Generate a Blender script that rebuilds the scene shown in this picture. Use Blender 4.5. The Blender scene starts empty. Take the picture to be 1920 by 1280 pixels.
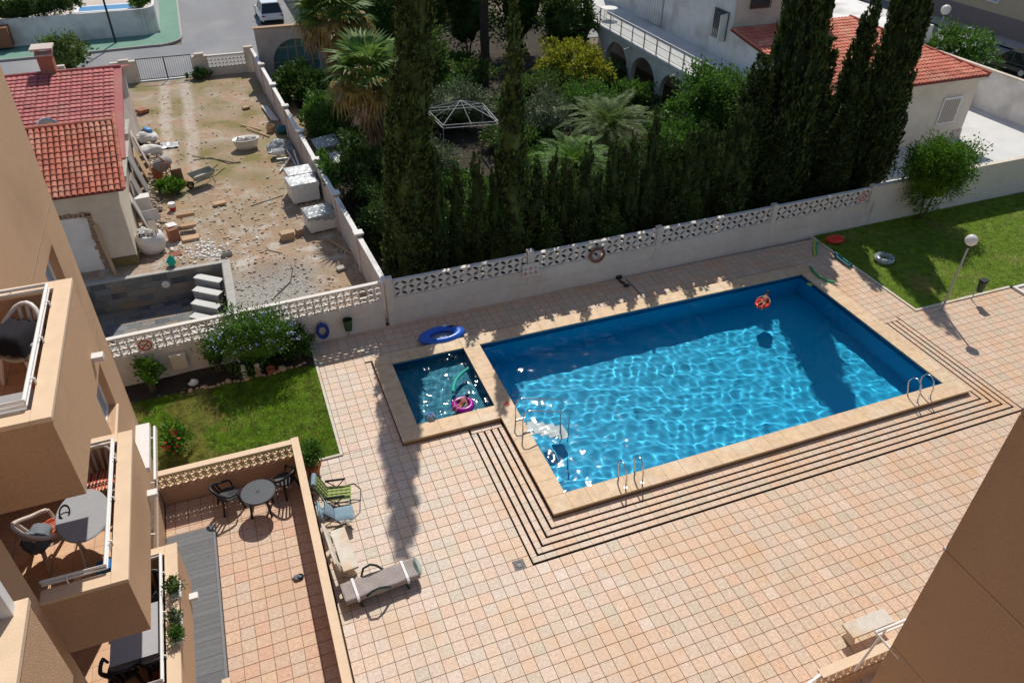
import bpy, math, random
import numpy as np
from mathutils import Matrix, Vector, Euler
SC = bpy.context.scene
COL = SC.collection
PI = math.pi
R = math.radians
# ------------------------------------------------------------------ camera
FPX, PIT, ROL, YAW, CAMH = 1418.55, 0.641725, 0.014127, -0.373989, 16.0
def cam_axes():
    cp, sp = math.cos(PIT), math.sin(PIT)
    right = np.array([1, 0, 0.]); fwd = np.array([0, cp, -sp]); up = np.array([0, sp, cp])
    r2 = right*math.cos(ROL) + up*math.sin(ROL); u2 = -right*math.sin(ROL) + up*math.cos(ROL)
    c, s = math.cos(YAW), math.sin(YAW)
    M = np.array([[c, -s, 0], [s, c, 0], [0, 0, 1]])
    return M@r2, M@u2, M@fwd
CR, CU, CF = cam_axes()
cd = bpy.data.cameras.new('camera'); cam = bpy.data.objects.new('camera', cd); COL.objects.link(cam)
cd.sensor_width = 36; cd.lens = 36*FPX/1920; cd.clip_end = 2000; cd.clip_start = .05
cam.matrix_world = Matrix(((CR[0], CU[0], -CF[0], 0), (CR[1], CU[1], -CF[1], 0), (CR[2], CU[2], -CF[2], CAMH), (0, 0, 0, 1)))
SC.camera = cam
def ray(px, py): return CF + CR*(px-960)/FPX - CU*(py-640)/FPX
def gp(px, py, z=0.):                       # photo pixel -> point on the level z
    d = ray(px, py); t = (z-CAMH)/d[2]; return (float(d[0]*t), float(d[1]*t), z)
def proj(x, y, z):
    q = np.array([x, y, z-CAMH]); a, b, c = CR@q, CU@q, CF@q
    return 960+FPX*a/c, 640-FPX*b/c, c
# ------------------------------------------------------------------ sky, sun, exposure
SUN_AZ, SUN_EL = math.atan2(.385, .923), R(49.7)
w = bpy.data.worlds.new('World'); SC.world = w; w.use_nodes = True
nt = w.node_tree; bg = nt.nodes['Background']
sky = nt.nodes.new('ShaderNodeTexSky'); sky.sky_type = 'NISHITA'; sky.sun_disc = False
sky.sun_elevation = SUN_EL; sky.sun_rotation = SUN_AZ; sky.air_density = 1.0; sky.dust_density = .6; sky.ozone_density = 1.0
nt.links.new(sky.outputs[0], bg.inputs[0]); bg.inputs[1].default_value = .11
sd = bpy.data.lights.new('sun', 'SUN'); sd.energy = 4.2; sd.angle = R(.53); sd.color = (1, .95, .87)
sun = bpy.data.objects.new('sun', sd); COL.objects.link(sun)
sun.rotation_euler = Vector((-math.sin(SUN_AZ)*math.cos(SUN_EL), -math.cos(SUN_AZ)*math.cos(SUN_EL), -math.sin(SUN_EL))).to_track_quat('-Z', 'Y').to_euler()
sd.cycles.is_caustics_light = True
vs = SC.view_settings; vs.view_transform = 'Standard'; vs.look = 'None'; vs.exposure = 0.0; vs.gamma = 1
SC.render.engine = 'CYCLES'
SC.cycles.use_denoising = True; SC.cycles.max_bounces = 8; SC.cycles.transparent_max_bounces = 12
SC.cycles.caustics_refractive = True; SC.cycles.caustics_reflective = False; SC.cycles.sample_clamp_indirect = 4
# ------------------------------------------------------------------ materials
def NN(nt, t, **kw):
    n = nt.nodes.new(t)
    for k, v in kw.items(): setattr(n, k, v)
    return n
MC = {}
def mat(name, c, rough=.7, var=.12, scale=6., bump=.0, bscale=None, spec=.3, metal=0., rnd=0., c2=None, big=None, bigscale=.5, trans=0., isl=0., coat=0., stretch=None, thin=0.):
    """base colour with noise variation; rnd: per-object variation; isl: per-island; c2: patch colour; big: large stain colour"""
    if name in MC: return MC[name]
    m = bpy.data.materials.new(name); m.use_nodes = True; MC[name] = m
    nt = m.node_tree; L = nt.links.new; b = nt.nodes['Principled BSDF']
    geo = NN(nt, 'ShaderNodeNewGeometry')
    pos = geo.outputs['Position']
    if stretch:
        mp = NN(nt, 'ShaderNodeMapping'); mp.inputs['Scale'].default_value = stretch; L(pos, mp.inputs[0]); pos = mp.outputs[0]
    no = NN(nt, 'ShaderNodeTexNoise'); no.inputs['Scale'].default_value = scale; no.inputs['Detail'].default_value = 5; L(pos, no.inputs['Vector'])
    def mix(a, bcol, fac, mode='MIX'):
        x = NN(nt, 'ShaderNodeMix', data_type='RGBA', blend_type=mode)
        for s, v in ((x.inputs[6], a), (x.inputs[7], bcol), (x.inputs[0], fac)):
            if hasattr(v, 'is_linked'): L(v, s)
            else: s.default_value = v if not isinstance(v, tuple) else (*v[:3], 1)
        return x.outputs[2]
    def rng(v, a, b2, c_, d):
        x = NN(nt, 'ShaderNodeMapRange'); L(v, x.inputs[0])
        for i, q in enumerate((a, b2, c_, d)): x.inputs[i+1].default_value = q
        return x.outputs[0]
    def mul(col, fac): 
        x = NN(nt, 'ShaderNodeVectorMath', operation='SCALE'); L(col, x.inputs[0]); L(fac, x.inputs['Scale']); return x.outputs[0]
    rgb = NN(nt, 'ShaderNodeRGB'); rgb.outputs[0].default_value = (*c, 1); col = rgb.outputs[0]
    if c2: col = mix(col, c2, rng(no.outputs['Fac'], .42, .62, 0, 1))
    if big:
        n2 = NN(nt, 'ShaderNodeTexNoise'); n2.inputs['Scale'].default_value = bigscale; n2.inputs['Detail'].default_value = 6; L(geo.outputs['Position'], n2.inputs['Vector'])
        col = mix(col, big, rng(n2.outputs['Fac'], .5, .68, 0, 1))
    if var: col = mul(col, rng(no.outputs['Fac'], .25, .75, 1-var, 1+var))
    if rnd:
        oi = NN(nt, 'ShaderNodeObjectInfo')
        col = mul(col, rng(oi.outputs['Random'], 0, 1, 1-rnd, 1+rnd))
    if isl:
        col = mul(col, rng(geo.outputs['Random Per Island'], 0, 1, 1-isl, 1+isl))
    L(col, b.inputs['Base Color'])
    b.inputs['Roughness'].default_value = rough; b.inputs['Metallic'].default_value = metal
    b.inputs['Specular IOR Level'].default_value = spec; b.inputs['Coat Weight'].default_value = coat
    b.inputs['Transmission Weight'].default_value = trans
    if thin:
        tb = NN(nt, 'ShaderNodeBsdfTranslucent'); L(col, tb.inputs[0]); ms = NN(nt, 'ShaderNodeMixShader'); ms.inputs[0].default_value = thin
        out = nt.nodes['Material Output']; L(b.outputs[0], ms.inputs[1]); L(tb.outputs[0], ms.inputs[2]); L(ms.outputs[0], out.inputs[0])
    if bump:
        bp = NN(nt, 'ShaderNodeBump'); bp.inputs['Strength'].default_value = bump; bp.inputs['Distance'].default_value = .02
        n3 = NN(nt, 'ShaderNodeTexNoise'); n3.inputs['Scale'].default_value = bscale or scale*6; n3.inputs['Detail'].default_value = 4; L(geo.outputs['Position'], n3.inputs['Vector'])
        L(n3.outputs['Fac'], bp.inputs['Height']); L(bp.outputs[0], b.inputs['Normal'])
    return m
def mat_tile(name, cols, grout_stain, rough=.55, warm=0.):
    """paving tiles: colour picked per tile, mottled, with rusty stains of their own shape"""
    m = bpy.data.materials.new(name); m.use_nodes = True; nt = m.node_tree; L = nt.links.new; b = nt.nodes['Principled BSDF']
    geo = NN(nt, 'ShaderNodeNewGeometry'); oi = NN(nt, 'ShaderNodeObjectInfo')
    a = NN(nt, 'ShaderNodeMath', operation='MULTIPLY_ADD'); a.inputs[1].default_value = 13.7; L(oi.outputs['Random'], a.inputs[0]); L(geo.outputs['Random Per Island'], a.inputs[2])
    f = NN(nt, 'ShaderNodeMath', operation='FRACT'); L(a.outputs[0], f.inputs[0])
    cr = NN(nt, 'ShaderNodeValToRGB'); L(f.outputs[0], cr.inputs[0]); cr.color_ramp.interpolation = 'LINEAR'
    e = cr.color_ramp.elements
    while len(e) < len(cols): e.new(.5)
    for i, c in enumerate(cols): e[i].position = i/(len(cols)-1); e[i].color = (*c, 1)
    n1 = NN(nt, 'ShaderNodeTexNoise'); n1.inputs['Scale'].default_value = 14; n1.inputs['Detail'].default_value = 6; L(geo.outputs['Position'], n1.inputs['Vector'])
    mr = NN(nt, 'ShaderNodeMapRange'); L(n1.outputs['Fac'], mr.inputs[0]); mr.inputs[1].default_value = .25; mr.inputs[2].default_value = .75; mr.inputs[3].default_value = .76; mr.inputs[4].default_value = 1.18
    sc = NN(nt, 'ShaderNodeVectorMath', operation='SCALE'); L(cr.outputs[0], sc.inputs[0]); L(mr.outputs[0], sc.inputs['Scale'])
    n2 = NN(nt, 'ShaderNodeTexNoise'); n2.inputs['Scale'].default_value = .55; n2.inputs['Detail'].default_value = 7; n2.inputs['Roughness'].default_value = .62; L(geo.outputs['Position'], n2.inputs['Vector'])
    m2 = NN(nt, 'ShaderNodeMapRange'); L(n2.outputs['Fac'], m2.inputs[0]); m2.inputs[1].default_value = .52; m2.inputs[2].default_value = .70; m2.inputs[3].default_value = 0; m2.inputs[4].default_value = .8
    mx = NN(nt, 'ShaderNodeMix', data_type='RGBA'); L(m2.outputs[0], mx.inputs[0]); L(sc.outputs[0], mx.inputs[6]); mx.inputs[7].default_value = (*grout_stain, 1)
    sx = NN(nt, 'ShaderNodeSeparateXYZ'); L(geo.outputs['Position'], sx.inputs[0]); n4 = NN(nt, 'ShaderNodeTexNoise'); n4.inputs['Scale'].default_value = .16; n4.inputs['Detail'].default_value = 5; L(geo.outputs['Position'], n4.inputs['Vector'])
    ad = NN(nt, 'ShaderNodeMath', operation='MULTIPLY_ADD'); L(n4.outputs['Fac'], ad.inputs[0]); ad.inputs[1].default_value = 14.; L(sx.outputs[0], ad.inputs[2])
    m4 = NN(nt, 'ShaderNodeMapRange'); L(ad.outputs[0], m4.inputs[0]); m4.inputs[1].default_value = 7.; m4.inputs[2].default_value = 15.; m4.inputs[3].default_value = 0.; m4.inputs[4].default_value = warm
    m5 = NN(nt, 'ShaderNodeMix', data_type='RGBA', blend_type='MULTIPLY'); L(m4.outputs[0], m5.inputs[0]); L(mx.outputs[2], m5.inputs[6]); m5.inputs[7].default_value = (1., .82, .64, 1)
    L(m5.outputs[2], b.inputs['Base Color']); b.inputs['Roughness'].default_value = rough; b.inputs['Specular IOR Level'].default_value = .3
    bp = NN(nt, 'ShaderNodeBump'); bp.inputs['Strength'].default_value = .15; bp.inputs['Distance'].default_value = .01; L(n1.outputs['Fac'], bp.inputs['Height']); L(bp.outputs[0], b.inputs['Normal'])
    MC[name] = m; return m
def mat_leaf(name, dark, light, thin=.25, rough=.55, hue2=None):
    m = bpy.data.materials.new(name); m.use_nodes = True; nt = m.node_tree; L = nt.links.new; b = nt.nodes['Principled BSDF']
    geo = NN(nt, 'ShaderNodeNewGeometry'); cr = NN(nt, 'ShaderNodeValToRGB'); L(geo.outputs['Random Per Island'], cr.inputs[0])
    e = cr.color_ramp.elements; e[0].color = (*dark, 1); e[1].color = (*light, 1)
    if hue2:
        q = e.new(.93); q.color = (*light, 1); e[2].color = (*hue2, 1)
    n1 = NN(nt, 'ShaderNodeTexNoise'); n1.inputs['Scale'].default_value = 3.2; n1.inputs['Detail'].default_value = 3; L(geo.outputs['Position'], n1.inputs['Vector'])
    mr = NN(nt, 'ShaderNodeMapRange'); L(n1.outputs['Fac'], mr.inputs[0]); mr.inputs[1].default_value = .32; mr.inputs[2].default_value = .68; mr.inputs[3].default_value = .55; mr.inputs[4].default_value = 1.45
    sc = NN(nt, 'ShaderNodeVectorMath', operation='SCALE'); L(cr.outputs[0], sc.inputs[0]); L(mr.outputs[0], sc.inputs['Scale'])
    L(sc.outputs[0], b.inputs['Base Color']); b.inputs['Roughness'].default_value = rough; b.inputs['Specular IOR Level'].default_value = .25
    tb = NN(nt, 'ShaderNodeBsdfTranslucent'); L(sc.outputs[0], tb.inputs[0]); ms = NN(nt, 'ShaderNodeMixShader'); ms.inputs[0].default_value = thin
    L(b.outputs[0], ms.inputs[1]); L(tb.outputs[0], ms.inputs[2]); L(ms.outputs[0], nt.nodes['Material Output'].inputs[0])
    MC[name] = m; return m
def M_(n): return MC[n]
# ------------------------------------------------------------------ mesh builders
def rotm(rot): return np.array(Euler(rot).to_matrix())
class B:
    def __init__(s): s.v = []; s.f = []; s.n = 0
    def add(s, V, F):
        V = np.asarray(V, float); s.v.append(V); s.f += [tuple(i+s.n for i in f) for f in F]; s.n += len(V); return s
    def box(s, c, d, rot=None, taper=1.):
        x, y, z = d[0]/2, d[1]/2, d[2]/2; t = taper
        V = np.array([(-x, -y, -z), (x, -y, -z), (x, y, -z), (-x, y, -z), (-x*t, -y*t, z), (x*t, -y*t, z), (x*t, y*t, z), (-x*t, y*t, z)])
        if rot is not None: V = V@rotm(rot).T
        return s.add(V+np.array(c), [(3, 2, 1, 0), (4, 5, 6, 7), (0, 1, 5, 4), (1, 2, 6, 5), (2, 3, 7, 6), (3, 0, 4, 7)])
    def b2(s, x0, x1, y0, y1, z0, z1): return s.box(((x0+x1)/2, (y0+y1)/2, (z0+z1)/2), (abs(x1-x0), abs(y1-y0), abs(z1-z0)))
    def tube(s, pts, r, n=8, cap=True, closed=False):
        pts = [np.array(p, float) for p in pts]; k = len(pts); rs = r if hasattr(r, '__len__') else [r]*k
        V = []; up = None
        for i, p in enumerate(pts):
            a = pts[(i-1) % k] if (closed or i > 0) else p; b = pts[(i+1) % k] if (closed or i < k-1) else p
            t = b-a; t = t/(np.linalg.norm(t)+1e-12)
            if up is None: up = np.array([0, 0, 1.]) if abs(t[2]) < .9 else np.array([1., 0, 0])
            sd_ = np.cross(t, up); sd_ /= (np.linalg.norm(sd_)+1e-12); up = np.cross(sd_, t)
            for j in range(n):
                an = 2*PI*j/n; V.append(p+rs[i]*(math.cos(an)*sd_+math.sin(an)*up))
        F = []
        for i in range(k if closed else k-1):
            for j in range(n):
                a, b = i*n+j, i*n+(j+1) % n; c, d = ((i+1) % k)*n+(j+1) % n, ((i+1) % k)*n+j
                F.append((a, b, c, d))
        if cap and not closed: F += [tuple(range(n-1, -1, -1)), tuple((k-1)*n+j for j in range(n))]
        return s.add(V, F)
    def lathe(s, prof, n=16, c=(0, 0, 0), sx=1., sy=1., rot=None):
        V = []; F = []
        for r, z in prof:
            for j in range(n): V.append((r*math.cos(2*PI*j/n)*sx, r*math.sin(2*PI*j/n)*sy, z))
        for i in range(len(prof)-1):
            for j in range(n): F.append((i*n+j, i*n+(j+1) % n, (i+1)*n+(j+1) % n, (i+1)*n+j))
        F.append(tuple(range(n-1, -1, -1))); F.append(tuple((len(prof)-1)*n+j for j in range(n)))
        V = np.array(V)
        if rot is not None: V = V@rotm(rot).T
        return s.add(V+np.array(c), F)
    def prism(s, poly, a0, a1, axis='z'):
        n = len(poly); V = []
        for a in (a0, a1):
            for p in poly: V.append({'z': (p[0], p[1], a), 'y': (p[0], a, p[1]), 'x': (a, p[0], p[1])}[axis])
        F = [tuple(range(n-1, -1, -1)), tuple(range(n, 2*n))]+[(i, (i+1) % n, n+(i+1) % n, n+i) for i in range(n)]
        return s.add(V, F)
    def quad(s, *p): return s.add(p, [tuple(range(len(p)))])
    def sphere(s, c, r, n=12, m=8):
        r = np.array(r if hasattr(r, '__len__') else (r, r, r)); V = []; F = []
        for i in range(m+1):
            ph = PI*i/m
            for j in range(n): V.append((math.sin(ph)*math.cos(2*PI*j/n), math.sin(ph)*math.sin(2*PI*j/n), -math.cos(ph)))
        for i in range(m):
            for j in range(n): F.append((i*n+j, i*n+(j+1) % n, (i+1)*n+(j+1) % n, (i+1)*n+j))
        return s.add(np.array(V)*r+np.array(c), F)
    def torus(s, c, R0, r, n=24, m=10, sx=1., sy=1., rot=None):
        V = []; F = []
        for i in range(n):
            a = 2*PI*i/n
            for j in range(m):
                b = 2*PI*j/m; q = R0+r*math.cos(b); V.append((q*math.cos(a)*sx, q*math.sin(a)*sy, r*math.sin(b)))
        for i in range(n):
            for j in range(m): F.append((i*m+j, ((i+1) % n)*m+j, ((i+1) % n)*m+(j+1) % m, i*m+(j+1) % m))
        V = np.array(V)
        if rot is not None: V = V@rotm(rot).T
        return s.add(V+np.array(c), F)
    def lumpy(s, c, r, n=18, m=12, a=.16, seed=1, f=3.):
        q = B(); q.sphere((0, 0, 0), 1., n, m); V = q.v[0]; k = 1+a*(fbm(V[:, 0]*f+V[:, 2]*f*.7, V[:, 1]*f-V[:, 2]*f*.6, seed, 4, 1.2))[:, None]
        return s.add(V*k*np.array(r)+np.array(c), q.f)
    def mesh(s, name, smooth=False):
        me = bpy.data.meshes.new(name); V = np.concatenate(s.v) if s.v else np.zeros((0, 3))
        me.from_pydata(V.tolist(), [], s.f); me.update()
        if smooth: me.polygons.foreach_set('use_smooth', [True]*len(me.polygons))
        return me
    def build(s, name, m, parent=None, loc=None, rot=None, smooth=False, bevel=0., kind=None, label=None):
        o = bpy.data.objects.new(name, s.mesh(name, smooth)); COL.objects.link(o)
        o.data.materials.append(MC[m] if isinstance(m, str) else m)
        if parent is not None: o.parent = parent
        if loc is not None: o.location = loc
        if rot is not None: o.rotation_euler = rot
        if bevel:
            bm = o.modifiers.new('bevel', 'BEVEL'); bm.width = bevel; bm.segments = 2; bm.limit_method = 'ANGLE'
        if kind: o['kind'] = kind
        if label: o['label'] = label
        return o
def np_mesh(name, V, F4):
    """fast mesh of quads from numpy arrays"""
    me = bpy.data.meshes.new(name); nv, nf = len(V), len(F4); k = F4.shape[1]
    me.vertices.add(nv); me.vertices.foreach_set('co', np.asarray(V, np.float32).ravel())
    me.loops.add(nf*k); me.loops.foreach_set('vertex_index', np.asarray(F4, np.int32).ravel())
    me.polygons.add(nf); me.polygons.foreach_set('loop_start', np.arange(0, nf*k, k, dtype=np.int32)); me.polygons.foreach_set('loop_total', np.full(nf, k, np.int32))
    me.update(calc_edges=True); return me
def link(name, me, m=None, parent=None, loc=None, rot=None, scale=None):
    o = bpy.data.objects.new(name, me); COL.objects.link(o)
    if m and not len(me.materials): me.materials.append(MC[m] if isinstance(m, str) else m)
    if parent is not None: o.parent = parent
    if loc is not None: o.location = loc
    if rot is not None: o.rotation_euler = rot
    if scale is not None: o.scale = scale
    return o
def tag(o, label, cat, group=None):
    o['label'] = label; o['category'] = cat
    if group: o['group'] = group
    return o
def thing(name, label, cat, loc=(0, 0, 0), rz=0., group=None):
    o = bpy.data.objects.new(name, None); COL.objects.link(o); o.location = loc; o.rotation_euler = (0, 0, rz); o.empty_display_size = .2
    return tag(o, label, cat, group)
def struct(o): o['kind'] = 'structure'; return o
def copy_tree(o, loc=None, rz=None, label=None, group=None, parent=None, scale=None):
    c = o.copy(); COL.objects.link(c)
    if parent is not None: c.parent = parent
    if loc is not None: c.location = loc
    if rz is not None: c.rotation_euler = (0, 0, rz)
    if scale is not None: c.scale = scale
    if label: c['label'] = label
    if group: c['group'] = group
    for ch in list(o.children): copy_tree(ch, parent=c)
    return c
def fbm(x, y, seed=0, oct=4, f=1.):
    rr = np.random.RandomState(seed); z = np.zeros_like(x, float); a = 1.
    for o_ in range(oct):
        for _ in range(3):
            t = rr.rand()*2*PI; p = rr.rand()*2*PI; z += a/3*np.sin((x*math.cos(t)+y*math.sin(t))*f*(1+.3*rr.rand())+p)
        f *= 2.1; a *= .5
    return z
def rect_sheet(name, m, x0, x1, y0, y1, z, holes=(), dz=None, step=None, smooth=False):
    """flat or bumpy sheet with rectangular holes"""
    xs = sorted(set([x0, x1]+[v for h in holes for v in h[:2] if x0 < v < x1])); ys = sorted(set([y0, y1]+[v for h in holes for v in h[2:] if y0 < v < y1]))
    def sub(a):
        if not step: return np.array(a)
        out = []
        for p, q in zip(a, a[1:]): out += list(np.linspace(p, q, max(2, int((q-p)/step)+1))[:-1])
        return np.array(out+[a[-1]])
    X, Y = sub(xs), sub(ys); gx, gy = np.meshgrid(X, Y); Z = np.full_like(gx, z, float)
    if dz is not None: Z = Z+dz(gx, gy)
    nx = len(X); V = np.stack([gx.ravel(), gy.ravel(), Z.ravel()], 1); F = []
    for j in range(len(Y)-1):
        for i in range(nx-1):
            cx, cy = (X[i]+X[i+1])/2, (Y[j]+Y[j+1])/2
            if any(h[0] < cx < h[1] and h[2] < cy < h[3] for h in holes): continue
            F.append((j*nx+i, j*nx+i+1, (j+1)*nx+i+1, (j+1)*nx+i))
    me = np_mesh(name, V, np.array(F))
    if smooth: me.polygons.foreach_set('use_smooth', [True]*len(me.polygons))
    return struct(link(name, me, m))
rng = np.random.RandomState(7); random.seed(7)

# ------------------------------------------------------------------ palette
mat('stucco', (.59, .375, .225), .9, .10, 28., .7, 110, big=(.50, .315, .185), bigscale=.35)
mat('stucco_trim', (.72, .54, .37), .85, .06, 5., .2, 60)
mat('salmon_floor', (.68, .43, .27), .6, .1, 6)
mat('wall_white', (.66, .60, .53), .9, .07, 4., .2, 40, big=(.58, .50, .42), bigscale=.35)
mat('lattice_white', (.72, .66, .59), .85, .06, 8)
mat('plaster_white', (.76, .74, .70), .9, .08, 2.5, .3, 30, big=(.52, .49, .45), bigscale=.5)
mat('plaster_cream', (.66, .58, .47), .9, .07, 2.5, .25, 30, big=(.56, .48, .38), bigscale=.5)
mat('plaster_pink', (.56, .47, .41), .9, .1, 2.5, .25, 30, big=(.44, .38, .33), bigscale=.6)
mat('beige_far', (.50, .41, .28), .9, .05, 2.)
mat('mauve_plinth', (.24, .19, .18), .9, .08, 2.)
mat('yellow_paint', (.62, .36, .06), .85, .1, 2.)
mat('red_roof', (.42, .125, .115), .75, .14, 12, rnd=.16, isl=.12, big=(.42, .16, .13), bigscale=.8)
mat('barrel_clay', (.55, .17, .105), .8, .16, 12, rnd=.18, isl=.12, big=(.64, .30, .20), bigscale=1.2)
mat('clay_dark', (.20, .055, .045), .9, .1, 12)
mat('brick_red', (.32, .13, .085), .9, .15, 14, rnd=.15)
mat('cement', (.42, .40, .36), .95, .12, 5, .3, 60)
mat('concrete_pale', (.62, .61, .58), .9, .07, 1.2, .1, 40, big=(.54, .53, .50), bigscale=.35)
mat('asphalt', (.235, .235, .24), .9, .1, .6, .15, 120, big=(.29, .28, .27), bigscale=.16, stretch=(1, .35, 1))
mat('pavement_green', (.15, .28, .21), .85, .1, 1.5)
mat('pavement_grey', (.40, .37, .34), .9, .1, 2)
mat('mortar', (.36, .245, .175), .95, .12, 8)
mat('travertine', (.63, .44, .265), .6, .16, 5, .12, 60, rnd=.04, big=(.64, .50, .34), bigscale=.9)
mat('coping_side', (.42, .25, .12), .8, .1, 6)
mat('slate_mortar', (.30, .30, .29), .9, .1, 6)
mat('soil_dark', (.045, .034, .024), 1., .3, 3, .4, 20, big=(.06, .05, .03), bigscale=.6)
mat('earth', (.16, .13, .09), 1., .2, .3)
mat('white_paint', (.80, .79, .77), .45, .03, 4)
mat('white_plastic', (.74, .71, .67), .4, .04, 4)
mat('cream_plastic', (.62, .50, .42), .45, .04, 4)
mat('steel', (.62, .63, .62), .22, .03, 6, metal=1.)
mat('galv', (.46, .47, .46), .5, .08, 6, metal=.6)
mat('dark_metal', (.035, .035, .037), .5, .08, 6)
mat('black_plastic', (.022, .022, .025), .42, .1, 9)
mat('grey_plastic', (.060, .066, .072), .45, .12, 14)
mat('dark_cloth', (.012, .012, .016), .9, .1, 9)
mat('green_plastic', (.018, .05, .035), .4, .1, 6)
mat('bin_green', (.03, .075, .03), .5, .12, 6)
mat('bin_dark', (.015, .02, .015), .6, .1, 6)
mat('towel', (.33, .285, .265), .95, .12, 18, .5, 30)
mat('strap_white', (.74, .73, .72), .7, .03, 6)
mat('green_cushion', (.30, .36, .12), .9, .08, 10)
mat('green_stripe', (.15, .19, .06), .9, .08, 10)
mat('blue_grey_cushion', (.21, .30, .36), .9, .08, 10)
mat('pale_blue', (.30, .44, .52), .9, .08, 10)
mat('stone_bench', (.62, .56, .47), .85, .1, 7, .2, 50, big=(.60, .42, .26), bigscale=1.4)
mat('deck_grey', (.150, .155, .158), .7, .08, 9, rnd=.10)
mat('deck_trim', (.19, .195, .20), .7, .06, 9)
mat('terracotta', (.42, .13, .06), .8, .12, 9)
mat('orange_fabric', (.58, .12, .05), .9, .08, 12)
mat('cream_fabric', (.72, .60, .46), .9, .05, 12)
mat('red_fabric', (.33, .03, .025), .9, .08, 12)
mat('grey_fabric', (.16, .18, .20), .95, .1, 9)
mat('grey_top', (.34, .345, .36), .5, .04, 9)
mat('grey_cloth_top', (.42, .42, .44), .8, .04, 9)
mat('bright_green', (.03, .50, .10), .5, .05, 6)
mat('bright_blue', (.02, .22, .58), .45, .05, 6)
mat('hose_blue', (.025, .06, .33), .4, .1, 9)
mat('hose_brown', (.28, .12, .085), .5, .15, 9)
mat('inflatable_blue', (.015, .12, .55), .3, .06, 3, coat=.3)
mat('magenta', (.46, .012, .36), .25, .05, 3, coat=.3, thin=.3)
mat('float_red', (.68, .03, .015), .3, .05, 3, coat=.2)
mat('teal_foam', (.015, .40, .30), .6, .05, 3)
mat('lime_foam', (.40, .55, .10), .6, .05, 3)
mat('green_foam', (.04, .36, .14), .6, .05, 3)
mat('teal_dark', (.012, .12, .14), .6, .05, 3)
mat('clear_vinyl', (.55, .62, .62), .15, .2, 9, trans=.55)
mat('globe_white', (.82, .80, .76), .3, .02, 3, thin=.3)
mat('post_grey', (.40, .40, .38), .5, .06, 6)
mat('sign_white', (.72, .66, .60), .5, .03, 3)
mat('sign_red', (.50, .025, .02), .5, .03, 3)
mat('sign_black', (.02, .02, .02), .5, .03, 3)
mat('wood_pale', (.48, .33, .19), .85, .15, 8, stretch=(1, 6, 6))
mat('wood_grey', (.30, .27, .23), .9, .15, 8)
mat('box_white', (.70, .68, .64), .7, .06, 5, .2, 20)
mat('plastic_sheet', (.62, .63, .62), .25, .12, 9, .6, 14)
mat('plastic_grey', (.34, .37, .37), .3, .25, 9, .6, 14)
mat('blue_sheet', (.10, .28, .55), .4, .15, 9)
mat('sack_white', (.66, .64, .61), .85, .1, 9, .5, 18)
mat('cardboard', (.46, .33, .20), .9, .1, 6)
mat('rust', (.26, .11, .06), .8, .25, 9, .2, 40)
mat('mixer_orange', (.46, .15, .06), .7, .2, 8)
mat('mixer_grey', (.34, .33, .30), .7, .15, 8)
mat('zinc_green', (.28, .30, .26), .6, .15, 8)
mat('rubber', (.012, .012, .012), .8, .1, 9)
mat('hub', (.45, .46, .47), .35, .05, 9, metal=.7)
mat('bucket_red', (.42, .03, .03), .5, .08, 6)
mat('car_white', (.76, .77, .78), .22, .01, 2, coat=1.)
mat('car_black', (.010, .011, .013), .16, .01, 2, coat=1.)
mat('car_green', (.012, .03, .028), .2, .01, 2, coat=1.)
mat('car_red', (.26, .02, .015), .2, .01, 2, coat=1.)
mat('car_glass', (.012, .016, .02), .06, .01, 2, spec=.8)
mat('lamp_red', (.30, .02, .02), .2, .01, 2, coat=1.)
mat('lamp_clear', (.62, .63, .64), .12, .01, 2, coat=1.)
mat('glass_dark', (.03, .035, .04), .08, .02, 2, spec=.7)
mat('shutter_grey', (.40, .42, .45), .6, .03, 5)
mat('shutter_tan', (.40, .33, .26), .7, .06, 9)
mat('glass_teal', (.10, .24, .24), .1, .3, 3, spec=.7)
mat('trunk_brown', (.12, .085, .06), .95, .25, 9, .6, 40)
mat('palm_trunk', (.26, .17, .105), .95, .25, 7, .7, 30)
mat('palm_trunk_dark', (.055, .042, .034), .95, .25, 7, .7, 30)
mat('skin', (.30, .14, .08), .55, .05, 9)
mat('skin_tan', (.36, .18, .11), .55, .05, 9)
mat('hair_dark', (.012, .009, .008), .5, .1, 20)
mat('swim_red', (.46, .03, .06), .7, .05, 9)
mat('swim_pink', (.55, .10, .25), .7, .05, 9)
mat('stone_orange', (.50, .33, .20), .9, .15, 9, rnd=.2)
mat('rock', (.42, .33, .25), .95, .2, 9, rnd=.25)
mat('pebble', (.42, .34, .26), .95, .2, 9, isl=.35)
mat('flower_white', (.78, .76, .70), .8, .05, 9)
mat('flower_blue', (.38, .42, .68), .8, .05, 9)
mat('flower_red', (.50, .03, .05), .8, .05, 9)
mat('pool_blue_far', (.02, .20, .42), .08, .1, 3, spec=.6)
mat('tile_roof_far', (.4, .15, .1), .8)
mat_tile('deck_tile', [(.64, .53, .435), (.57, .475, .385), (.64, .49, .385), (.60, .51, .425), (.54, .475, .375), (.65, .51, .39), (.62, .45, .335), (.66, .56, .475)], (.60, .40, .24), warm=.62)
mat_tile('patio_tile', [(.62, .41, .27), (.58, .41, .29), (.61, .37, .25), (.57, .43, .32), (.64, .43, .28)], (.52, .34, .21))
mat_tile('slate_tile', [(.10, .11, .12), (.26, .23, .19), (.15, .16, .165), (.30, .22, .15), (.20, .215, .22), (.065, .075, .085), (.24, .235, .21)], (.27, .22, .16))
mat_leaf('cypress_leaf', (.012, .026, .008), (.095, .145, .034), .2, .7)
mat_leaf('cypress_leaf_b', (.016, .032, .009), (.13, .175, .042), .2, .7)
mat_leaf('hedge_leaf', (.022, .055, .012), (.09, .16, .03), .25)
mat_leaf('green_leaf', (.04, .11, .016), (.14, .27, .04), .3)
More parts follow.
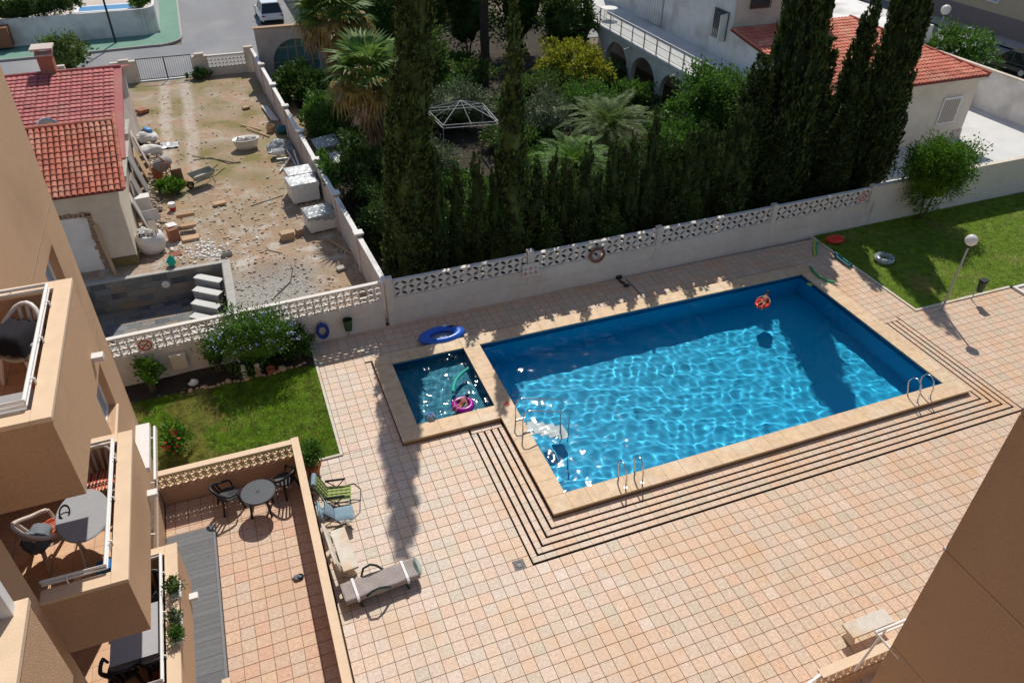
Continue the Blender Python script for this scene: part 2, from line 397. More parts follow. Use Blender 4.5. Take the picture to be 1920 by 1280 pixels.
mat_leaf('bright_leaf', (.05, .14, .012), (.16, .29, .03), .35)
mat_leaf('yellow_leaf', (.10, .14, .012), (.42, .40, .03), .35)
mat_leaf('grey_leaf', (.06, .085, .04), (.21, .26, .14), .25)
mat_leaf('fan_leaf', (.06, .14, .025), (.18, .27, .05), .35)
mat_leaf('fan_old', (.22, .16, .035), (.34, .22, .06), .35)
mat_leaf('fan_dead', (.16, .10, .055), (.27, .18, .10), .2)
mat_leaf('date_leaf', (.06, .11, .022), (.18, .26, .055), .3)
mat_leaf('date_leaf_b', (.06, .14, .015), (.17, .31, .035), .3)
mat_leaf('pine_leaf', (.045, .09, .02), (.15, .22, .05), .3)
mat_leaf('grass_leaf', (.12, .25, .010), (.27, .46, .03), .4, .6, (.42, .38, .12))
mat_leaf('grass_leaf_dry', (.24, .24, .05), (.46, .42, .13), .4, .6, (.56, .46, .22))
# ------------------------------------------------------------------ ground and water
POOL = (6.63, 20.25, 12.73, 19.97); KID = (3.53, 6.03, 16.80, 19.97); EMPTY = (-7.6, -1.38, 24.3, 28.78)
def mosaic(name, c1, c2):
    m = bpy.data.materials.new(name); m.use_nodes = True; nt = m.node_tree; L = nt.links.new; b = nt.nodes['Principled BSDF']
    geo = NN(nt, 'ShaderNodeNewGeometry'); vo = NN(nt, 'ShaderNodeTexVoronoi'); vo.inputs['Scale'].default_value = 22; L(geo.outputs['Position'], vo.inputs['Vector'])
    mx = NN(nt, 'ShaderNodeMix', data_type='RGBA'); L(vo.outputs['Color'], mx.inputs[0]); mx.inputs[6].default_value = (*c1, 1); mx.inputs[7].default_value = (*c2, 1)
    L(mx.outputs[2], b.inputs['Base Color']); b.inputs['Roughness'].default_value = .5; b.inputs['Specular IOR Level'].default_value = .2; MC[name] = m
mosaic('mosaic', (.0, .40, .66), (.0, .50, .76))
mosaic('mosaic_dark', (.004, .10, .24), (.01, .16, .32)); mosaic('mosaic_kid', (.008, .19, .28), (.02, .27, .38))
def mat_water(name, tint):
    m = bpy.data.materials.new(name); m.use_nodes = True; nt = m.node_tree; nt.nodes.clear()
    g = NN(nt, 'ShaderNodeBsdfRefraction'); g.inputs['IOR'].default_value = 1.33; g.inputs['Roughness'].default_value = 0.; g.inputs['Color'].default_value = (*tint, 1)
    gl = NN(nt, 'ShaderNodeBsdfGlossy'); gl.inputs['Roughness'].default_value = .075; gl.inputs['Color'].default_value = (.007, .007, .007, 1); ad = NN(nt, 'ShaderNodeAddShader'); nt.links.new(g.outputs[0], ad.inputs[0]); nt.links.new(gl.outputs[0], ad.inputs[1])
    o = NN(nt, 'ShaderNodeOutputMaterial'); nt.links.new(ad.outputs[0], o.inputs[0]); MC[name] = m
mat_water('water', (.92, .98, 1.))
rect_sheet('ground', 'earth', -260, 320, -120, 420, -.09, holes=[(POOL[0]-.05, POOL[1]+.05, POOL[2]-.05, POOL[3]+.05), (KID[0]-.05, KID[1]-.02, KID[2]-.05, KID[3]+.05), EMPTY])
def basin(name, r, zb, zt, m, t=.04):
    x0, x1, y0, y1 = r; b = B()
    b.quad((x0, y0, zb), (x1, y0, zb), (x1, y1, zb), (x0, y1, zb))
    for p, q in (((x0, y0), (x0, y1)), ((x0, y1), (x1, y1)), ((x1, y1), (x1, y0)), ((x1, y0), (x0, y0))): b.quad((*p, zb), (*q, zb), (*q, zt), (*p, zt))
    o = b.build(name, m); o.cycles.is_caustics_receiver = True; return o
def water(name, r, z, seed, step, amp, lam):
    x0, x1, y0, y1 = r; X = np.linspace(x0, x1, int((x1-x0)/step)); Y = np.linspace(y0, y1, int((y1-y0)/step)); gx, gy = np.meshgrid(X, Y); rr = np.random.RandomState(seed)
    Z = np.zeros_like(gx)
    wx = gx+.12*fbm(gx, gy, seed+5, 2, 1.1); wy = gy+.12*fbm(gx, gy, seed+9, 2, 1.2)
    for k in range(26):
        l = lam*math.exp(rr.uniform(-.75, 1.15)); t = rr.rand()*2*PI; Z += amp*(l/lam)**1.3*np.sin((wx*math.cos(t)+wy*math.sin(t))*2*PI/l+rr.rand()*6.3)/math.sqrt(13)
    V = np.stack([gx.ravel(), gy.ravel(), z+Z.ravel()], 1); nx, ny = len(X), len(Y); i = np.arange(nx*ny).reshape(ny, nx)
    F = np.stack([i[:-1, :-1].ravel(), i[:-1, 1:].ravel(), i[1:, 1:].ravel(), i[1:, :-1].ravel()], 1)
    me = np_mesh(name, V, F); me.polygons.foreach_set('use_smooth', [True]*len(me.polygons))
    o = struct(link(name, me, 'water')); o.cycles.is_caustics_caster = True; return o
water('water', POOL, .05, 3, .035, .0031, .42)
water('water', (KID[0]+.01, KID[1]-.01, KID[2]+.01, KID[3]-.01), .05, 8, .022, .0042, .30)
pool = thing('swimming_pool', 'large rectangular swimming pool of blue water edged in travertine', 'pool', (13.4, 16.3, 0))
kid = thing('paddling_pool', 'small square paddling pool with dark teal water beside the large pool', 'pool', (4.8, 18.4, 0))
def rel(o, par): o.parent = par; o.matrix_parent_inverse = Matrix.Translation(-par.location); return o
rel(basin('basin', POOL, -1.55, .11, 'mosaic'), pool); rel(basin('basin', KID, -.42, .11, 'mosaic_kid'), kid)
for par, r in ((pool, POOL), (kid, KID)):
    x0, x1, y0, y1 = r; e = .004; bb = B()
    for p, q in (((x0+e, y0+e), (x0+e, y1-e)), ((x0+e, y1-e), (x1-e, y1-e)), ((x1-e, y1-e), (x1-e, y0+e)), ((x1-e, y0+e), (x0+e, y0+e))): bb.quad((*p, -.14), (*q, -.14), (*q, .105), (*p, .105))
    o = rel(bb.build('waterline_band', 'mosaic_dark'), par); o.cycles.is_caustics_receiver = True
def coping(par, x0, x1, y0, y1, along):
    n = max(1, round(((x1-x0) if along == 'x' else (y1-y0))/.6)); g = .002
    for k in range(n):
        if along == 'x': a, c, d, e = x0+(x1-x0)*k/n+g, x0+(x1-x0)*(k+1)/n-g, y0, y1
        else: a, c, d, e = x0, x1, y0+(y1-y0)*k/n+g, y0+(y1-y0)*(k+1)/n-g
        j = random.uniform(-.003, .003)
        o = B().box((0, 0, 0), (c-a, e-d, .05)).build('coping_stone', 'travertine', None, bevel=.005)
        o.location = ((a+c)/2, (d+e)/2, .135+j*.6); rel(o, par)
coping(pool, 6.03, 20.85, 12.13, 12.725, 'x'); coping(pool, 20.255, 20.85, 12.73, 19.965, 'y'); coping(pool, 6.03, 20.85, 19.975, 20.55, 'x')
coping(pool, 6.035, 6.625, 12.73, 19.965, 'y'); coping(kid, 2.93, 3.525, 16.2, 19.965, 'y'); coping(kid, 3.53, 6.03, 16.2, 16.795, 'x'); coping(kid, 2.93, 6.025, 19.975, 20.55, 'x')
b = B()
for a in ((6.06, 20.82, 12.16, 12.69), (20.29, 20.82, 12.70, 19.99), (6.07, 20.82, 20.0, 20.52), (6.07, 6.59, 12.70, 19.99)): b.b2(*a, -.1, .109)
rel(b.build('pool_surround', 'coping_side'), pool)
b = B()
for a in ((2.96, 3.49, 16.23, 19.99), (3.50, 6.05, 16.23, 16.76), (2.96, 6.05, 20.0, 20.52)): b.b2(*a, -.1, .109)
rel(b.build('pool_surround', 'coping_side'), kid)
# ------------------------------------------------------------------ tiled floors
def tile_cells(x0, x1, y0, y1, ph, forb, s=.33):
    out = []
    for i in range(math.floor((x0-ph[0])/s), math.ceil((x1-ph[0])/s)):
        for j in range(math.floor((y0-ph[1])/s), math.ceil((y1-ph[1])/s)):
            c = [max(x0, ph[0]+i*s), min(x1, ph[0]+(i+1)*s), max(y0, ph[1]+j*s), min(y1, ph[1]+(j+1)*s)]; ok = True
            for f in forb:
                if c[0] < f[1] and c[1] > f[0] and c[2] < f[3] and c[3] > f[2]:
                    ops = [(f[1]-c[0], 0, f[1]), (c[1]-f[0], 1, f[0]), (f[3]-c[2], 2, f[3]), (c[3]-f[2], 3, f[2])]; d, k, v = min(ops); c[k] = v
                    if c[1]-c[0] < .03 or c[3]-c[2] < .03: ok = False; break
            if ok and c[1]-c[0] > .03 and c[3]-c[2] > .03: out.append(tuple(c))
    return out
def tile_geo(w, d, h=.03, ch=.004):
    x, y = w/2, d/2
    V = [(-x, -y, -h), (x, -y, -h), (x, y, -h), (-x, y, -h), (-x, -y, -ch), (x, -y, -ch), (x, y, -ch), (-x, y, -ch), (-x+ch, -y+ch, 0), (x-ch, -y+ch, 0), (x-ch, y-ch, 0), (-x+ch, y-ch, 0)]
    F = [(8, 9, 10, 11)]+[(a, (a+1) % 4, 4+(a+1) % 4, 4+a) for a in range(4)]+[(4+a, 4+(a+1) % 4, 8+(a+1) % 4, 8+a) for a in range(4)]
    return np.array(V), F
def lay_tiles(floor_name, cells, m, gap=.011, nmax=300, vis=lambda x, y: True, z=0., piece='tile', bed=True, bedmat='mortar'):
    if bed:
        b = B()
        for c in cells: b.quad((c[0], c[2], z-.02), (c[1], c[2], z-.02), (c[1], c[3], z-.02), (c[0], c[3], z-.02))
        base = struct(b.build(floor_name, bedmat))
    else: base = floor_name
    def score(c):
        x, y = (c[0]+c[1])/2, (c[2]+c[3])/2; p = proj(x, y, z)
        if not (8 < p[0] < 1912 and 8 < p[1] < 1272 and vis(x, y)) or p[2] < 1: return 1e9
        return p[2]/math.sqrt((c[1]-c[0])*(c[3]-c[2]))
    order = sorted(range(len(cells)), key=lambda i: score(cells[i])); cache = {}; rest = B(); rr = np.random.RandomState(5)
    for k, i in enumerate(order):
        c = cells[i]; wd, dp = round(c[1]-c[0]-gap, 3), round(c[3]-c[2]-gap, 3)
        if wd < .012 or dp < .012: continue
        loc = ((c[0]+c[1])/2, (c[2]+c[3])/2, z+rr.uniform(-.0015, .0015))
        if k < nmax and score(c) < 1e8:
            if (wd, dp) not in cache: cache[(wd, dp)] = B().add(*tile_geo(wd, dp)).mesh(piece)
            link(piece, cache[(wd, dp)], m, parent=base, loc=loc)
        else:
            V, F = tile_geo(wd, dp); rest.add(V+np.array(loc), F)
    if rest.n:
        o = rest.build(piece+'_field', m, parent=base); o['kind'] = 'stuff'
    return base
PF = [(2.93, 20.85, 20.55-.01, 20.55), (6.03, 20.85, 12.13, 20.55), (2.93, 6.04, 16.2, 20.55)]
BAND = [(4.94, 6.03, 10.93, 15.97), (4.94, 21.88, 10.93, 12.13), (20.85, 21.88, 10.93, 16.25)]
cells = tile_cells(.1, 36., 2., 16.45, (1.371, .02), PF+BAND+[(27.6, 36, 14.9, 16.45)])
cells += tile_cells(1.2, 22.78, 16.45, 22.4, (1.371, .02), PF+BAND)
lay_tiles('pavement', cells, 'deck_tile', vis=lambda x, y: not (x > 9.3 and y < 7.3))
sc_ = []
for i in range(5):
    y0, y1 = 10.972+.22*i, (11.135+.22*i if i < 4 else 12.125); xa, xb = 4.98+.22*i, 21.84-.22*i
    k = xa
    while k < xb-.02: e = min(xb, (math.floor((k-1.371)/.33+1e-6)+1)*.33+1.371); sc_.append((k, e, y0, y1)); k = e
    for x0, x1, yt in ((xa, (xa+.163 if i < 4 else 6.022), 15.95), ((xb-.163 if i < 4 else 20.86), xb, 16.24)):
        k = y1+.002
        while k < yt-.02: e = min(yt, (math.floor((k-.02)/.33+1e-6)+1)*.33+.02); sc_.append((x0, x1, k, e)); k = e
mat('slot_dark', (.03, .02, .017), .95, .2, 9)
base = B()
for a in BAND[:1]: base.quad((4.94, 10.93, -.06), (6.06, 10.93, -.06), (6.06, 15.97, -.06), (4.94, 15.97, -.06))
base.quad((6.06, 10.93, -.06), (21.88, 10.93, -.06), (21.88, 12.16, -.06), (6.06, 12.16, -.06)); base.quad((20.82, 12.16, -.06), (21.88, 12.16, -.06), (21.88, 16.25, -.06), (20.82, 16.25, -.06))
chan = struct(base.build('drainage_channel', 'slot_dark'))
lay_tiles(chan, sc_, 'deck_tile', gap=.004, bed=False, piece='slot_paver')
# patio of the ground floor flat
pc = tile_cells(-2.47, -.16, 4., 15.02, (-.16, .1), [])+tile_cells(-3.70, -.16, 15.02, 16.2, (-.16, .1), [])
lay_tiles('patio_floor', pc, 'patio_tile', gap=.012, vis=lambda x, y: y > 9)
# lawn kerbs, slabs
for nm, a in (('kerb', (1.10, 1.19, 16.42, 22.30)), ('kerb', (-.02, 1.10, 16.42, 16.5)), ('kerb', (22.79, 22.89, 16.46, 22.66)), ('kerb', (22.89, 27.6, 16.46, 16.57))):
    bb = B().b2(*a, -.08, .045).build(nm, 'stone_bench', bevel=.01); struct(bb)
tr = thing('shower_tray', 'white outdoor shower tray at the end of the lawn kerb', 'shower tray', (28.6, 15.7, 0))
b = B(); b.b2(-.95, .95, .62, .74, -.05, .09); b.b2(-.95, .95, -.74, -.62, -.05, .09); b.b2(-.95, -.83, -.62, .62, -.05, .09); b.b2(.83, .95, -.62, .62, -.05, .09); b.build('rim', 'white_plastic', tr, bevel=.015)
B().b2(-.83, .83, -.62, .62, -.05, .02).build('pan', 'patio_tile', tr)
mat('lawn_soil', (.15, .20, .03), 1., .25, 5, big=(.24, .23, .07), bigscale=.7)
def lawn(name, rects, n, seed, m, dry=None):
    b = B()
    for (x0, x1, y0, y1) in rects: b.quad((x0, y0, 0), (x1, y0, 0), (x1, y1, 0), (x0, y1, 0))
    struct(b.build(name, 'lawn_soil', loc=(0, 0, .004)))
    rr = np.random.RandomState(seed); A = np.array([(r[1]-r[0])*(r[3]-r[2]) for r in rects]); A = A/A.sum(); P = []
    for r, a in zip(rects, A): k = int(n*a); P.append(np.stack([rr.uniform(r[0], r[1]+.05, k), rr.uniform(r[2]-.05, r[3], k)], 1))
    P = np.concatenate(P); D = fbm(P[:, 0], P[:, 1], seed, 4, 1.4)
    def blades(nm, Q, mm):
        k = len(Q)
        if not k: return
        h = rr.uniform(.025, .06, k); t = rr.rand(k)*2*PI; wd = rr.uniform(.004, .009, k); ln = rr.uniform(.2, 1.1, k)*h; t2 = rr.rand(k)*2*PI
        c, s = np.cos(t)*wd, np.sin(t)*wd; z0 = np.full(k, .004)
        V = np.stack([np.stack([Q[:, 0]-c, Q[:, 1]-s, z0], 1), np.stack([Q[:, 0]+c, Q[:, 1]+s, z0], 1), np.stack([Q[:, 0]+np.cos(t2)*ln, Q[:, 1]+np.sin(t2)*ln, z0+h], 1)], 1).reshape(-1, 3)
        o = link(nm, np_mesh(nm, V, np.arange(3*k).reshape(-1, 3)), mm); o['kind'] = 'stuff'; o['label'] = 'short green mown grass of the lawn beside the pool deck'; o['category'] = 'grass'; return o
    msk = (D + (dry(P) if dry is not None else 0)) > .75
    a = blades(name+'_grass', P[~msk], m); c = blades(name+'_dry_grass', P[msk], 'grass_leaf_dry')
    return a, c
g1, g2 = lawn('garden_lawn', [(-3.70, 1.10, 16.5, 21.0), (-6., -3.70, 16.85, 21.0)], 150000, 3, 'grass_leaf', dry=lambda P: np.clip((-.6-P[:, 0])*.75, -.6, 1.6)+np.clip((18.4-P[:, 1])*.3, -1, .5))
g1['label'] = 'green mown grass of the small walled garden lawn'; g2['label'] = 'yellowed dry grass of the small walled garden lawn'
g1, g2 = lawn('side_lawn', [(22.89, 36.5, 16.57, 22.7)], 150000, 4, 'grass_leaf', dry=lambda P: P[:, 0]*0-.05)
g1['label'] = 'green mown grass of the lawn with the globe lamp'; g2['label'] = 'yellowed patches of grass in the lawn with the globe lamp'
rect_sheet('flower_bed', 'soil_dark', -6.1, 1.16, 20.95, 22.3, .012, dz=lambda x, y: .02*fbm(x, y, 2, 3, 3), step=.15)
# building lot: bumpy soil
def lot_mat():
    m = bpy.data.materials.new('lot_soil'); m.use_nodes = True; nt = m.node_tree; L = nt.links.new; b = nt.nodes['Principled BSDF']; geo = NN(nt, 'ShaderNodeNewGeometry'); MC['lot_soil'] = m
    def noise(s, d=6, r=.6):
        n = NN(nt, 'ShaderNodeTexNoise'); n.inputs['Scale'].default_value = s; n.inputs['Detail'].default_value = d; n.inputs['Roughness'].default_value = r; L(geo.outputs['Position'], n.inputs['Vector']); return n.outputs['Fac']
    def mr(v, a, c, lo=0., hi=1.):
        x = NN(nt, 'ShaderNodeMapRange'); L(v, x.inputs[0]); x.inputs[1].default_value = a; x.inputs[2].default_value = c; x.inputs[3].default_value = lo; x.inputs[4].default_value = hi; return x.outputs[0]
    def mix(a, c, f):
        x = NN(nt, 'ShaderNodeMix', data_type='RGBA'); L(f, x.inputs[0])
        for s, v in ((x.inputs[6], a), (x.inputs[7], c)):
            if isinstance(v, tuple): s.default_value = (*v, 1)
            else: L(v, s)
        return x.outputs[2]
    sx = NN(nt, 'ShaderNodeSeparateXYZ'); L(geo.outputs['Position'], sx.inputs[0])
    def mth(op, a, c=0.):
        x = NN(nt, 'ShaderNodeMath', operation=op)
        for s, v in ((x.inputs[0], a), (x.inputs[1], c)):
            if isinstance(v, (int, float)): s.default_value = v
            else: L(v, s)
        return x.outputs[0]
    col = mix((.36, .275, .19), (.41, .275, .18), mr(noise(.35), .4, .6))
    col = mix(col, (.54, .49, .42), mr(noise(1.1), .48, .66))
    # old wheel tracks of pale gravel leading from the gate
    trk = mth('MULTIPLY', mr(mth('ABSOLUTE', mth('SUBTRACT', mth('ABSOLUTE', mth('ADD', mth('ADD', sx.outputs[0], 2.35), mth('MULTIPLY', noise(.4), .5))), .62), 0.), .42, .18), mr(sx.outputs[1], 36.5, 41))
    col = mix(col, (.52, .45, .38), mth('MULTIPLY', trk, mr(noise(2.2), .3, .6)))
    # weeds away from the tracks, far half
    wd = mth('MULTIPLY', mr(noise(.55), .44, .62), mth('MULTIPLY', mr(sx.outputs[1], 32, 38), mth('SUBTRACT', 1., mth('MULTIPLY', trk, .8))))
    col = mix(col, (.24, .20, .085), wd)
    # grey gravel heap near the new pool
    gv = mth('MULTIPLY', mr(sx.outputs[1], 28.4, 26.6), mr(mth('ADD', sx.outputs[0], mth('MULTIPLY', noise(.9), 2.)), 3.4, 2.6)); col = mix(col, (.38, .36, .32), gv)
    n = noise(26, 4); x = NN(nt, 'ShaderNodeVectorMath', operation='SCALE'); L(col, x.inputs[0]); L(mr(n, .3, .7, .72, 1.28), x.inputs['Scale']); L(x.outputs[0], b.inputs['Base Color']); b.inputs['Roughness'].default_value = 1; b.inputs['Specular IOR Level'].default_value = .1
    bp = NN(nt, 'ShaderNodeBump'); bp.inputs['Strength'].default_value = .8; bp.inputs['Distance'].default_value = .05; L(n, bp.inputs['Height']); L(bp.outputs[0], b.inputs['Normal'])
lot_mat()
def lotz(x, y):
    x = np.asarray(x, float); y = np.asarray(y, float)
    return .035*fbm(x, y, 11, 5, 1.2)+.28*np.exp(-((x-1.0)**2/1.2+(y-28.1)**2/.8))+.16*np.exp(-((x-2.8)**2/1.+(y-33.4)**2/2.))+.15*np.exp(-((x+3.2)**2/.5+(y-29.6)**2/.15))
rect_sheet('building_lot_ground', 'lot_soil', -7.6, 4.1, 22.55, 54.2, -.0, holes=[EMPTY], dz=lotz, step=.16, smooth=True)
def stones(name, n, area, size, m, seed, zf, label, cat):
    rr = np.random.RandomState(seed); V = []; F = []; cube = np.array([(-1, -1, -1), (1, -1, -1), (1, 1, -1), (-1, 1, -1), (-1, -1, 1), (1, -1, 1), (1, 1, 1), (-1, 1, 1)], float)
    fc = np.array([(3, 2, 1, 0), (4, 5, 6, 7), (0, 1, 5, 4), (1, 2, 6, 5), (2, 3, 7, 6), (3, 0, 4, 7)])
    for k in range(n):
        x, y = area(rr)
        s = size[0]*(size[1]/size[0])**(rr.rand()**2.5); q = cube*(1-.45*rr.rand(8, 1))*s*np.array([1, .8, .55]); q = q@rotm((rr.uniform(-.5, .5), rr.uniform(-.5, .5), rr.rand()*6)).T
        V.append(q+np.array([x, y, float(zf(x, y))+s*.2])); F.append(fc+8*k)
    o = link(name, np_mesh(name, np.concatenate(V), np.concatenate(F)), m); o['kind'] = 'stuff'; o['label'] = label; o['category'] = cat; return o
def lot_area(rr):
    while True:
        x, y = rr.uniform(-4.2, 3.9), 23+rr.rand()**1.3*30
        if x < -1.1 and y < 29.2: continue
        if rr.rand() < .25+.75*(y < 36): return x, y
stones('rubble', 5200, lot_area, (.008, .075), 'pebble', 21, lotz, 'stones and rubble strewn over the bare building lot', 'rubble')
stones('gravel', 2200, lambda rr: (rr.uniform(-1., 2.2)-.6*rr.rand(), rr.uniform(23.2, 27.4)), (.01, .035), 'cement', 22, lotz, 'grey gravel spread beside the unfinished slate pool', 'gravel')
stones('debris', 500, lambda rr: (-1.9+rr.randn()*.7, 30.3+rr.randn()*.55), (.015, .1), 'box_white', 23, lotz, 'white broken tile shards beside the stacked slabs', 'debris')
stones('rubble_heap', 700, lambda rr: (-4.05+abs(rr.randn())*.32, rr.uniform(30.6, 43)), (.02, .13), 'pebble', 24, lambda x, y: float(lotz(x, y))+max(0, .18-.3*(x+4.05)), 'broken bricks and rubble piled along the old house wall', 'rubble')
stones('rubble_heap', 260, lambda rr: (2.6+rr.randn()*.35, rr.uniform(36.5, 41.5)), (.02, .10), 'cement', 25, lotz, 'grey rubble piled along the lot side wall', 'rubble')
rect_sheet('garden_ground', 'soil_dark', 4.25, 26., 22.9, 62., -.005, dz=lambda x, y: .03*fbm(x, y, 4, 4, 1.), step=.5)
rect_sheet('driveway', 'concrete_pale', 26., 43.3, 22.95, 34.2, -.01)
rect_sheet('road', 'asphalt', -60, 60, 54.3, 62.2, -.045); rect_sheet('road', 'asphalt', -1.9, 8.2, 62.2, 140, -.041); rect_sheet('road', 'asphalt', 43.6, 56, 10, 140, -.049)
pv = B(); arc = [(-1.9-1.9+1.9*math.cos(a), 64.1+1.9*math.sin(a)) for a in np.linspace(-PI/2, 0, 9)]
pv.prism([(-40, 62.2-.9), (-9, 61.9)]+[(-3.9, 62.3)]+arc[1:]+[(-1.9, 130), (-3.3, 130), (-3.3, 65.4), (-40, 64.2)], -.04, .10); struct(pv.build('pavement', 'pavement_green'))
kb = B(); kp = [(-40, 61.25), (-9, 61.85), (-3.9, 62.24)]+[(x+.05*math.cos(a), y+.05*math.sin(a)) for (x, y), a in zip(arc[1:], np.linspace(-PI/2, 0, 9)[1:])]+[(-1.84, 130)]
for p, q in zip(kp, kp[1:]):
    d = np.array(q)-np.array(p); l = np.linalg.norm(d); kb.box(((p[0]+q[0])/2, (p[1]+q[1])/2, .035), (l+.05, .13, .14), (0, 0, math.atan2(d[1], d[0])))
struct(kb.build('kerb', 'pavement_grey'))
rect_sheet('pavement', 'pavement_grey', 56, 58, 10, 140, .08)
# ------------------------------------------------------------------ lattice walls
def petal_block(w, h, d, N=16, wid=.27, m=.10):
    """pierced wall block: square plate with a leaf-shaped hole from corner to corner"""
    pts = []
    for k in range(N//2): t = k/(N//2); pts.append((t, wid*math.sin(PI*t)))
    for k in range(N//2): t = 1-k/(N//2); pts.append((t, -wid*math.sin(PI*t)))
    a = math.atan2(h, w); L_ = math.hypot(w, h); inner = []; outer = []
    for t, s in pts:
        u = (t-.5)*(1-2*m)*1.05; x = u*w-s*math.sin(a)*L_*.8; y = u*h+s*math.cos(a)*L_*.8; inner.append((x, y))
    for (x, y) in inner:
        k = min(w/2/abs(x) if x else 9e9, h/2/abs(y) if y else 9e9); outer.append((x*k, y*k))
    # pull the two outer points nearest the free corners onto them
    for cx, cy in ((-w/2, h/2), (w/2, -h/2)):
        i = min(range(N), key=lambda q: (outer[q][0]-cx)**2+(outer[q][1]-cy)**2); outer[i] = (cx, cy)
    V = [(x, -d/2, y) for x, y in outer]+[(x, -d/2, y) for x, y in inner]+[(x, d/2, y) for x, y in outer]+[(x, d/2, y) for x, y in inner]; F = []
    for i in range(N):
        j = (i+1) % N; F += [(j, i, N+i, N+j), (2*N+i, 2*N+j, 3*N+j, 3*N+i), (N+j, N+i, 3*N+i, 3*N+j), (i, j, 2*N+j, 2*N+i)]
    return B().add(V, F).mesh('pierced_block')
def x_block(w, h, d):
    b = B(); t = .014
    b.b2(-w/2, w/2, -d/2, d/2, h/2-t, h/2); b.b2(-w/2, w/2, -d/2, d/2, -h/2, -h/2+t); b.b2(-w/2, -w/2+t, -d/2, d/2, -h/2+t, h/2-t); b.b2(w/2-t, w/2, -d/2, d/2, -h/2+t, h/2-t)
    a = math.atan2(h-2*t, w-2*t); l = math.hypot(w-2*t, h-2*t)
    b.box((0, 0, 0), (l, d*.9, .02), (0, a, 0)); b.box((0, 0, 0), (l, d*.86, .02), (0, -a, 0)); return b.mesh('pierced_block')
def lattice(par, p0, p1, z0, rows, ncol, bh, d, me, m, skip=()):
    p0, p1 = np.array(p0), np.array(p1); dv = p1-p0; a = math.atan2(dv[1], dv[0]); n = ncol
    for c in range(n):
        for r in range(rows):
            if (c, r) in skip: continue
            q = p0+dv*(c+.5)/n
            o = link('pierced_block', me, m, loc=(q[0], q[1], z0+bh*(r+.5)), rot=(0, 0, a), scale=((1 if c % 2 else -1)*.985, 1, (1 if r % 2 else -1)*.985)); rel(o, par)
def wallbox(par, name, p0, p1, z0, z1, t, m, bevel=.0):
    p0, p1 = np.array(p0), np.array(p1); dv = p1-p0; l = np.linalg.norm(dv); q = (p0+p1)/2
    o = B().box((0, 0, 0), (l, t, z1-z0)).build(name, m, bevel=bevel); o.location = (q[0], q[1], (z0+z1)/2); o.rotation_euler = (0, 0, math.atan2(dv[1], dv[0])); rel(o, par); return o
def leaf_block(w, h, d):
    b = B(); t = .016
    b.b2(-w/2, w/2, -d/2, d/2, h/2-t, h/2); b.b2(-w/2, w/2, -d/2, d/2, -h/2, -h/2+t); b.b2(-w/2, -w/2+t, -d/2, d/2, -h/2+t, h/2-t); b.b2(w/2-t, w/2, -d/2, d/2, -h/2+t, h/2-t)
    for sg in (-1, 1):
        P = []
        for k in range(7): u = k/6; q = sg*.20*math.sin(PI*u); P.append(((u-.5)*(w-2*t)-q*h, (u-.5)*(h-2*t)+q*w))
        for (x0, z0), (x1, z1) in zip(P, P[1:]): b.box(((x0+x1)/2, 0, (z0+z1)/2), (math.hypot(x1-x0, z1-z0)+.006, d*.8, .02), (0, -math.atan2(z1-z0, x1-x0), 0))
    return b.mesh('pierced_block')
blk = leaf_block(.262, .22, .08); blk2 = petal_block(.268, .212, .10, wid=.23)
wl = thing('boundary_wall', 'white wall with pierced blocks behind the blue flowering bush', 'wall', (-1., 22.2, 0))
A0, A1 = (-6.2, 21.98), (3.86, 22.42)
wallbox(wl, 'base', A0, A1, -.1, 1.14, .16, 'wall_white'); wallbox(wl, 'plinth', A0, A1, -.1, .58, .20, 'wall_white')
lattice(wl, (-6.2, 21.98), A1, 1.145, 3, 38, .22, .09, blk, 'lattice_white', skip={(35, 1)}); wallbox(wl, 'cap', A0, A1, 1.81, 1.87, .17, 'lattice_white', .01)
wr = thing('boundary_wall', 'long white pool wall of pierced block panels below the cypress trees', 'wall', (15, 22.6, 0))
def wy(x): return 22.42+(x-4.)*.0140
wallbox(wr, 'base', (4.16, wy(4.16)), (26.0, wy(26.)), -.1, 1.14, .18, 'wall_white'); wallbox(wr, 'plinth', (4.16, wy(4.16)-.01), (26.0, wy(26.)-.01), -.1, .60, .21, 'wall_white')
for a, c, n in ((4.27, 9.36, 19), (9.64, 14.88, 19), (15.14, 20.38, 19), (20.64, 25.6, 18)):
    lattice(wr, (a, wy(a)), (c, wy(c)), 1.145, 3, n, .212, .10, blk2, 'lattice_white'); wallbox(wr, 'cap', (a, wy(a)), (c, wy(c)), 1.783, 1.83, .18, 'lattice_white', .01)
for x, zt in ((4.13, 1.98), (9.5, 1.98), (15.01, 1.93), (20.51, 1.93), (25.72, 1.95)): wallbox(wr, 'pier', (x-.125, wy(x)), (x+.125, wy(x)), -.1, zt, .23, 'wall_white', .01)
we = thing('boundary_wall', 'plain white garden wall at the back of the side lawn', 'wall', (31, 22.8, 0))
wallbox(we, 'body', (25.86, wy(25.86)), (40, wy(40)), -.1, 1.84, .18, 'wall_white'); wallbox(we, 'cap', (25.86, wy(25.86)), (40, wy(40)), 1.84, 1.89, .24, 'plaster_cream', .01); wallbox(we, 'plinth', (25.86, wy(25.86)-.01), (40, wy(40)-.01), -.1, .5, .21, 'wall_white')
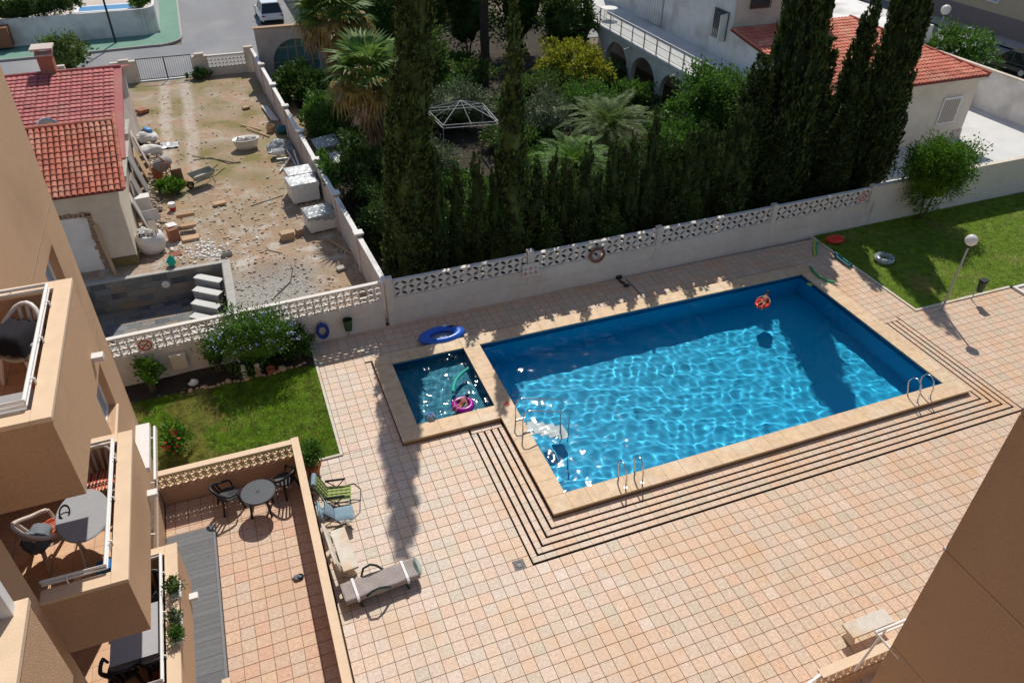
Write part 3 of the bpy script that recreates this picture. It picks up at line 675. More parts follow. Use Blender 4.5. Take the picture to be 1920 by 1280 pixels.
# lot side wall, with stepped caps and piers
ws = thing('boundary_wall', 'stained block wall with pale caps dividing building lot from overgrown garden', 'wall', (3.4, 38, 0))
def sx_(y): return 4.08-(y-22.6)*.052
ys = [22.62, 26.4, 30.2, 34., 37.8, 41.6, 45.4, 49.4, 53.6]
for i, (a, c) in enumerate(zip(ys, ys[1:])):
    wallbox(ws, 'panel', (sx_(a+.14), a+.14), (sx_(c-.14), c-.14), -.1, 1.55, .12, 'plaster_pink'); wallbox(ws, 'cap', (sx_(a+.15), a+.15), (sx_(c-.15), c-.15), 1.55, 1.62, .2, 'plaster_white', .012)
    if i: wallbox(ws, 'pier', (sx_(a-.13), a-.13), (sx_(a+.13), a+.13), -.1, 1.70, .26, 'plaster_pink', .01); wallbox(ws, 'pier_cap', (sx_(a-.19), a-.19), (sx_(a+.19), a+.19), 1.70, 1.78, .38, 'plaster_white', .02)
# front wall of the lot along the street
wf = thing('front_wall', 'pale street wall of the building lot with pierced panel and piers', 'wall', (0, 54, 0))
for a, c, zt in ((-9.6, -8.6, 1.3), (-6.1, -4.62, 1.35), (-1.28, -.35, 1.3), (2.0, 2.62, 1.5)): wallbox(wf, 'pier', (a, 54.0), (c, 54.05), -.1, zt, .3, 'plaster_cream', .02)
for x in (-8.9, -5.3, -.8, 2.3): wallbox(wf, 'pier_cap', (x-.3, 54.01), (x+.3, 54.05), 1.36 if x < 1 else 1.5, 1.46 if x < 1 else 1.62, .3, 'plaster_cream', .03)
wallbox(wf, 'base', (-.35, 54.05), (2.0, 54.07), -.1, .5, .18, 'plaster_cream'); wallbox(wf, 'cap', (-.35, 54.05), (2.0, 54.07), 1.18, 1.26, .2, 'wall_white')
lattice(wf, (-.35, 54.05), (2.0, 54.07), .505, 3, 10, .225, .1, x_block(.235, .225, .1), 'lattice_white')
wallbox(wf, 'base', (-14, 54.), (-9.6, 54.), -.1, .8, .2, 'plaster_cream')
def bar_gate(name, label, x0, x1, y, z0, z1, n, m='dark_metal', leaves=2):
    g = thing(name, label, 'gate', ((x0+x1)/2, y, 0)); w_ = (x1-x0)/leaves
    for k in range(leaves):
        lf = B(); a, c = x0+w_*k-(x0+x1)/2+.02, x0+w_*(k+1)-(x0+x1)/2-.02
        for z in (z0, z1): lf.b2(a, c, -.02, .02, z-.025, z+.025)
        for x in (a, c): lf.b2(x-.02, x+.02, -.025, .025, z0-.06, z1+.03)
        fr = lf.build('leaf_frame', m, g)
        for j in range(1, n): x = a+(c-a)*j/n; B().b2(x-.009, x+.009, -.011, .011, z0, z1).build('bar', m, fr)
    return g
bar_gate('driveway_gate', 'black iron double driveway gate in the lot front wall', -4.6, -1.3, 54.0, .14, 1.42, 12)
B().b2(-4.62, -1.28, 53.9, 54.2, -.1, .06).build('threshold', 'concrete_pale'); struct(bpy.data.objects['threshold'])
bar_gate('garden_gate', 'narrow black iron gate beside the tiled roof chimney', -8.55, -6.15, 54.0, .14, 1.1, 12, leaves=1)
# ------------------------------------------------------------------ apartment block, left
XF, XO = -3.72, -2.62
def grid_wall_x(x0, x1, y0, y1, z0, z1, ops):
    ysb = sorted({y0, y1, *[v for o in ops for v in o[:2]]}); zsb = sorted({z0, z1, *[v for o in ops for v in o[2:]]}); b = B()
    for ya, yb in zip(ysb, ysb[1:]):
        run = None
        for za, zb in list(zip(zsb, zsb[1:]))+[(None, None)]:
            hole = za is None or any(o[0] <= ya and yb <= o[1] and o[2] <= za and zb <= o[3] for o in ops)
            if hole:
                if run: b.b2(x0, x1, ya, yb, *run); run = None
            else: run = (run[0], zb) if run else (za, zb)
    return b
bld = thing('apartment_building', 'beige stucco apartment block with stacked corner balconies', 'building', (XF, 9, 0))
wins = [(14.25, 15.47, 1.3, 2.5), (14.25, 15.47, 4.28, 5.5), (14.25, 15.47, 7.28, 8.5)]
rel(grid_wall_x(XF-.28, XF, 11.151, 16.6, -.1, 22, wins).build('facade', 'stucco'), bld)
b = B(); b.b2(-9, XF, 16.601, 16.8, -.1, 22); b.b2(-9, XF-.281, 11.0, 11.15, -.1, 22); b.b2(-5.4, -5.2, 7.97, 10.99, -.1, 22); b.b2(-9, XF, 5.45, 7.97, -.1, 22); b.b2(-9, XF-.6, -6, 5.449, -.1, 22)
rel(b.build('wall', 'stucco'), bld)
for (a, c, z0, z1) in wins:
    wo = B(); t = .05
    wo.b2(XF-.24, XF-.16, a, c, z0, z0+t); wo.b2(XF-.24, XF-.16, a, c, z1-t, z1); wo.b2(XF-.24, XF-.16, a, a+t, z0+t, z1-t); wo.b2(XF-.24, XF-.16, c-t, c, z0+t, z1-t)
    fo = rel(wo.build('window', 'white_paint'), bld)
    sh = B()
    for k in range(12): zz = z0+t+(z1-z0-2*t)*k/12; sh.box((XF-.205, (a+c)/2, zz+(z1-z0-2*t)/24), (.02, c-a-2*t, (z1-z0-2*t)/12*.94), (0, .12, 0))
    s2 = sh.build('shutter', 'shutter_grey'); s2.parent = fo; s2.matrix_parent_inverse = fo.matrix_world.inverted() if False else Matrix()
    si = B().b2(XF-.27, XF+.05, a-.02, c+.02, z0-.04, z0-.001).build('sill', 'stucco_trim'); si.parent = fo
for z in (2.9, 5.9, 8.9, 11.9): rel(B().b2(XF-.01, XF+.006, 11.16, 16.58, z-.008, z+.008).build('joint', 'mortar'), bld)
def balcony(par, y0, y1, top, floor, bot, far=True):
    """loggia balcony: slab, three parapet walls with pale copings, white handrail"""
    bo = B(); t = .17
    bo.b2(-5.2, XO-t, y0+t, y1-t, bot+.02, floor-.02)
    bal = rel(bo.build('balcony', 'stucco'), par)
    def ch(bb, n, m, bev=0.): o = bb.build(n, m, bevel=bev); o.parent = bal; o.matrix_parent_inverse = Matrix.Translation(-Vector((0, 0, 0))); return o
    o = ch(B().b2(XO-t, XO, y0, y1, bot, top-.07), 'parapet', 'stucco'); ch(B().b2(XF, XO-t-.001, y0, y0+t, bot, top-.07), 'parapet', 'stucco'); ch(B().b2(XF, XO-t-.001, y1-t, y1, bot, top-.07), 'parapet', 'stucco')
    ch(B().b2(XO-.21, XO+.02, y0-.02, y1+.02, top-.07, top), 'coping', 'stucco_trim', .006); ch(B().b2(XF, XO-.212, y0-.02, y0+.2, top-.07, top-.002), 'coping', 'stucco_trim', .006); ch(B().b2(XF, XO-.212, y1-.2, y1+.02, top-.07, top-.002), 'coping', 'stucco_trim', .006)
    tl = B()
    for i in range(8):
        for j in range(10): 
            xa, ya = -5.2+.3*i, y0+t+.3*j
            if xa < XO-t-.02 and ya < y1-t-.02: tl.b2(xa+.003, min(xa+.297, XO-t), ya+.003, min(ya+.297, y1-t), floor-.02, floor)
    ch(tl, 'floor_tile', 'salmon_floor')['kind'] = 'stuff'
    rl = B(); zr = top+.10; xi = XO-.26
    rl.tube([(XF+.02, y1-.25, zr), (xi, y1-.25, zr), (xi, y0+.25, zr), (XF+.02, y0+.25, zr)], .026, 10)
    rl.tube([(XF+.02, y1-.25, zr-.07), (xi, y1-.25, zr-.07), (xi, y0+.25, zr-.07), (XF+.02, y0+.25, zr-.07)], .02, 8)
    for p in ((XF+.35, y1-.25), (xi, y1-.7), (xi, (y0+y1)/2), (xi, y0+.7), (XF+.35, y0+.25)): 
        dx, dy = (.06, 0) if p[0] == xi else (0, .06 if p[1] > (y0+y1)/2 else -.06)
        rl.tube([(p[0], p[1], zr), (p[0]+dx, p[1]+dy, zr-.02), (p[0]+dx, p[1]+dy, top-.03)], .013, 6)
    ch(rl, 'handrail', 'white_paint')
    sp = B(); sp.b2(XO, XO+.16, y1-.62, y1-.48, floor-.1, floor-.02); ch(sp, 'rain_spout', 'white_plastic')
    return bal
for top, fl, bt in ((10.0, 8.98, 8.68), (6.94, 5.96, 5.70), (3.93, 2.96, 2.68)): balcony(bld, 7.97, 11.15, top, fl, bt)
balcony(bld, 2.0, 5.44, 9.9, 8.9, 8.6)
gb = B(); gb.b2(-2.80, -2.70, 5.29, 5.41, 9.9, 12.6); gb.b2(-3.70, -2.805, 5.33, 5.36, 9.9, 12.6); rel(gb.build('glazing_post', 'white_paint'), bld)
# retracted awning above the garden door
aw = thing('awning', 'rolled up white awning with scalloped edge on the block wall', 'awning', (XF, 14.4, 2.6))
b = B(); b.b2(.001, .32, .4, 2.05, .02, .16); b.build('roll', 'white_plastic', aw, smooth=False)
b = B(); b.tube([(.40, .1, .0), (.40, 2.05, .0)], .03, 10); b.build('front_bar', 'white_paint', aw)
b = B(); n = 28; pr = []
for k in range(n*6+1): t = k/(n*6); pr.append((-2.1+4.15*t, -.10-.045*abs(math.sin(PI*t*n))))
for (y0, z0), (y1, z1) in zip(pr, pr[1:]): b.quad((.435, y0, -.0), (.435, y1, -.0), (.44, y1, z1), (.44, y0, z0))
b.build('valance', 'cream_fabric', aw)
for y in (-1.6, 0., 1.6): B().tube([(.05, y, .1), (.40, y, .0)], .018, 6).build('folding_arm', 'white_paint', aw)
# apartment block, right
br = thing('apartment_building', 'shaded brown stucco end wall of the neighbouring apartment block', 'building', (9.6, 4.8, 0))
for z0, z1 in ((-.1, 3.095), (3.11, 5.87), (5.885, 8.87), (8.885, 11.9), (11.915, 20.)): rel(B().b2(9.6, 10.6, -8, 4.82, z0, z1).build('wall_panel', 'stucco'), br)
rel(B().b2(9.63, 10.55, -7.9, 4.79, -.1, 19.9).build('wall_core', 'mortar'), br)
rel(B().b2(9.585, 9.61, 4.80, 4.85, 5.86, 5.93).build('joint_cap', 'white_plastic'), br)
hb = thing('balcony_railing', 'white tube railing at the corner of the brown block', 'railing', (10., 5.3, 2.9))
b = B(); b.tube([(-.38, -.7, .06), (-.38, -.1, .02), (1.2, -.1, .02)], .03, 8); b.tube([(-.30, -.1, -.14), (1.2, -.1, -.14)], .022, 8); b.build('rail', 'white_paint', hb)
for x in (-.1,): B().tube([(x, -.1, .02), (x-.3, -.1, -1.3)], .026, 8).build('post', 'white_paint', hb)
# patio walls
pw = thing('patio_wall', 'low beige patio wall with pierced top row enclosing the patio table', 'wall', (-1, 13, 0))
wallbox(pw, 'body', (-.05, 4.), (-.05, 16.42), -.1, 1.08, .17, 'stucco'); wallbox(pw, 'cap', (-.05, 3.98), (-.05, 16.44), 1.08, 1.13, .21, 'stucco_trim', .008)
wallbox(pw, 'body', (-3.70, 16.30), (-.14, 16.30), -.1, .58, .16, 'stucco'); wallbox(pw, 'cap', (-3.70, 16.30), (-.156, 16.30), 1.06, 1.12, .2, 'stucco_trim', .008)
xb = x_block(.1975, .236, .06); lattice(pw, (-3.70, 16.30), (-.14, 16.30), .583, 2, 18, .2365, .11, xb, 'stucco_trim')
p2 = thing('patio_wall', 'low pierced wall beside the stone bench under the brown block', 'wall', (10.3, 5.65, 0))
wallbox(p2, 'body', (9.3, 5.62), (14, 5.66), -.1, .42, .15, 'stucco'); wallbox(p2, 'cap', (9.28, 5.62), (14, 5.66), .9, .96, .2, 'stucco_trim', .008); lattice(p2, (9.3, 5.62), (14, 5.66), .423, 2, 24, .236, .11, xb, 'stucco_trim')
wallbox(p2, 'rail', (6.6, 5.1), (9.3, 5.62), .9, .95, .05, 'white_paint')
dk = thing('wooden_deck', 'grey plank decking along the foot of the beige apartment block', 'decking', (-3.1, 10, 0))
pm = B().box((0, 0, 0), (1.12, .137, .03)).mesh('plank')
for k in range(62):
    y = 6.2+k*.142
    rel(link('plank', pm, 'deck_grey', loc=(-3.10, y, .105+random.uniform(-.002, .002)), rot=(0, 0, random.uniform(-.004, .004))), dk)
rel(B().b2(-2.535, -2.475, 6.1, 15.02, 0, .118).build('edge_board', 'deck_trim'), dk); rel(B().b2(-3.66, -2.54, 6.12, 15.0, .01, .088).build('frame', 'mortar'), dk)
rel(B().b2(-2.47, -2.30, 6.2, 9.9, 0, .95).build('gate_post', 'stucco_trim'), dk)
# ------------------------------------------------------------------ tiled houses
def barrel_mesh(w, l, name='roof_tile'):
    n = 6; V = []; F = []
    for k, (y, s) in enumerate(((0, 1.), (l, .82))):
        for j in range(n+1): a = PI*j/n; V.append((-math.cos(a)*w/2*s, y, math.sin(a)*w*.42*s+(.025 if k == 0 else 0)))
    m2 = len(V)
    for j in range(n+1): a = PI*j/n; V.append((-math.cos(a)*w/2*.8, 0, math.sin(a)*w*.42*.8+.02))
    for j in range(n): F += [(j+1, j, n+1+j, n+2+j), (j, j+1, m2+j+1, m2+j)]
    return B().add(V, F).mesh(name)
def flat_mesh(w, l, name='roof_tile'):
    b = B(); b.prism([(-w/2, -.01), (-w/2+.015, .025), (-w/4, .045), (0, .025), (w/4, .045), (w/2-.015, .025), (w/2, -.01)], 0, l, 'y'); V = b.v[0]; V[:, 2] += .055*(1-V[:, 1]/l); return b.mesh(name)
def tile_roof(par, name, p_eave, p_eave2, p_top, m, w, pitch, me, nmax=300, right_top=None, left_top=None, sheetmat='clay_dark'):
    """roof plane: eave from p_eave to p_eave2, slope towards p_top; every tile its own piece"""
    e0, e1, tp = map(np.array, (p_eave, p_eave2, p_top)); U = e1-e0; LU = np.linalg.norm(U); U = U/LU; S = tp-e0; S = S-U*np.dot(S, U); LS = np.linalg.norm(S); S = S/LS; N = np.cross(U, S)
    rt = LU if right_top is None else right_top; lt = 0 if left_top is None else left_top
    sh = B(); c = [e0, e1, e0+U*rt+S*LS, e0+U*lt+S*LS]; sh.add([q for q in c]+[q-N*.09 for q in c], [(0, 1, 2, 3), (7, 6, 5, 4), (0, 4, 5, 1), (1, 5, 6, 2), (2, 6, 7, 3), (3, 7, 4, 0)])
    rf = rel(sh.build(name, sheetmat), par); Mx = Matrix(((U[0], S[0], N[0], 0), (U[1], S[1], N[1], 0), (U[2], S[2], N[2], 0), (0, 0, 0, 1))); eul = Mx.to_euler()
    items = []
    for r in range(int(LS/pitch)):
        lo, hi = lt*(r+.5)*pitch/LS, LU+(rt-LU)*(r+.5)*pitch/LS
        for c_ in range(int(LU/w)):
            u = (c_+.5)*w
            if lo < u < hi-w*.3: q = e0+U*u+S*(r*pitch-.03)+N*.012; p = proj(*q); items.append(((p[2] if (0 < p[0] < 1920 and 0 < p[1] < 1280) else p[2]+500), q))
    items.sort(key=lambda t: t[0]); rest = B(); vs_ = np.array([v.co[:] for v in me.vertices]); fs = [tuple(pp.vertices) for pp in me.polygons]; rm = np.array(Mx.to_3x3())
    for k, (d, q) in enumerate(items):
        q = q+N*random.uniform(-.006, .006)
        if k < nmax: o = link('roof_tile', me, m, loc=q, rot=eul); o.parent = rf; o.matrix_parent_inverse = Matrix.Translation(-Vector(par.location)*0)
        else: rest.add(vs_@rm.T+q, fs)
    if rest.n: o = rest.build('roof_tile_field', m); o.parent = rf; o['kind'] = 'stuff'
    return rf
# house on the building lot (left)
hl = thing('house', 'old house with red tiled roofs at the edge of the building lot', 'house', (-7, 34, 0))
rel(B().prism([(30.05, -.1), (30.05, 3.22), (32.9, 4.62), (33.1, 4.62), (33.1, -.1)], -12, -4.47, 'x').build('wall', 'plaster_cream'), hl)
rel(B().prism([(33.11, -.1), (33.11, 3.05), (41.4, 4.3), (46, 3.2), (46, -.1)], -14, -4.62, 'x').build('wall', 'plaster_pink'), hl)
tile_roof(hl, 'front_roof', (-12.1, 29.85, 3.30), (-4.18, 29.85, 3.30), (-12.1, 33.0, 4.87), 'barrel_clay', .212, .27, barrel_mesh(.19, .36))
tile_roof(hl, 'main_roof', (-14.2, 33.15, 3.24), (-4.2, 33.15, 3.24), (-14.2, 41.5, 4.52), 'red_roof', .46, .36, flat_mesh(.445, .40), sheetmat='red_roof')
rel(B().prism([(41.5, 4.45), (41.5, 4.54), (46.2, 3.3), (46.2, 3.2)], -14.2, -4.2, 'x').build('back_roof', 'red_roof'), hl)
b = B()
for k in range(17): x = -12.0+k*.46; b.tube([(x, 33.0, 4.90), (x+.46, 33.0, 4.90)], [.10, .085], 10)
rel(b.build('ridge_tiles', 'barrel_clay'), hl)['kind'] = 'stuff'
b = B()
for k in range(21): x = -14.1+k*.47; b.tube([(x, 41.5, 4.56), (x+.47, 41.5, 4.56)], [.09, .08], 8)
rel(b.build('ridge_tiles', 'red_roof'), hl)['kind'] = 'stuff'
b = B()
for k in range(12): y = 29.85+k*.29; b.tube([(-4.16, y, 3.34+(y-29.85)*.498), (-4.16, y+.29, 3.34+(y+.29-29.85)*.498)], [.09, .08], 8)
rel(b.build('verge_tiles', 'barrel_clay'), hl)['kind'] = 'stuff'
ch = rel(B().b2(-7.62, -7.0, 41.3, 41.95, 4.2, 5.35).build('chimney', 'brick_red'), hl)
o = B().b2(-7.67, -6.95, 41.25, 42.0, 5.35, 5.43).build('chimney_rim', 'cement'); o.parent = ch
for p in ((-7.58, 41.34), (-7.04, 41.34), (-7.04, 41.91), (-7.58, 41.91)): o = B().b2(p[0]-.05, p[0]+.05, p[1]-.05, p[1]+.05, 5.43, 5.64).build('post', 'brick_red'); o.parent = ch
o = B().b2(-7.78, -6.84, 41.14, 42.11, 5.64, 5.72).build('cap', 'plaster_pink'); o.parent = ch
# front face: boarded garage opening with broken plaster edge and leaning timber
bd = rel(B().b2(-9.0, -5.75, 30.0, 30.06, .02, 2.35).build('boarded_opening', 'plaster_white'), hl)
rr = np.random.RandomState(4); b = B()
for k in range(16): b.box((-5.68+rr.uniform(-.05, .06), 30.02, .1+k*.15), (rr.uniform(.10, .24), .05, .17), (0, rr.uniform(-.3, .3), 0))
for k in range(20): b.box((-8.9+k*.17, 30.02, 2.42+rr.uniform(-.04, .05)), (.2, .05, rr.uniform(.10, .22)), (0, rr.uniform(-.3, .3), 0))
rel(b.build('broken_plaster', 'mortar'), hl)['kind'] = 'stuff'
mat('moss_base', (.16, .13, .055), .95, .2, 6)
rel(B().b2(-5.55, -4.44, 30.0, 30.5, -.1, .42).build('damp_plinth', 'moss_base'), hl)
pl_ = tag(B().box((0, 0, 0), (.13, .05, 2.1)).build('plank', 'wood_pale', loc=(-5.45, 29.72, .98), rot=(R(-13), R(-6), 0)), 'timber leaning on the boarded opening of the old house', 'plank')
for k, (y, z) in enumerate(((33.6, 1.2), (36, 1.1), (38.5, 1.25))): rel(B().b2(-4.62, -4.44, y, y+2., z+1., z+1.06).build('ledge', 'cement'), hl)
# satellite dish on the roof
dish = thing('satellite_dish', 'grey satellite dish above the red roof', 'satellite dish', (-6.75, 33.75, 3.36))
b = B(); n = 20; V = [(0, 0, 0)]; F = []
for i in range(1, 5):
    r = .55*i/4
    for j in range(n): V.append((r*math.cos(2*PI*j/n), r*math.sin(2*PI*j/n), .22*r*r/.3))
for j in range(n): F.append((0, 1+j, 1+(j+1) % n))
for i in range(3):
    for j in range(n): F.append((1+i*n+j, 1+(i+1)*n+j, 1+(i+1)*n+(j+1) % n, 1+i*n+(j+1) % n))
V = np.array(V)@rotm((R(62), 0, R(50))).T+np.array((0, .1, 1.0)); b.add(V, F); o = b.build('reflector', 'galv', dish, smooth=True); o.modifiers.new('t', 'SOLIDIFY').thickness = .015
B().tube([(0, .1, -.1), (0, .1, 1.)], .025, 8).build('mast', 'galv', dish); B().tube([(.05, .1, .72), (.45, -.3, .9)], .014, 6).build('feed_arm', 'galv', dish); B().sphere((.47, -.32, .93), .05, 8, 6).build('feed_horn', 'dark_metal', dish)
# house on the right with low tiled roof
hr = thing('house', 'white villa with roof terrace and red tiled annexe behind the cypresses', 'house', (32, 33, 0))
rel(B().prism([(27.72, 29.2), (38.24, 29.2), (36.1, 36.2), (27.72, 36.2)], -.1, 3.5, 'z').build('annexe_wall', 'plaster_cream'), hr)
rel(B().b2(37.6, 38.26, 29.16, 29.5, -.1, .5).build('plinth', 'plaster_pink'), hr)
tile_roof(hr, 'annexe_roof', (27.55, 28.95, 3.52), (38.55, 28.95, 3.52), (27.55, 37.2, 4.72), 'barrel_clay', .245, .36, barrel_mesh(.235, .44), right_top=8.3)
b = B(); p0, p1 = np.array((38.55, 28.95, 3.60)), np.array((35.85, 37.2, 4.80))
for k in range(22): b.tube([p0+(p1-p0)*k/22, p0+(p1-p0)*(k+1)/22], [.10, .09], 8)
rel(b.build('hip_tiles', 'barrel_clay'), hr)['kind'] = 'stuff'
rel(B().prism([(38.5, 28.95), (38.55, 28.95), (36.0, 36.7), (35.9, 36.7)], 3.30, 3.5, 'z').build('eave_board', 'plaster_white'), hr); rel(B().b2(27.6, 38.4, 28.98, 29.19, 3.28, 3.46).build('eave_board', 'plaster_cream'), hr)
rel(B().b2(27.73, 33.9, 37.25, 52, -.1, 8.2).build('main_wall', 'plaster_cream'), hr)
rel(B().b2(27.6, 27.715, 37.26, 53, -.1, 8.2).build('side_wall', 'plaster_white'), hr)
rel(B().prism([(29.21, -.1), (37.25, -.1), (37.25, 4.60), (29.21, 3.42)], 27.6, 27.71, 'x').build('side_wall', 'plaster_white'), hr)
rel(B().b2(33.91, 44, 38.2, 60, -.1, 3.4).build('rear_wing', 'plaster_white'), hr)
for (xa, xb, za, zb) in ((28.6, 29.9, 5.7, 7.2), (31.4, 32.9, 5.4, 7.4)):
    f_ = rel(B().b2(xa, xb, 37.2, 37.26, za, zb).build('window', 'glass_dark'), hr)
    for k in range(9): x = xa+(xb-xa)*k/8; o = B().b2(x-.012, x+.012, 37.1, 37.13, za, zb).build('bar', 'dark_metal'); o.parent = f_
# annexe window with grille
f_ = rel(B().b2(36.05, 37.35, 29.12, 29.22, 1.0, 2.45).build('window', 'white_paint'), hr)
o = B().b2(36.15, 37.25, 29.10, 29.125, 1.1, 2.35).build('shutter', 'shutter_tan'); o.parent = f_
for k in range(11): x = 36.0+1.4*k/10; o = B().tube([(x, 29.08, .92), (x, 28.92, 1.0), (x, 28.90, 1.5), (x, 29.04, 1.75), (x, 29.05, 2.55)], .009, 5).build('grille_bar', 'white_paint'); o.parent = f_
for z, y in ((.98, 28.93), (2.5, 29.04)): o = B().b2(35.98, 37.42, y-.012, y+.012, z-.012, z+.012).build('grille_rail', 'white_paint'); o.parent = f_
# terrace on arches
tx0, tx1, ty0, ty1 = 24.25, 27.6, 31.8, 53.
rel(B().b2(tx0-.12, tx1, ty0, ty1, 2.78, 3.0).build('terrace_slab', 'concrete_pale'), hr)
def arch_wall(y0, y1, n):
    b = B(); w = (y1-y0)/n; rad = w*.42
    for k in range(n):
        a, c = y0+k*w, y0+(k+1)*w; m_ = (a+c)/2; ptsx = [m_+rad*math.cos(t) for t in np.linspace(0, PI, 13)]; ptsz = [1.15+rad*math.sin(t)*.9 for t in np.linspace(0, PI, 13)]
        b.b2(tx0, tx0+.3, a, m_-rad, -.1, 2.779); b.b2(tx0, tx0+.3, m_+rad, c, -.1, 2.779)
        for i in range(12): b.prism([(ptsx[i], ptsz[i]), (ptsx[i+1], ptsz[i+1]), (ptsx[i+1], 2.779), (ptsx[i], 2.779)], tx0, tx0+.3, 'x')
    return b
rel(arch_wall(31.9, 52.9, 6).build('arcade', 'plaster_white'), hr); rel(B().b2(tx1-.2, tx1-.05, 32, 53, -.1, 2.77).build('arcade_back', 'plaster_pink'), hr)
for y in (36.9, 42.4): rel(B().tube([(tx0+.1, y, 2.70), (tx0-.55, y-.15, 2.60)], .05, 8).build('rain_spout', 'plaster_white'), hr)
tr_ = thing('terrace_railing', 'thin iron railing along the villa roof terrace', 'railing', (tx0, 42, 3.))
for k in range(15):
    y = 32.0+k*1.48; rel(B().b2(tx0-.03, tx0+.03, y-.03, y+.03, 3.0, 4.0).build('post', 'galv'), tr_)
for z in (3.12, 3.55, 3.98): rel(B().b2(tx0-.018, tx0+.018, 32.0, 52.7, z-.018, z+.018).build('rail', 'galv'), tr_)
b = B()
for k in range(170): y = 32.05+k*.122; b.b2(tx0-.007, tx0+.007, y-.007, y+.007, 3.12, 3.98)
o = rel(b.build('bar', 'galv'), tr_); o['kind'] = 'stuff'
# shutters on the side wall of the villa
f_ = rel(B().b2(27.56, 27.61, 37.6, 39.0, 3.95, 5.5).build('window', 'glass_dark'), hr)
o = B().box((27.25, 37.55, 4.7), (.7, .05, 1.5), (0, 0, .35)).build('shutter', 'plaster_white'); o.parent = f_
for k in range(10): y = 37.6+1.4*k/9; o = B().tube([(27.56, y, 3.9), (27.36, y, 4.1), (27.36, y, 4.7), (27.52, y, 5.55)], .01, 5).build('grille_bar', 'galv'); o.parent = f_
rel(B().b2(27.55, 27.61, 44.6, 46.8, 3.02, 5.4).build('terrace_door', 'shutter_grey'), hr)
for k in range(7): o = rel(B().b2(27.52, 27.56, 44.7+k*.3, 44.92+k*.3, 3.05, 5.35).build('slat', 'plaster_white'), hr)
tb = thing('terrace_table', 'round white table on the villa roof terrace', 'table', (25.3, 47.6, 3.))
B().lathe([(.0, .70), (.52, .70), (.55, .73), (.52, .75), (0., .75)], 24).build('table_top', 'white_plastic', tb, smooth=False)
for a in range(4): B().tube([(.35*math.cos(a*PI/2), .35*math.sin(a*PI/2), 0), (.3*math.cos(a*PI/2), .3*math.sin(a*PI/2), .7)], .025, 6).build('leg', 'white_plastic', tb)
# right-hand street: boundary wall, beige block
wq = thing('boundary_wall', 'weathered white wall between the pale driveway and the street', 'wall', (43.4, 30, 0))
wallbox(wq, 'body', (43.4, 20), (43.2, 36.6), -.1, 2.25, .2, 'plaster_white'); wallbox(wq, 'cap', (43.4, 20), (43.2, 36.6), 2.25, 2.32, .28, 'plaster_cream')
bb = thing('apartment_building', 'tan apartment block with mauve base across the street', 'building', (58, 45, 0))
rel(B().b2(58, 68, 8, 90, -.1, 1.5).build('plinth', 'mauve_plinth'), bb); rel(B().b2(58.05, 68, 8.05, 90, 1.5, 13).build('wall', 'beige_far'), bb)
for y, z0, z1, wd in ((34.5, 2.0, 4.4, 1.6), (39.8, 2.0, 4.4, 1.6), (45.2, 2.2, 5.2, 2.0), (49.3, 2.6, 4.8, 1.5), (53.5, 2.2, 5.0, 2.), (58.5, 2.2, 5.0, 2.), (30, 2., 4.4, 1.6)):
    f_ = rel(B().b2(57.97, 58.1, y, y+wd, z0, z1).build('window', 'white_paint'), bb); o = B().b2(57.95, 57.975, y+.1, y+wd-.1, z0+.1, z1-.1).build('shutter', 'shutter_grey'); o.parent = f_
rel(B().b2(57.7, 58.05, 8, 90, 6.6, 6.9).build('cornice', 'plaster_pink'), bb)
# arched garden pavilion by the street
ap = thing('garden_arch', 'pinkish garden wall with large glazed arch beside the street', 'arch wall', (4.6, 52.6, 0))
def arch_face(x0, x1, y, zt, cx, rad, zs, t):
    b = B(); b.b2(x0, cx-rad, y, y+t, -.1, zt); b.b2(cx+rad, x1, y, y+t, -.1, zt); A = np.linspace(0, PI, 17)
    for i in range(16):
        p, q = (cx+rad*math.cos(A[i]), zs+rad*math.sin(A[i])), (cx+rad*math.cos(A[i+1]), zs+rad*math.sin(A[i+1])); b.prism([p, q, (q[0], zt), (p[0], zt)], y, y+t, 'y')
    return b
rel(arch_face(2.75, 8.0, 51.7, 3.2, 5.1, 1.5, .95, .25).build('wall', 'plaster_pink'), ap); 
rel(B().b2(2.7, 8.1, 51.62, 52.03, 3.2, 3.27).build('wall_cap', 'stone_orange'), ap)
gz_ = rel(B().b2(3.6, 6.6, 52.0, 52.04, .0, 2.5).build('glazing', 'glass_teal'), ap)
for x in (3.65, 4.6, 5.15, 6.1): o = B().b2(x-.05, x+.05, 51.93, 51.99, 0, 2.5).build('glazing_bar', 'wood_grey' if x < 5 else 'wood_pale'); o.parent = gz_
for z in (1.0, 1.9): o = B().b2(3.6, 6.6, 51.94, 51.99, z-.03, z+.03).build('glazing_bar', 'galv'); o.parent = gz_
rel(B().b2(3.65, 4.9, 51.35, 51.68, 0, .4).build('planter', 'yellow_paint'), ap)
yw = thing('yellow_building', 'ochre yellow building side beyond the parked white car', 'building', (9, 75, 0)); rel(B().b2(8.4, 22, 62.6, 120, -.1, 4.2).build('wall', 'yellow_paint'), yw); rel(B().b2(8.3, 22.1, 62.5, 120, 4.2, 4.4).build('cornice', 'plaster_cream'), yw)
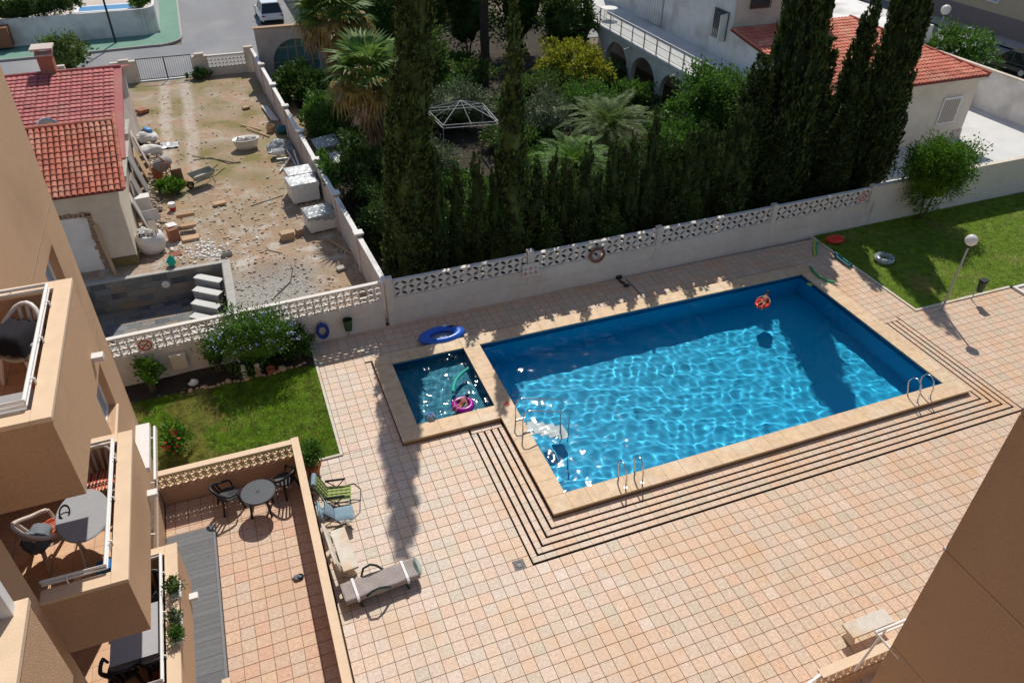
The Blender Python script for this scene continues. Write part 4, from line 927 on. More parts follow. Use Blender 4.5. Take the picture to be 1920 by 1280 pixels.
# raised garden with pool across the street
nw = thing('boundary_wall', 'grey white retaining wall of the raised garden across the street', 'wall', (-9, 65, 0))
pts = [(-40, 64.3), (-4.6, 65.2)]+[(-4.6+1.2*math.sin(a), 66.4-1.2*math.cos(a)) for a in np.linspace(.2, PI/2, 7)]+[(-3.4, 120)]
for p, q in zip(pts, pts[1:]): wallbox(nw, 'wall_panel', p, q, -.1, 1.92, .18, 'plaster_white')
rel(B().b2(-14.3, -12.95, 63.9, 64.95, .3, 1.6).build('wood_gate', 'rust'), nw)
tg = B().prism([(-40, 64.45), (-4.75, 65.35), (-3.6, 66.5), (-3.6, 120), (-40, 120)], -.1, 1.55, 'z'); struct(tg.build('terrace', 'plaster_pink'))
np_ = thing('garden_pool', 'small narrow pool in the raised garden across the street', 'pool', (-6.6, 68, 1.55))
B().b2(-2.3, 2.0, -1.1, .9, 0, .05).build('coping', 'white_paint', np_); B().b2(-2., 1.7, -.8, .6, .02, .062).build('water_surface', 'pool_blue_far', np_)
# far backdrop houses beyond the street, mostly outside the frame
# ------------------------------------------------------------------ vegetation
def leaf_quads(C, D, L_, W_, rr, roll=None):
    """diamond leaves: base C, direction D (unit), length L_, width W_"""
    k = len(C); rnd = rr.randn(k, 3); S = np.cross(D, rnd); S /= (np.linalg.norm(S, axis=1, keepdims=True)+1e-9); L_ = np.broadcast_to(L_, (k,))[:, None]; W_ = np.broadcast_to(W_, (k,))[:, None]
    V = np.stack([C, C+D*L_*.45+S*W_*.5, C+D*L_, C+D*L_*.45-S*W_*.5], 1).reshape(-1, 3)
    return V, np.arange(4*k).reshape(-1, 4)
def unit(a): return a/(np.linalg.norm(a, axis=-1, keepdims=True)+1e-9)
def cypress_mesh(h, r, n_tuft, per, seed, leaf=.16, prof=None, z0=.25, lean=None, gap=0.):
    rr = np.random.RandomState(seed)
    prof = prof or (lambda t: (1-t)**.62*min(1, .72+t*1.6))
    C, D = [], []
    tt = 1-(rr.rand(n_tuft)**.62); 
    for t in tt:
        a = rr.rand()*2*PI; rad = r*prof(t)*rr.uniform(.62, 1.16); hh = z0+(h-z0)*t
        base = np.array([math.cos(a)*rad*.80, math.sin(a)*rad*.80, hh]); ln = min(h*.12, .9)*rr.uniform(.6, 1.25)*(1-.35*t); wd = max(.07, r*.30*(1-.6*t))
        k = per; u = rr.rand(k)**.8; out = np.array([math.cos(a), math.sin(a), 0])
        P = base+np.outer(u*ln, (0, 0, 1))+np.outer(u*ln*.16, out)+rr.randn(k, 3)*wd*(1-u[:, None]*.85)*np.array([.5, .5, .35])
        C.append(P); D.append(unit(np.array([0, 0, 1.])+out*rr.uniform(.1, .55)+rr.randn(k, 3)*.38))
    C = np.concatenate(C); D = np.concatenate(D); C[:, 2] = np.minimum(C[:, 2], h)
    V, F = leaf_quads(C, D, rr.uniform(.6, 1.3, len(C))*leaf, rr.uniform(.35, .6, len(C))*leaf, rr)
    # inner dark mass
    n, m_ = 14, 16; cv = []; cf = []
    for i in range(m_+1):
        t = i/m_*.93
        for j in range(n): a = 2*PI*j/n; q = r*prof(t)*.70*(1+.12*math.sin(3*a+i*1.3)+.08*rr.randn()); cv.append((q*math.cos(a), q*math.sin(a), z0+(h-z0)*t))
    for i in range(m_):
        for j in range(n): cf.append((i*n+j, i*n+(j+1) % n, (i+1)*n+(j+1) % n, (i+1)*n+j))
    V = np.concatenate([V, np.array(cv)]); F = np.concatenate([F, np.array(cf)+4*len(C)])
    if lean is not None: V = V+lean(V[:, 2:3])
    return np_mesh('crown', V, F)
TR = B().tube([(0, 0, -.1), (0, 0, 2.)], [.11, .07], 8).mesh('trunk')
def plant(name, label, cat, loc, crown, m, trunk=None, rz=0., sc=1., group=None, tm='trunk_brown'):
    o = thing(name, label, cat, loc, rz, group); c = link('crown', crown, m, parent=o); o.scale = (sc, sc, sc) if not hasattr(sc, '__len__') else sc
    link('trunk', trunk or TR, tm, parent=o); return o
big = cypress_mesh(15.2, .96, 620, 44, 1, .16, prof=lambda t: min(1., (1-t)**.6*1.03), lean=lambda z: np.concatenate([np.clip((z-4.)/11., 0, 1)**1.1*1.45, z*0, z*0], 1))  # lean is added: crown bent sideways to move its cast shadow to the right
plant('cypress_tree', 'tallest slim cypress standing behind the pool wall corner', 'tree', (5.45, 24.35, 0), big, 'cypress_leaf_b')
gapy = cypress_mesh(10.2, 1.15, 260, 36, 2, .17, prof=lambda t: (1-t)**1.15*(.62+.38*abs(math.sin(t*14))))
plant('cypress_tree', 'thin ragged cypress with gaps rising among the hedge cypresses', 'tree', (9.45, 24.3, 0), gapy, 'cypress_leaf_b')
s1 = cypress_mesh(5.4, .52, 150, 34, 3, .13); s2 = cypress_mesh(5.4, .66, 170, 34, 4, .13); s3 = cypress_mesh(5.4, .82, 200, 36, 5, .14, prof=lambda t: min(1, (1-t)**.5*1.05))
HG = 'row of small cypresses behind the pool wall'
hedge = [(6.45, 24.1, 5.2, s1), (7.25, 24.15, 4.7, s2), (8.0, 24.1, 4.9, s2), (8.7, 24.3, 4.2, s1), (10.4, 24.2, 4.7, s2), (11.05, 24.1, 4.3, s1), (11.65, 24.3, 4.8, s1), (12.3, 24.1, 4.4, s2), (13.0, 24.0, 4.0, s1), (13.65, 24.2, 4.6, s2), (14.35, 24.15, 4.9, s1), (15.15, 24.2, 6.0, s2), (15.8, 24.0, 4.2, s1), (16.3, 24.2, 4.6, s2), (16.85, 24.1, 4.6, s1), (17.5, 24.2, 5.2, s2), (18.2, 24.1, 4.6, s1), (18.8, 24.2, 5.2, s2), (19.5, 24.25, 5.6, s3)]
hedge = [(x+.12*math.sin(k*3.1), y+.2*math.sin(k*1.7), h*(1+.10*math.sin(k*2.7+1)), me) for k, (x, y, h, me) in enumerate(hedge)]
for i, (x, y, h, me) in enumerate(hedge): plant('cypress_tree', 'small dark cypress in the hedge row behind the pierced pool wall', 'tree', (x, y, 0), me, 'cypress_leaf', rz=i*1.9, sc=(.84+.12*math.sin(i*2.2), .86, h/5.05), group=HG)
g1 = cypress_mesh(9.6, .98, 420, 42, 6, .17, prof=lambda t: min(1, (1-t)**.7*1.08)); g2 = cypress_mesh(9.6, 1.38, 520, 42, 7, .18, prof=lambda t: min(1, (1-t)**.72*1.1)); 
for x, y, h, me, lab in ((20.3, 25.0, 7.2, g2, 'broad loose cypress at the left side of the dense cypress clump'), (22.0, 25.1, 15.4, g2, 'tallest dense cypress of the clump beside the red roof'), (23.7, 25.2, 7.6, g1, 'dense lower cypress right of the tallest one in the clump'), (25.5, 25.3, 8.9, g1, 'tall slender dense cypress in the middle of the clump'), (27.2, 25.2, 13.2, g1, 'dense tall cypress nearest the round bright bush'), (24.6, 24.3, 5., g1, 'short cypress filling the foot of the dense clump'), (28.3, 25.6, 10.8, g1, 'outermost slim cypress of the clump above the round bush'), (21.2, 24.2, 4.6, g1, 'short cypress at the left foot of the dense clump')):
    plant('cypress_tree', lab, 'tree', (x, y, 0), me, 'cypress_leaf', rz=x, sc=(1, 1, h/9.6))
def bush_mesh(rx, ry, rz_, n_cl, per, seed, leaf=.12, squash=.0, cl=.28, hole=.0, low=.0):
    rr = np.random.RandomState(seed); C, D = [], []
    for k in range(n_cl):
        d = unit(rr.randn(3)); d[2] = abs(d[2])*1. if rr.rand() > low else d[2]; q = rr.uniform(.62, 1.0)
        c = d*np.array([rx, ry, rz_])*q*(1+.18*math.sin(d[0]*7+seed)+.15*math.sin(d[1]*6+d[2]*5)); s = cl*rr.uniform(.6, 1.3)*min(rx, rz_)
        P = c+rr.randn(per, 3)*s*.5; C.append(P); D.append(unit(unit(P-c)+d*.7+rr.randn(per, 3)*.5+np.array([0, 0, .3])))
    C = np.concatenate(C); D = np.concatenate(D); C[:, 2] = np.maximum(C[:, 2], -rz_*.95)
    V, F = leaf_quads(C, D, rr.uniform(.6, 1.35, len(C))*leaf, rr.uniform(.4, .7, len(C))*leaf, rr)
    b = B(); b.sphere((0, 0, 0), (rx*.62, ry*.62, rz_*.62), 14, 9); cv = b.v[0]*(1+.12*rr.randn(len(b.v[0]), 1)); V2 = np.concatenate([V, cv]); F2 = np.concatenate([F, np.array(b.f)+len(V)])
    return np_mesh('crown', V2, F2)
def bush(name, label, cat, loc, dims, m, n_cl=120, per=40, seed=1, leaf=.12, stem=None, group=None, cl=.28, low=.3, flowers=None):
    o = thing(name, label, cat, loc, 0., group); me = bush_mesh(*dims, n_cl, per, seed, leaf, cl=cl, low=low); zc = dims[2] if stem is None else stem+dims[2]*.9
    link('crown', me, m, parent=o, loc=(0, 0, zc)); rr = np.random.RandomState(seed+50); t = B()
    for k in range(4): a = k*1.6+seed; t.tube([(0.06*math.cos(a), .06*math.sin(a), -.06), (.18*math.cos(a)*dims[0], .18*math.sin(a)*dims[1], zc*.5), (.45*math.cos(a)*dims[0], .45*math.sin(a)*dims[1], zc*1.05)], [.05, .04, .02], 6)
    t.build('trunk', 'trunk_brown', o)
    if flowers:
        fm, nf, fs, up = flowers; P = []
        for k in range(nf): d = unit(rr.randn(3)); d[2] = abs(d[2])*up+rr.uniform(-.2, .3); d = unit(d); P.append(d*np.array(dims)*rr.uniform(.95, 1.15)+np.array([0, 0, zc]))
        P = np.array(P); C = np.repeat(P, 7, 0)+rr.randn(nf*7, 3)*fs*.6; V, F = leaf_quads(C, unit(rr.randn(len(C), 3)), fs, fs*.9, rr); link('flowers', np_mesh('flowers', V, F), fm, parent=o)['kind'] = 'stuff'
    return o
for i, (x, y, rx, hh, mm) in enumerate(((8.75, 23.9, .6, 1.3, 'cypress_leaf_b'), (10.75, 23.75, .65, 1.25, 'pine_leaf'), (12.0, 23.7, .6, 1.1, 'cypress_leaf_b'), (13.4, 23.75, .6, 1.2, 'pine_leaf'), (16.0, 23.75, .65, 1.2, 'cypress_leaf_b'), (17.1, 23.8, .6, 1.3, 'pine_leaf'), (19.0, 23.8, .75, 1.4, 'cypress_leaf_b'))):
    o = thing('conifer_shrub', ('low olive' if mm == 'cypress_leaf_b' else 'low bright green')+' bushy conifer filling a gap at the foot of the small cypresses', 'bush', (x, y, 0), i*1.3, ('olive' if mm == 'cypress_leaf_b' else 'bright green')+' bushy conifers between the small cypresses'); link('crown', bush_mesh(rx, .45, hh, 70, 34, 120+i, .13, cl=.3), mm, parent=o, loc=(0, 0, hh)); link('trunk', TR, 'trunk_brown', parent=o, scale=(.7, .7, .6))
bush('round_bush', 'bright green rounded bush on twisted stems by the white wall', 'bush', (28.7, 22.25, 0), (1.5, 1.15, 1.5), 'bright_leaf', 260, 70, 3, .11, stem=.75, cl=.24)
bush('flowering_bush', 'large plumbago bush with pale blue flowers against the pierced wall', 'bush', (-.65, 21.5, 0), (1.35, .85, 1.1), 'green_leaf', 150, 50, 4, .09, stem=.1, cl=.26, flowers=('flower_blue', 70, .055, .7))
bush('shrub', 'dark low shrub at the end of the flower bed beside the deck', 'bush', (.65, 21.65, 0), (.55, .5, .5), 'hedge_leaf', 80, 40, 5, .1)
bush('shrub', 'light green leafy shrub climbing the wall under the no smoking sign', 'bush', (-4.0, 21.5, 0), (.35, .3, .6), 'bright_leaf', 26, 26, 6, .13, cl=.5)
bush('climber', 'thin climbing vine under the pierced wall between box and bush', 'climber', (-1.95, 21.75, 0), (.45, .16, .75), 'green_leaf', 26, 22, 7, .09, cl=.5)
bush('rose_plant', 'oleander with two red flowers beside the beige block corner', 'bush', (-3.3, 18.3, 0), (.3, .45, .4), 'bright_leaf', 30, 22, 8, .14, cl=.4, flowers=('flower_red', 4, .11, 1.))
bush('lawn_shrub', 'small sparse shrub with orange tips against the patio lattice', 'bush', (-.95, 16.75, 0), (.4, .22, .32), 'green_leaf', 26, 22, 9, .1, cl=.45)
bush('yellow_shrub', 'sunlit yellow green shrub below the villa terrace', 'bush', (20.2, 42.0, 0), (2.0, 2.6, 1.5), 'yellow_leaf', 170, 40, 10, .2, stem=.5, cl=.22)
bush('yellow_shrub', 'brownish green shrub beside the yellow green shrub', 'bush', (17.9, 40.4, 0), (1.7, 1.6, 1.1), 'pine_leaf', 110, 40, 11, .17, stem=.2)
bush('pine_bush', 'feathery light green conifer in the middle of the garden', 'tree', (11.6, 43.6, 0), (1.35, 1.35, 2.0), 'pine_leaf', 170, 50, 12, .2, stem=.5, cl=.24)
bush('grey_bush', 'grey green olive like bush behind the gazebo frame', 'bush', (12.4, 39.6, 0), (2.2, 1.5, 1.1), 'grey_leaf', 140, 42, 13, .14, stem=.3)
bush('grey_bush', 'silvery shrub to the right of the gazebo frame', 'bush', (16.2, 36.2, 0), (1.9, 1.7, 1.2), 'grey_leaf', 130, 42, 14, .14, stem=.2)
bush('grey_bush', 'grey green shrub at the near post of the gazebo frame', 'bush', (8.6, 32.6, 0), (1.2, 1.3, 1.2), 'grey_leaf', 90, 42, 15, .13)
bush('leafy_tree', 'dense green tree at the near end of the villa terrace', 'tree', (22.9, 31.2, 0), (2.3, 1.9, 1.9), 'green_leaf', 230, 56, 16, .17, stem=.9, cl=.2)
bush('leafy_tree', 'low green tree between date palm and cypress clump', 'tree', (19.6, 29.2, 0), (1.9, 1.6, 1.4), 'green_leaf', 170, 50, 17, .16, stem=.3, cl=.22)
bush('leafy_bush', 'green bush behind the date palm heart', 'bush', (18.6, 36.4, 0), (1.8, 1.6, 1.3), 'green_leaf', 120, 45, 18, .16, stem=.3)
bush('leafy_bush', 'dark bush between the two fan palms', 'bush', (8.2, 39.5, 0), (1.6, 2.2, 1.3), 'hedge_leaf', 120, 45, 19, .17, stem=.2)
bush('leafy_bush', 'dark agave like bush in front of the arched pavilion', 'bush', (4.7, 47.6, 0), (1.3, 2.2, .9), 'hedge_leaf', 110, 40, 20, .26, cl=.3)
bush('leafy_bush', 'mixed green bush beside the lot wall near the fan palm trunk', 'bush', (5.0, 41.5, 0), (1.1, 2.6, .8), 'green_leaf', 120, 40, 21, .18)
bush('leafy_bush', 'shaded bush along the lot wall by the corrugated sheets', 'bush', (5.4, 33.0, 0), (1.0, 2.8, 1.2), 'hedge_leaf', 130, 45, 22, .16)
bush('leafy_bush', 'dark bush left of the tallest cypress near the lot wall', 'bush', (5.4, 27.8, 0), (.9, 2., 1.3), 'hedge_leaf', 110, 45, 23, .14)
bush('leafy_bush', 'dark green undergrowth bush behind the hedge cypresses', 'bush', (10.5, 29.0, 0), (1.7, 1.5, .8), 'green_leaf', 110, 42, 24, .14)
bush('leafy_bush', 'dense bush between thin cypress and date palm', 'bush', (13.6, 31.2, 0), (1.5, 1.4, .9), 'green_leaf', 100, 42, 25, .14)
for i, (x, y, rx, ry, rz_) in enumerate(((9.5, 50.5, 2.2, 1.6, 3.2), (13.2, 51.6, 2.2, 1.6, 3.8), (17.0, 52.5, 2.4, 1.6, 3.9), (20.7, 52.0, 2., 1.6, 3.6), (22.5, 48.5, 1.6, 2.2, 2.6))):
    bush('hedge_tree', 'tall dark evergreen of the screen at the far end of the garden', 'tree', (x, y, 0), (rx, ry, rz_), 'hedge_leaf', 150, 46, 30+i, .24, cl=.2, low=.6, group='dark screen at the far end of the garden')
bush('oleander', 'oleander with white flowers behind the hipped roof corner', 'bush', (46.2, 37.6, 0), (2.1, 2.2, 1.5), 'green_leaf', 140, 44, 40, .2, stem=.2, flowers=('flower_white', 60, .11, .9))
bush('garden_hedge', 'long clipped hedge on top of the raised garden wall', 'hedge', (-12.6, 66.1, 1.5), (4.6, .9, .75), 'hedge_leaf', 200, 46, 41, .2, cl=.3)
bush('shrub', 'round shrub at the corner of the raised garden pool', 'bush', (-4.3, 67.2, 1.5), (.75, .9, .5), 'green_leaf', 50, 36, 42, .18)
bush('shrub', 'loose weeds behind the red roof chimney', 'bush', (-8.8, 57., 0), (1.6, 1.4, 1.2), 'pine_leaf', 80, 30, 43, .2)
bush('shrub', 'weeds growing beside the cement mixer', 'bush', (-3.1, 36.4, 0), (.62, .5, .3), 'bright_leaf', 40, 26, 44, .16, cl=.4)
bush('shrub', 'ivy growing over the lot wall behind the wrapped crates', 'bush', (3.85, 33.2, .6), (.35, 1.7, .75), 'green_leaf', 70, 40, 45, .12)
bush('shrub', 'green weeds at the foot of the lot front wall', 'bush', (-1.0, 53.4, 0), (.7, .4, .3), 'hedge_leaf', 26, 26, 46, .16)
ur = np.random.RandomState(77); um = [bush_mesh(1.0, 1.0, .7, 60, 30, 80+k, .15, cl=.3) for k in range(4)]; umats = ('green_leaf', 'hedge_leaf', 'pine_leaf', 'bright_leaf'); un = 0
for me_, mm in zip(um, umats): me_.materials.append(MC[mm])
while un < 70:
    x, y = ur.uniform(5.2, 23.3), 26.+24*ur.rand()**.8
    if (9.2 < x < 13.4 and 30.5 < y < 37.8): continue
    s = ur.uniform(.7, 1.35); k = ur.choice(4, p=(.4, .3, .2, .1)); kd = ('mid green', 'dark green', 'pale feathery', 'bright green')[k]; o = thing('undergrowth_bush', 'low '+kd+' bush of the undergrowth in the walled garden', 'bush', (x, y, 0), ur.rand()*6, kd+' undergrowth bushes in the walled garden'); link('foliage', um[k], None, parent=o, loc=(0, 0, .55)); link('stem', TR, 'trunk_brown', parent=o, scale=(.6, .6, .35)); o.scale = (s, s, s*ur.uniform(.7, 1.2)); un += 1
# palms -------------------------------------------------------------
def fan_leaf_mesh(seed, droop=.3):
    rr = np.random.RandomState(seed); V = []; F = []; n = 22; L_ = .85; p0 = np.array([0, 0, 0.]); hub = np.array([.75, 0, .12])
    b = B(); b.tube([(0, 0, 0), (.4, 0, .10), hub], [.022, .018, .012], 5); V = [b.v[0]]; F = list(b.f); k0 = len(b.v[0])
    for i in range(n):
        a = -1.9+3.8*i/(n-1); l = L_*(1-.18*abs(a)/1.9)*rr.uniform(.9, 1.05); d = np.array([math.cos(a), math.sin(a), 0]); s = np.array([-math.sin(a), math.cos(a), 0])
        m1 = hub+d*l*.55+np.array([0, 0, -.03]); tip = hub+d*l+np.array([0, 0, -droop*l*rr.uniform(.6, 1.4)])
        V.append(np.array([hub, m1+s*.045, tip, m1-s*.045])); F.append((k0, k0+1, k0+2, k0+3)); k0 += 4
    return B().add(np.concatenate(V), F).mesh('frond')
def fan_palm(label, loc, h, r0, r1, nl, seed, skirt, tm='palm_trunk', fs=1.2):
    o = thing('fan_palm', label, 'palm tree', loc); rr = np.random.RandomState(seed); t = B(); z = np.linspace(-.1, h, 14); t.tube([(0.03*math.sin(q*1.3), .03*math.cos(q), q) for q in z], [r0+(r1-r0)*k/13+(.03 if k % 2 else 0) for k in range(14)], 12); t.build('trunk', tm, o)
    me = [fan_leaf_mesh(seed), fan_leaf_mesh(seed+1, .6)]
    ms = [me[0], me[1].copy(), me[1].copy()]; ms[0].materials.append(MC['fan_leaf']); ms[1].materials.append(MC['fan_old']); ms[2].materials.append(MC['fan_dead'])
    for k in range(nl):
        u = k/nl; el = 1.25-2.0*u; a = k*2.39996; q = 0 if u < .62 else (1 if u < .86 else 2); sc = rr.uniform(.9, 1.1)*fs
        f_ = link('frond', ms[q], None, parent=o, loc=(0, 0, h-.15*u), rot=(rr.uniform(-.3, .3), -el, a)); f_.scale = (sc, sc, sc)
    if skirt:
        C = []; D = []
        for k in range(900): zz = h-.2-rr.rand()*skirt; a = rr.rand()*6.283; q = r1*1.2+.18*rr.rand()*(1-(h-zz)/skirt*.5); C.append((q*math.cos(a), q*math.sin(a), zz)); D.append((math.cos(a)*.25, math.sin(a)*.25, -1))
        V, F = leaf_quads(np.array(C), unit(np.array(D)+rr.randn(900, 3)*.15), rr.uniform(.3, .8, 900), .05, rr); link('dead_skirt', np_mesh('dead_skirt', V, F), 'fan_dead', parent=o)
    return o
fan_palm('tall fan palm with brown skirt beside the arched pavilion', (6.35, 42.6, 0), 5.75, .46, .36, 44, 3, 2.3, fs=1.65)
fan_palm('shorter fan palm with yellowed fronds beside the tallest cypress', (6.25, 33.6, 0), 5.3, .26, .2, 30, 9, 2.4, fs=1.45)
fan_palm('dark trunked palm rising from the shaded end of the garden', (16.4, 47.3, 0), 6.6, .30, .24, 30, 15, .8, 'palm_trunk_dark')
def date_frond(seed, L_=2.3):
    rr = np.random.RandomState(seed); n = 34; P = []; 
    for k in range(n+1): u = k/n; P.append(np.array([L_*u*(1-.12*u), 0, .35*L_*u-.62*L_*u*u]))
    b = B(); b.tube(P[::3], [.03*(1-.8*i/len(P[::3])) for i in range(len(P[::3]))], 5); V = [b.v[0]]; F = list(b.f); k0 = len(b.v[0])
    for k in range(4, n):
        u = k/n; l = .52*math.sin(PI*min(1, .12+u*.88))**.6*rr.uniform(.85, 1.1); t = unit(P[k+1]-P[k-1] if k < n else P[k]-P[k-1])
        for sgn in (-1, 1):
            d = unit(t*.75+np.array([0, sgn*1., .25+rr.uniform(-.15, .15)])); w_ = unit(np.cross(d, t))*.0+t*.02; m_ = P[k]+d*l*.5+np.array([0, 0, .02]); tip = P[k]+d*l+np.array([0, 0, -.10*l])
            V.append(np.array([P[k], m_+w_, tip, m_-w_])); F.append((k0, k0+1, k0+2, k0+3)); k0 += 4
    return B().add(np.concatenate(V), F).mesh('frond')
def date_palm(label, loc, h, r, nf, seed, L_, m):
    o = thing('date_palm', label, 'palm tree', loc); rr = np.random.RandomState(seed); B().tube([(0, 0, -.1), (0, 0, h*.5), (0, 0, h)], [r*.9, r, r*.8], 12).build('trunk', 'palm_trunk', o); me = [date_frond(seed, L_), date_frond(seed+1, L_*.85)]
    for q in me: q.materials.append(MC[m])
    dead = date_frond(seed+2, L_*.7); dead.materials.append(MC['fan_dead'])
    for k in range(nf):
        u = k/nf; el = 1.35-1.75*u**.9; sc = rr.uniform(.85, 1.1)*(.7+.3*min(1, u*4))
        f_ = link('frond', dead if u > .92 else me[k % 2], None, parent=o, loc=(0, 0, h), rot=(rr.uniform(-.35, .35), -el+.1, k*2.39996)); f_.scale = (sc, sc, sc)
    return o
date_palm('grey green date palm with orange heart near the villa arches', (17.0, 31.0, 0), 2.5, .34, 60, 21, 2.9, 'date_leaf')
date_palm('lower bright green palm in front of the date palm', (13.3, 27.1, 0), 2.7, .26, 52, 31, 2.4, 'date_leaf_b')
date_palm('small palm beside the thin ragged cypress', (10.9, 28.0, 0), 1.1, .2, 20, 37, 1.3, 'date_leaf_b')
# ------------------------------------------------------------------ unfinished slate pool on the lot
ep = thing('empty_pool', 'unfinished empty pool lined with slate tiles behind the pierced wall', 'pool', (-4.5, 26.5, 0))
ex0, ex1, ey0, ey1 = EMPTY; zb = -1.25
b = B(); b.b2(ex0-.1, ex1+.1, ey0-.1, ey1+.1, zb-.2, zb-.03); b.b2(ex0-.1, ex1+.1, ey1+.012, ey1+.2, zb, .05); b.b2(ex1+.012, ex1+.2, ey0-.1, ey1+.01, zb, .05); b.b2(ex0-.1, ex1+.1, ey0-.2, ey0-.012, zb, .05); rel(b.build('shell', 'slate_mortar'), ep)
b = B(); b.b2(ex0, ex1+.34, ey1+.02, ey1+.24, .05, .10); b.b2(ex1+.03, ex1+.34, ey0, ey1+.019, .05, .10); rel(b.build('rim', 'cement', bevel=.01), ep)
rr = np.random.RandomState(12)
def slate(par, org, U, Vv, lu, lv, tw, th, nm='slate_tile'):
    U, Vv = np.array(U, float), np.array(Vv, float); N = np.cross(U, Vv); r = 0; v = 0; Mx = Matrix(((U[0], Vv[0], N[0], 0), (U[1], Vv[1], N[1], 0), (U[2], Vv[2], N[2], 0), (0, 0, 0, 1))).to_euler()
    while v < lv-.02:
        hh = min(th, lv-v); u = -rr.uniform(0, tw)
        while u < lu:
            a, c = max(0, u), min(lu, u+tw)
            if c-a > .04:
                q = np.array(org)+U*(a+c)/2+Vv*(v+hh/2)+N*rr.uniform(.0, .006)
                rel(link(nm, B().add(*tile_geo(c-a-.008, hh-.008, .02, .004)).mesh(nm), 'slate_tile', loc=q, rot=Mx), par)
            u += tw
        v += hh
slate(ep, (ex0, ey1, zb), (1, 0, 0), (0, 0, 1), ex1-ex0, 1.3, .56, .26); slate(ep, (ex1, ey1, zb), (0, -1, 0), (0, 0, 1), ey1-ey0, 1.3, .56, .26); slate(ep, (ex0, ey0, zb), (1, 0, 0), (0, 1, 0), ex1-ex0, ey1-ey0, .5, .3)
for k in range(5):
    z = -.18-.2*k; cx, cy = -1.95-.12*k, 28.2-.62*k
    st = rel(B().box((cx, cy, (z+zb)/2), (1.15, .30, z-zb), (0, 0, R(-38))).build('step', 'slate_mortar'), ep); o = B().box((cx, cy, z+.02), (1.19, .34, .035), (0, 0, R(-38))).build('tread', 'concrete_pale'); o.parent = st
rel(B().lathe([(.0, 0), (.13, 0), (.16, .02), (.1, .035), (0, .03)], 16, (-3.6, 28.76, -.42), rot=(R(90), 0, 0)).build('light_niche', 'white_plastic'), ep)
# ------------------------------------------------------------------ things on the building lot
def lz(x, y): return float(lotz(x, y))
def at(px, py): p = gp(px, py); return (p[0], p[1], lz(p[0], p[1]))
mx = thing('cement_mixer', 'rusty orange and grey cement mixer standing by the weeds', 'cement mixer', at(313, 340), .5)
B().lathe([(.0, -.42), (.22, -.40), (.34, -.12), (.34, .12), (.24, .42), (.22, .42), (.31, .12), (.31, -.1), (0, -.3)], 18, (0, 0, .85), rot=(0, R(62), 0)).build('drum', 'mixer_grey', mx, smooth=True)
B().torus((.12, 0, .9), .345, .03, 24, 8, rot=(0, R(62), 0)).build('drum_ring', 'mixer_orange', mx); B().torus((-.1, -.45, .8), .26, .018, 22, 6, rot=(R(90), 0, 0)).build('tilt_wheel', 'mixer_orange', mx)
for s in (-1, 1): B().tube([(-.3, s*.38, 0.), (0, s*.40, .8), (.35, s*.38, 0.)], .028, 6).build('leg', 'rust', mx)
B().box((-.3, .1, .5), (.36, .4, .55)).build('motor_box', 'mixer_orange', mx, bevel=.03); B().tube([(-.3, -.4, .12), (-.3, .4, .12)], .02, 6).build('axle', 'rust', mx)
for s in (-1, 1): B().lathe([(0, -.03), (.14, -.03), (.14, .03), (0, .03)], 14, (-.3, s*.42, .14), rot=(R(90), 0, 0)).build('wheel', 'rubber', mx)
rp = tag(B().box((0, 0, 0), (.5, .04, .9)).build('rusty_sheet', 'rust', loc=(*at(338, 350)[:2], .42), rot=(R(-14), 0, .2)), 'rusty metal sheet leaning behind the cement mixer', 'metal sheet')
wb = thing('wheelbarrow', 'grey wheelbarrow tipped with mortar on the bare lot', 'wheelbarrow', at(385, 345), R(25))
V = [(-.42, -.28, .30), (.38, -.22, .42), (.38, .22, .42), (-.42, .28, .30), (-.62, -.36, .62), (.52, -.34, .66), (.52, .34, .66), (-.62, .36, .62)]; o = B().add(V, [(0, 3, 2, 1), (0, 1, 5, 4), (1, 2, 6, 5), (2, 3, 7, 6), (3, 0, 4, 7)]).build('tray', 'zinc_green', wb); o.modifiers.new('t', 'SOLIDIFY').thickness = .02
for s in (-1, 1): B().tube([(-.75, s*.05, .2), (-.1, s*.22, .33), (.5, s*.3, .40), (1.0, s*.32, .62)], .018, 6).build('handle', 'dark_metal', wb); B().tube([(.3, s*.24, .38), (.42, s*.26, 0)], .016, 6).build('leg', 'dark_metal', wb)
w_ = B().torus((-.72, 0, .18), .14, .045, 18, 8, rot=(R(90), 0, 0)).build('wheel', 'rubber', wb); o = B().lathe([(0, -.02), (.11, -.02), (.11, .02), (0, .02)], 12, (-.72, 0, .18), rot=(R(90), 0, 0)).build('rim', 'wood_pale'); o.parent = w_
B().sphere((-.1, 0, .42), (.42, .24, .08), 12, 6).build('mortar_load', 'cement', wb)
tub = thing('mortar_tub', 'white oval tub full of rubble on the bare lot', 'tub', at(464, 278), .1)
B().lathe([(0, 0), (.42, 0), (.50, .2), (.56, .5), (.60, .52), (.57, .54), (.48, .3), (0, .3)], 20, sx=1.2, sy=.75).build('shell', 'white_plastic', tub, smooth=True)
b = B(); rr = np.random.RandomState(3)
for k in range(26): b.box((rr.uniform(-.45, .45), rr.uniform(-.28, .28), .36+.12*rr.rand()), rr.uniform(.08, .22, 3), tuple(rr.rand(3)*3))
b.build('rubble_load', 'cement', tub)['kind'] = 'stuff'
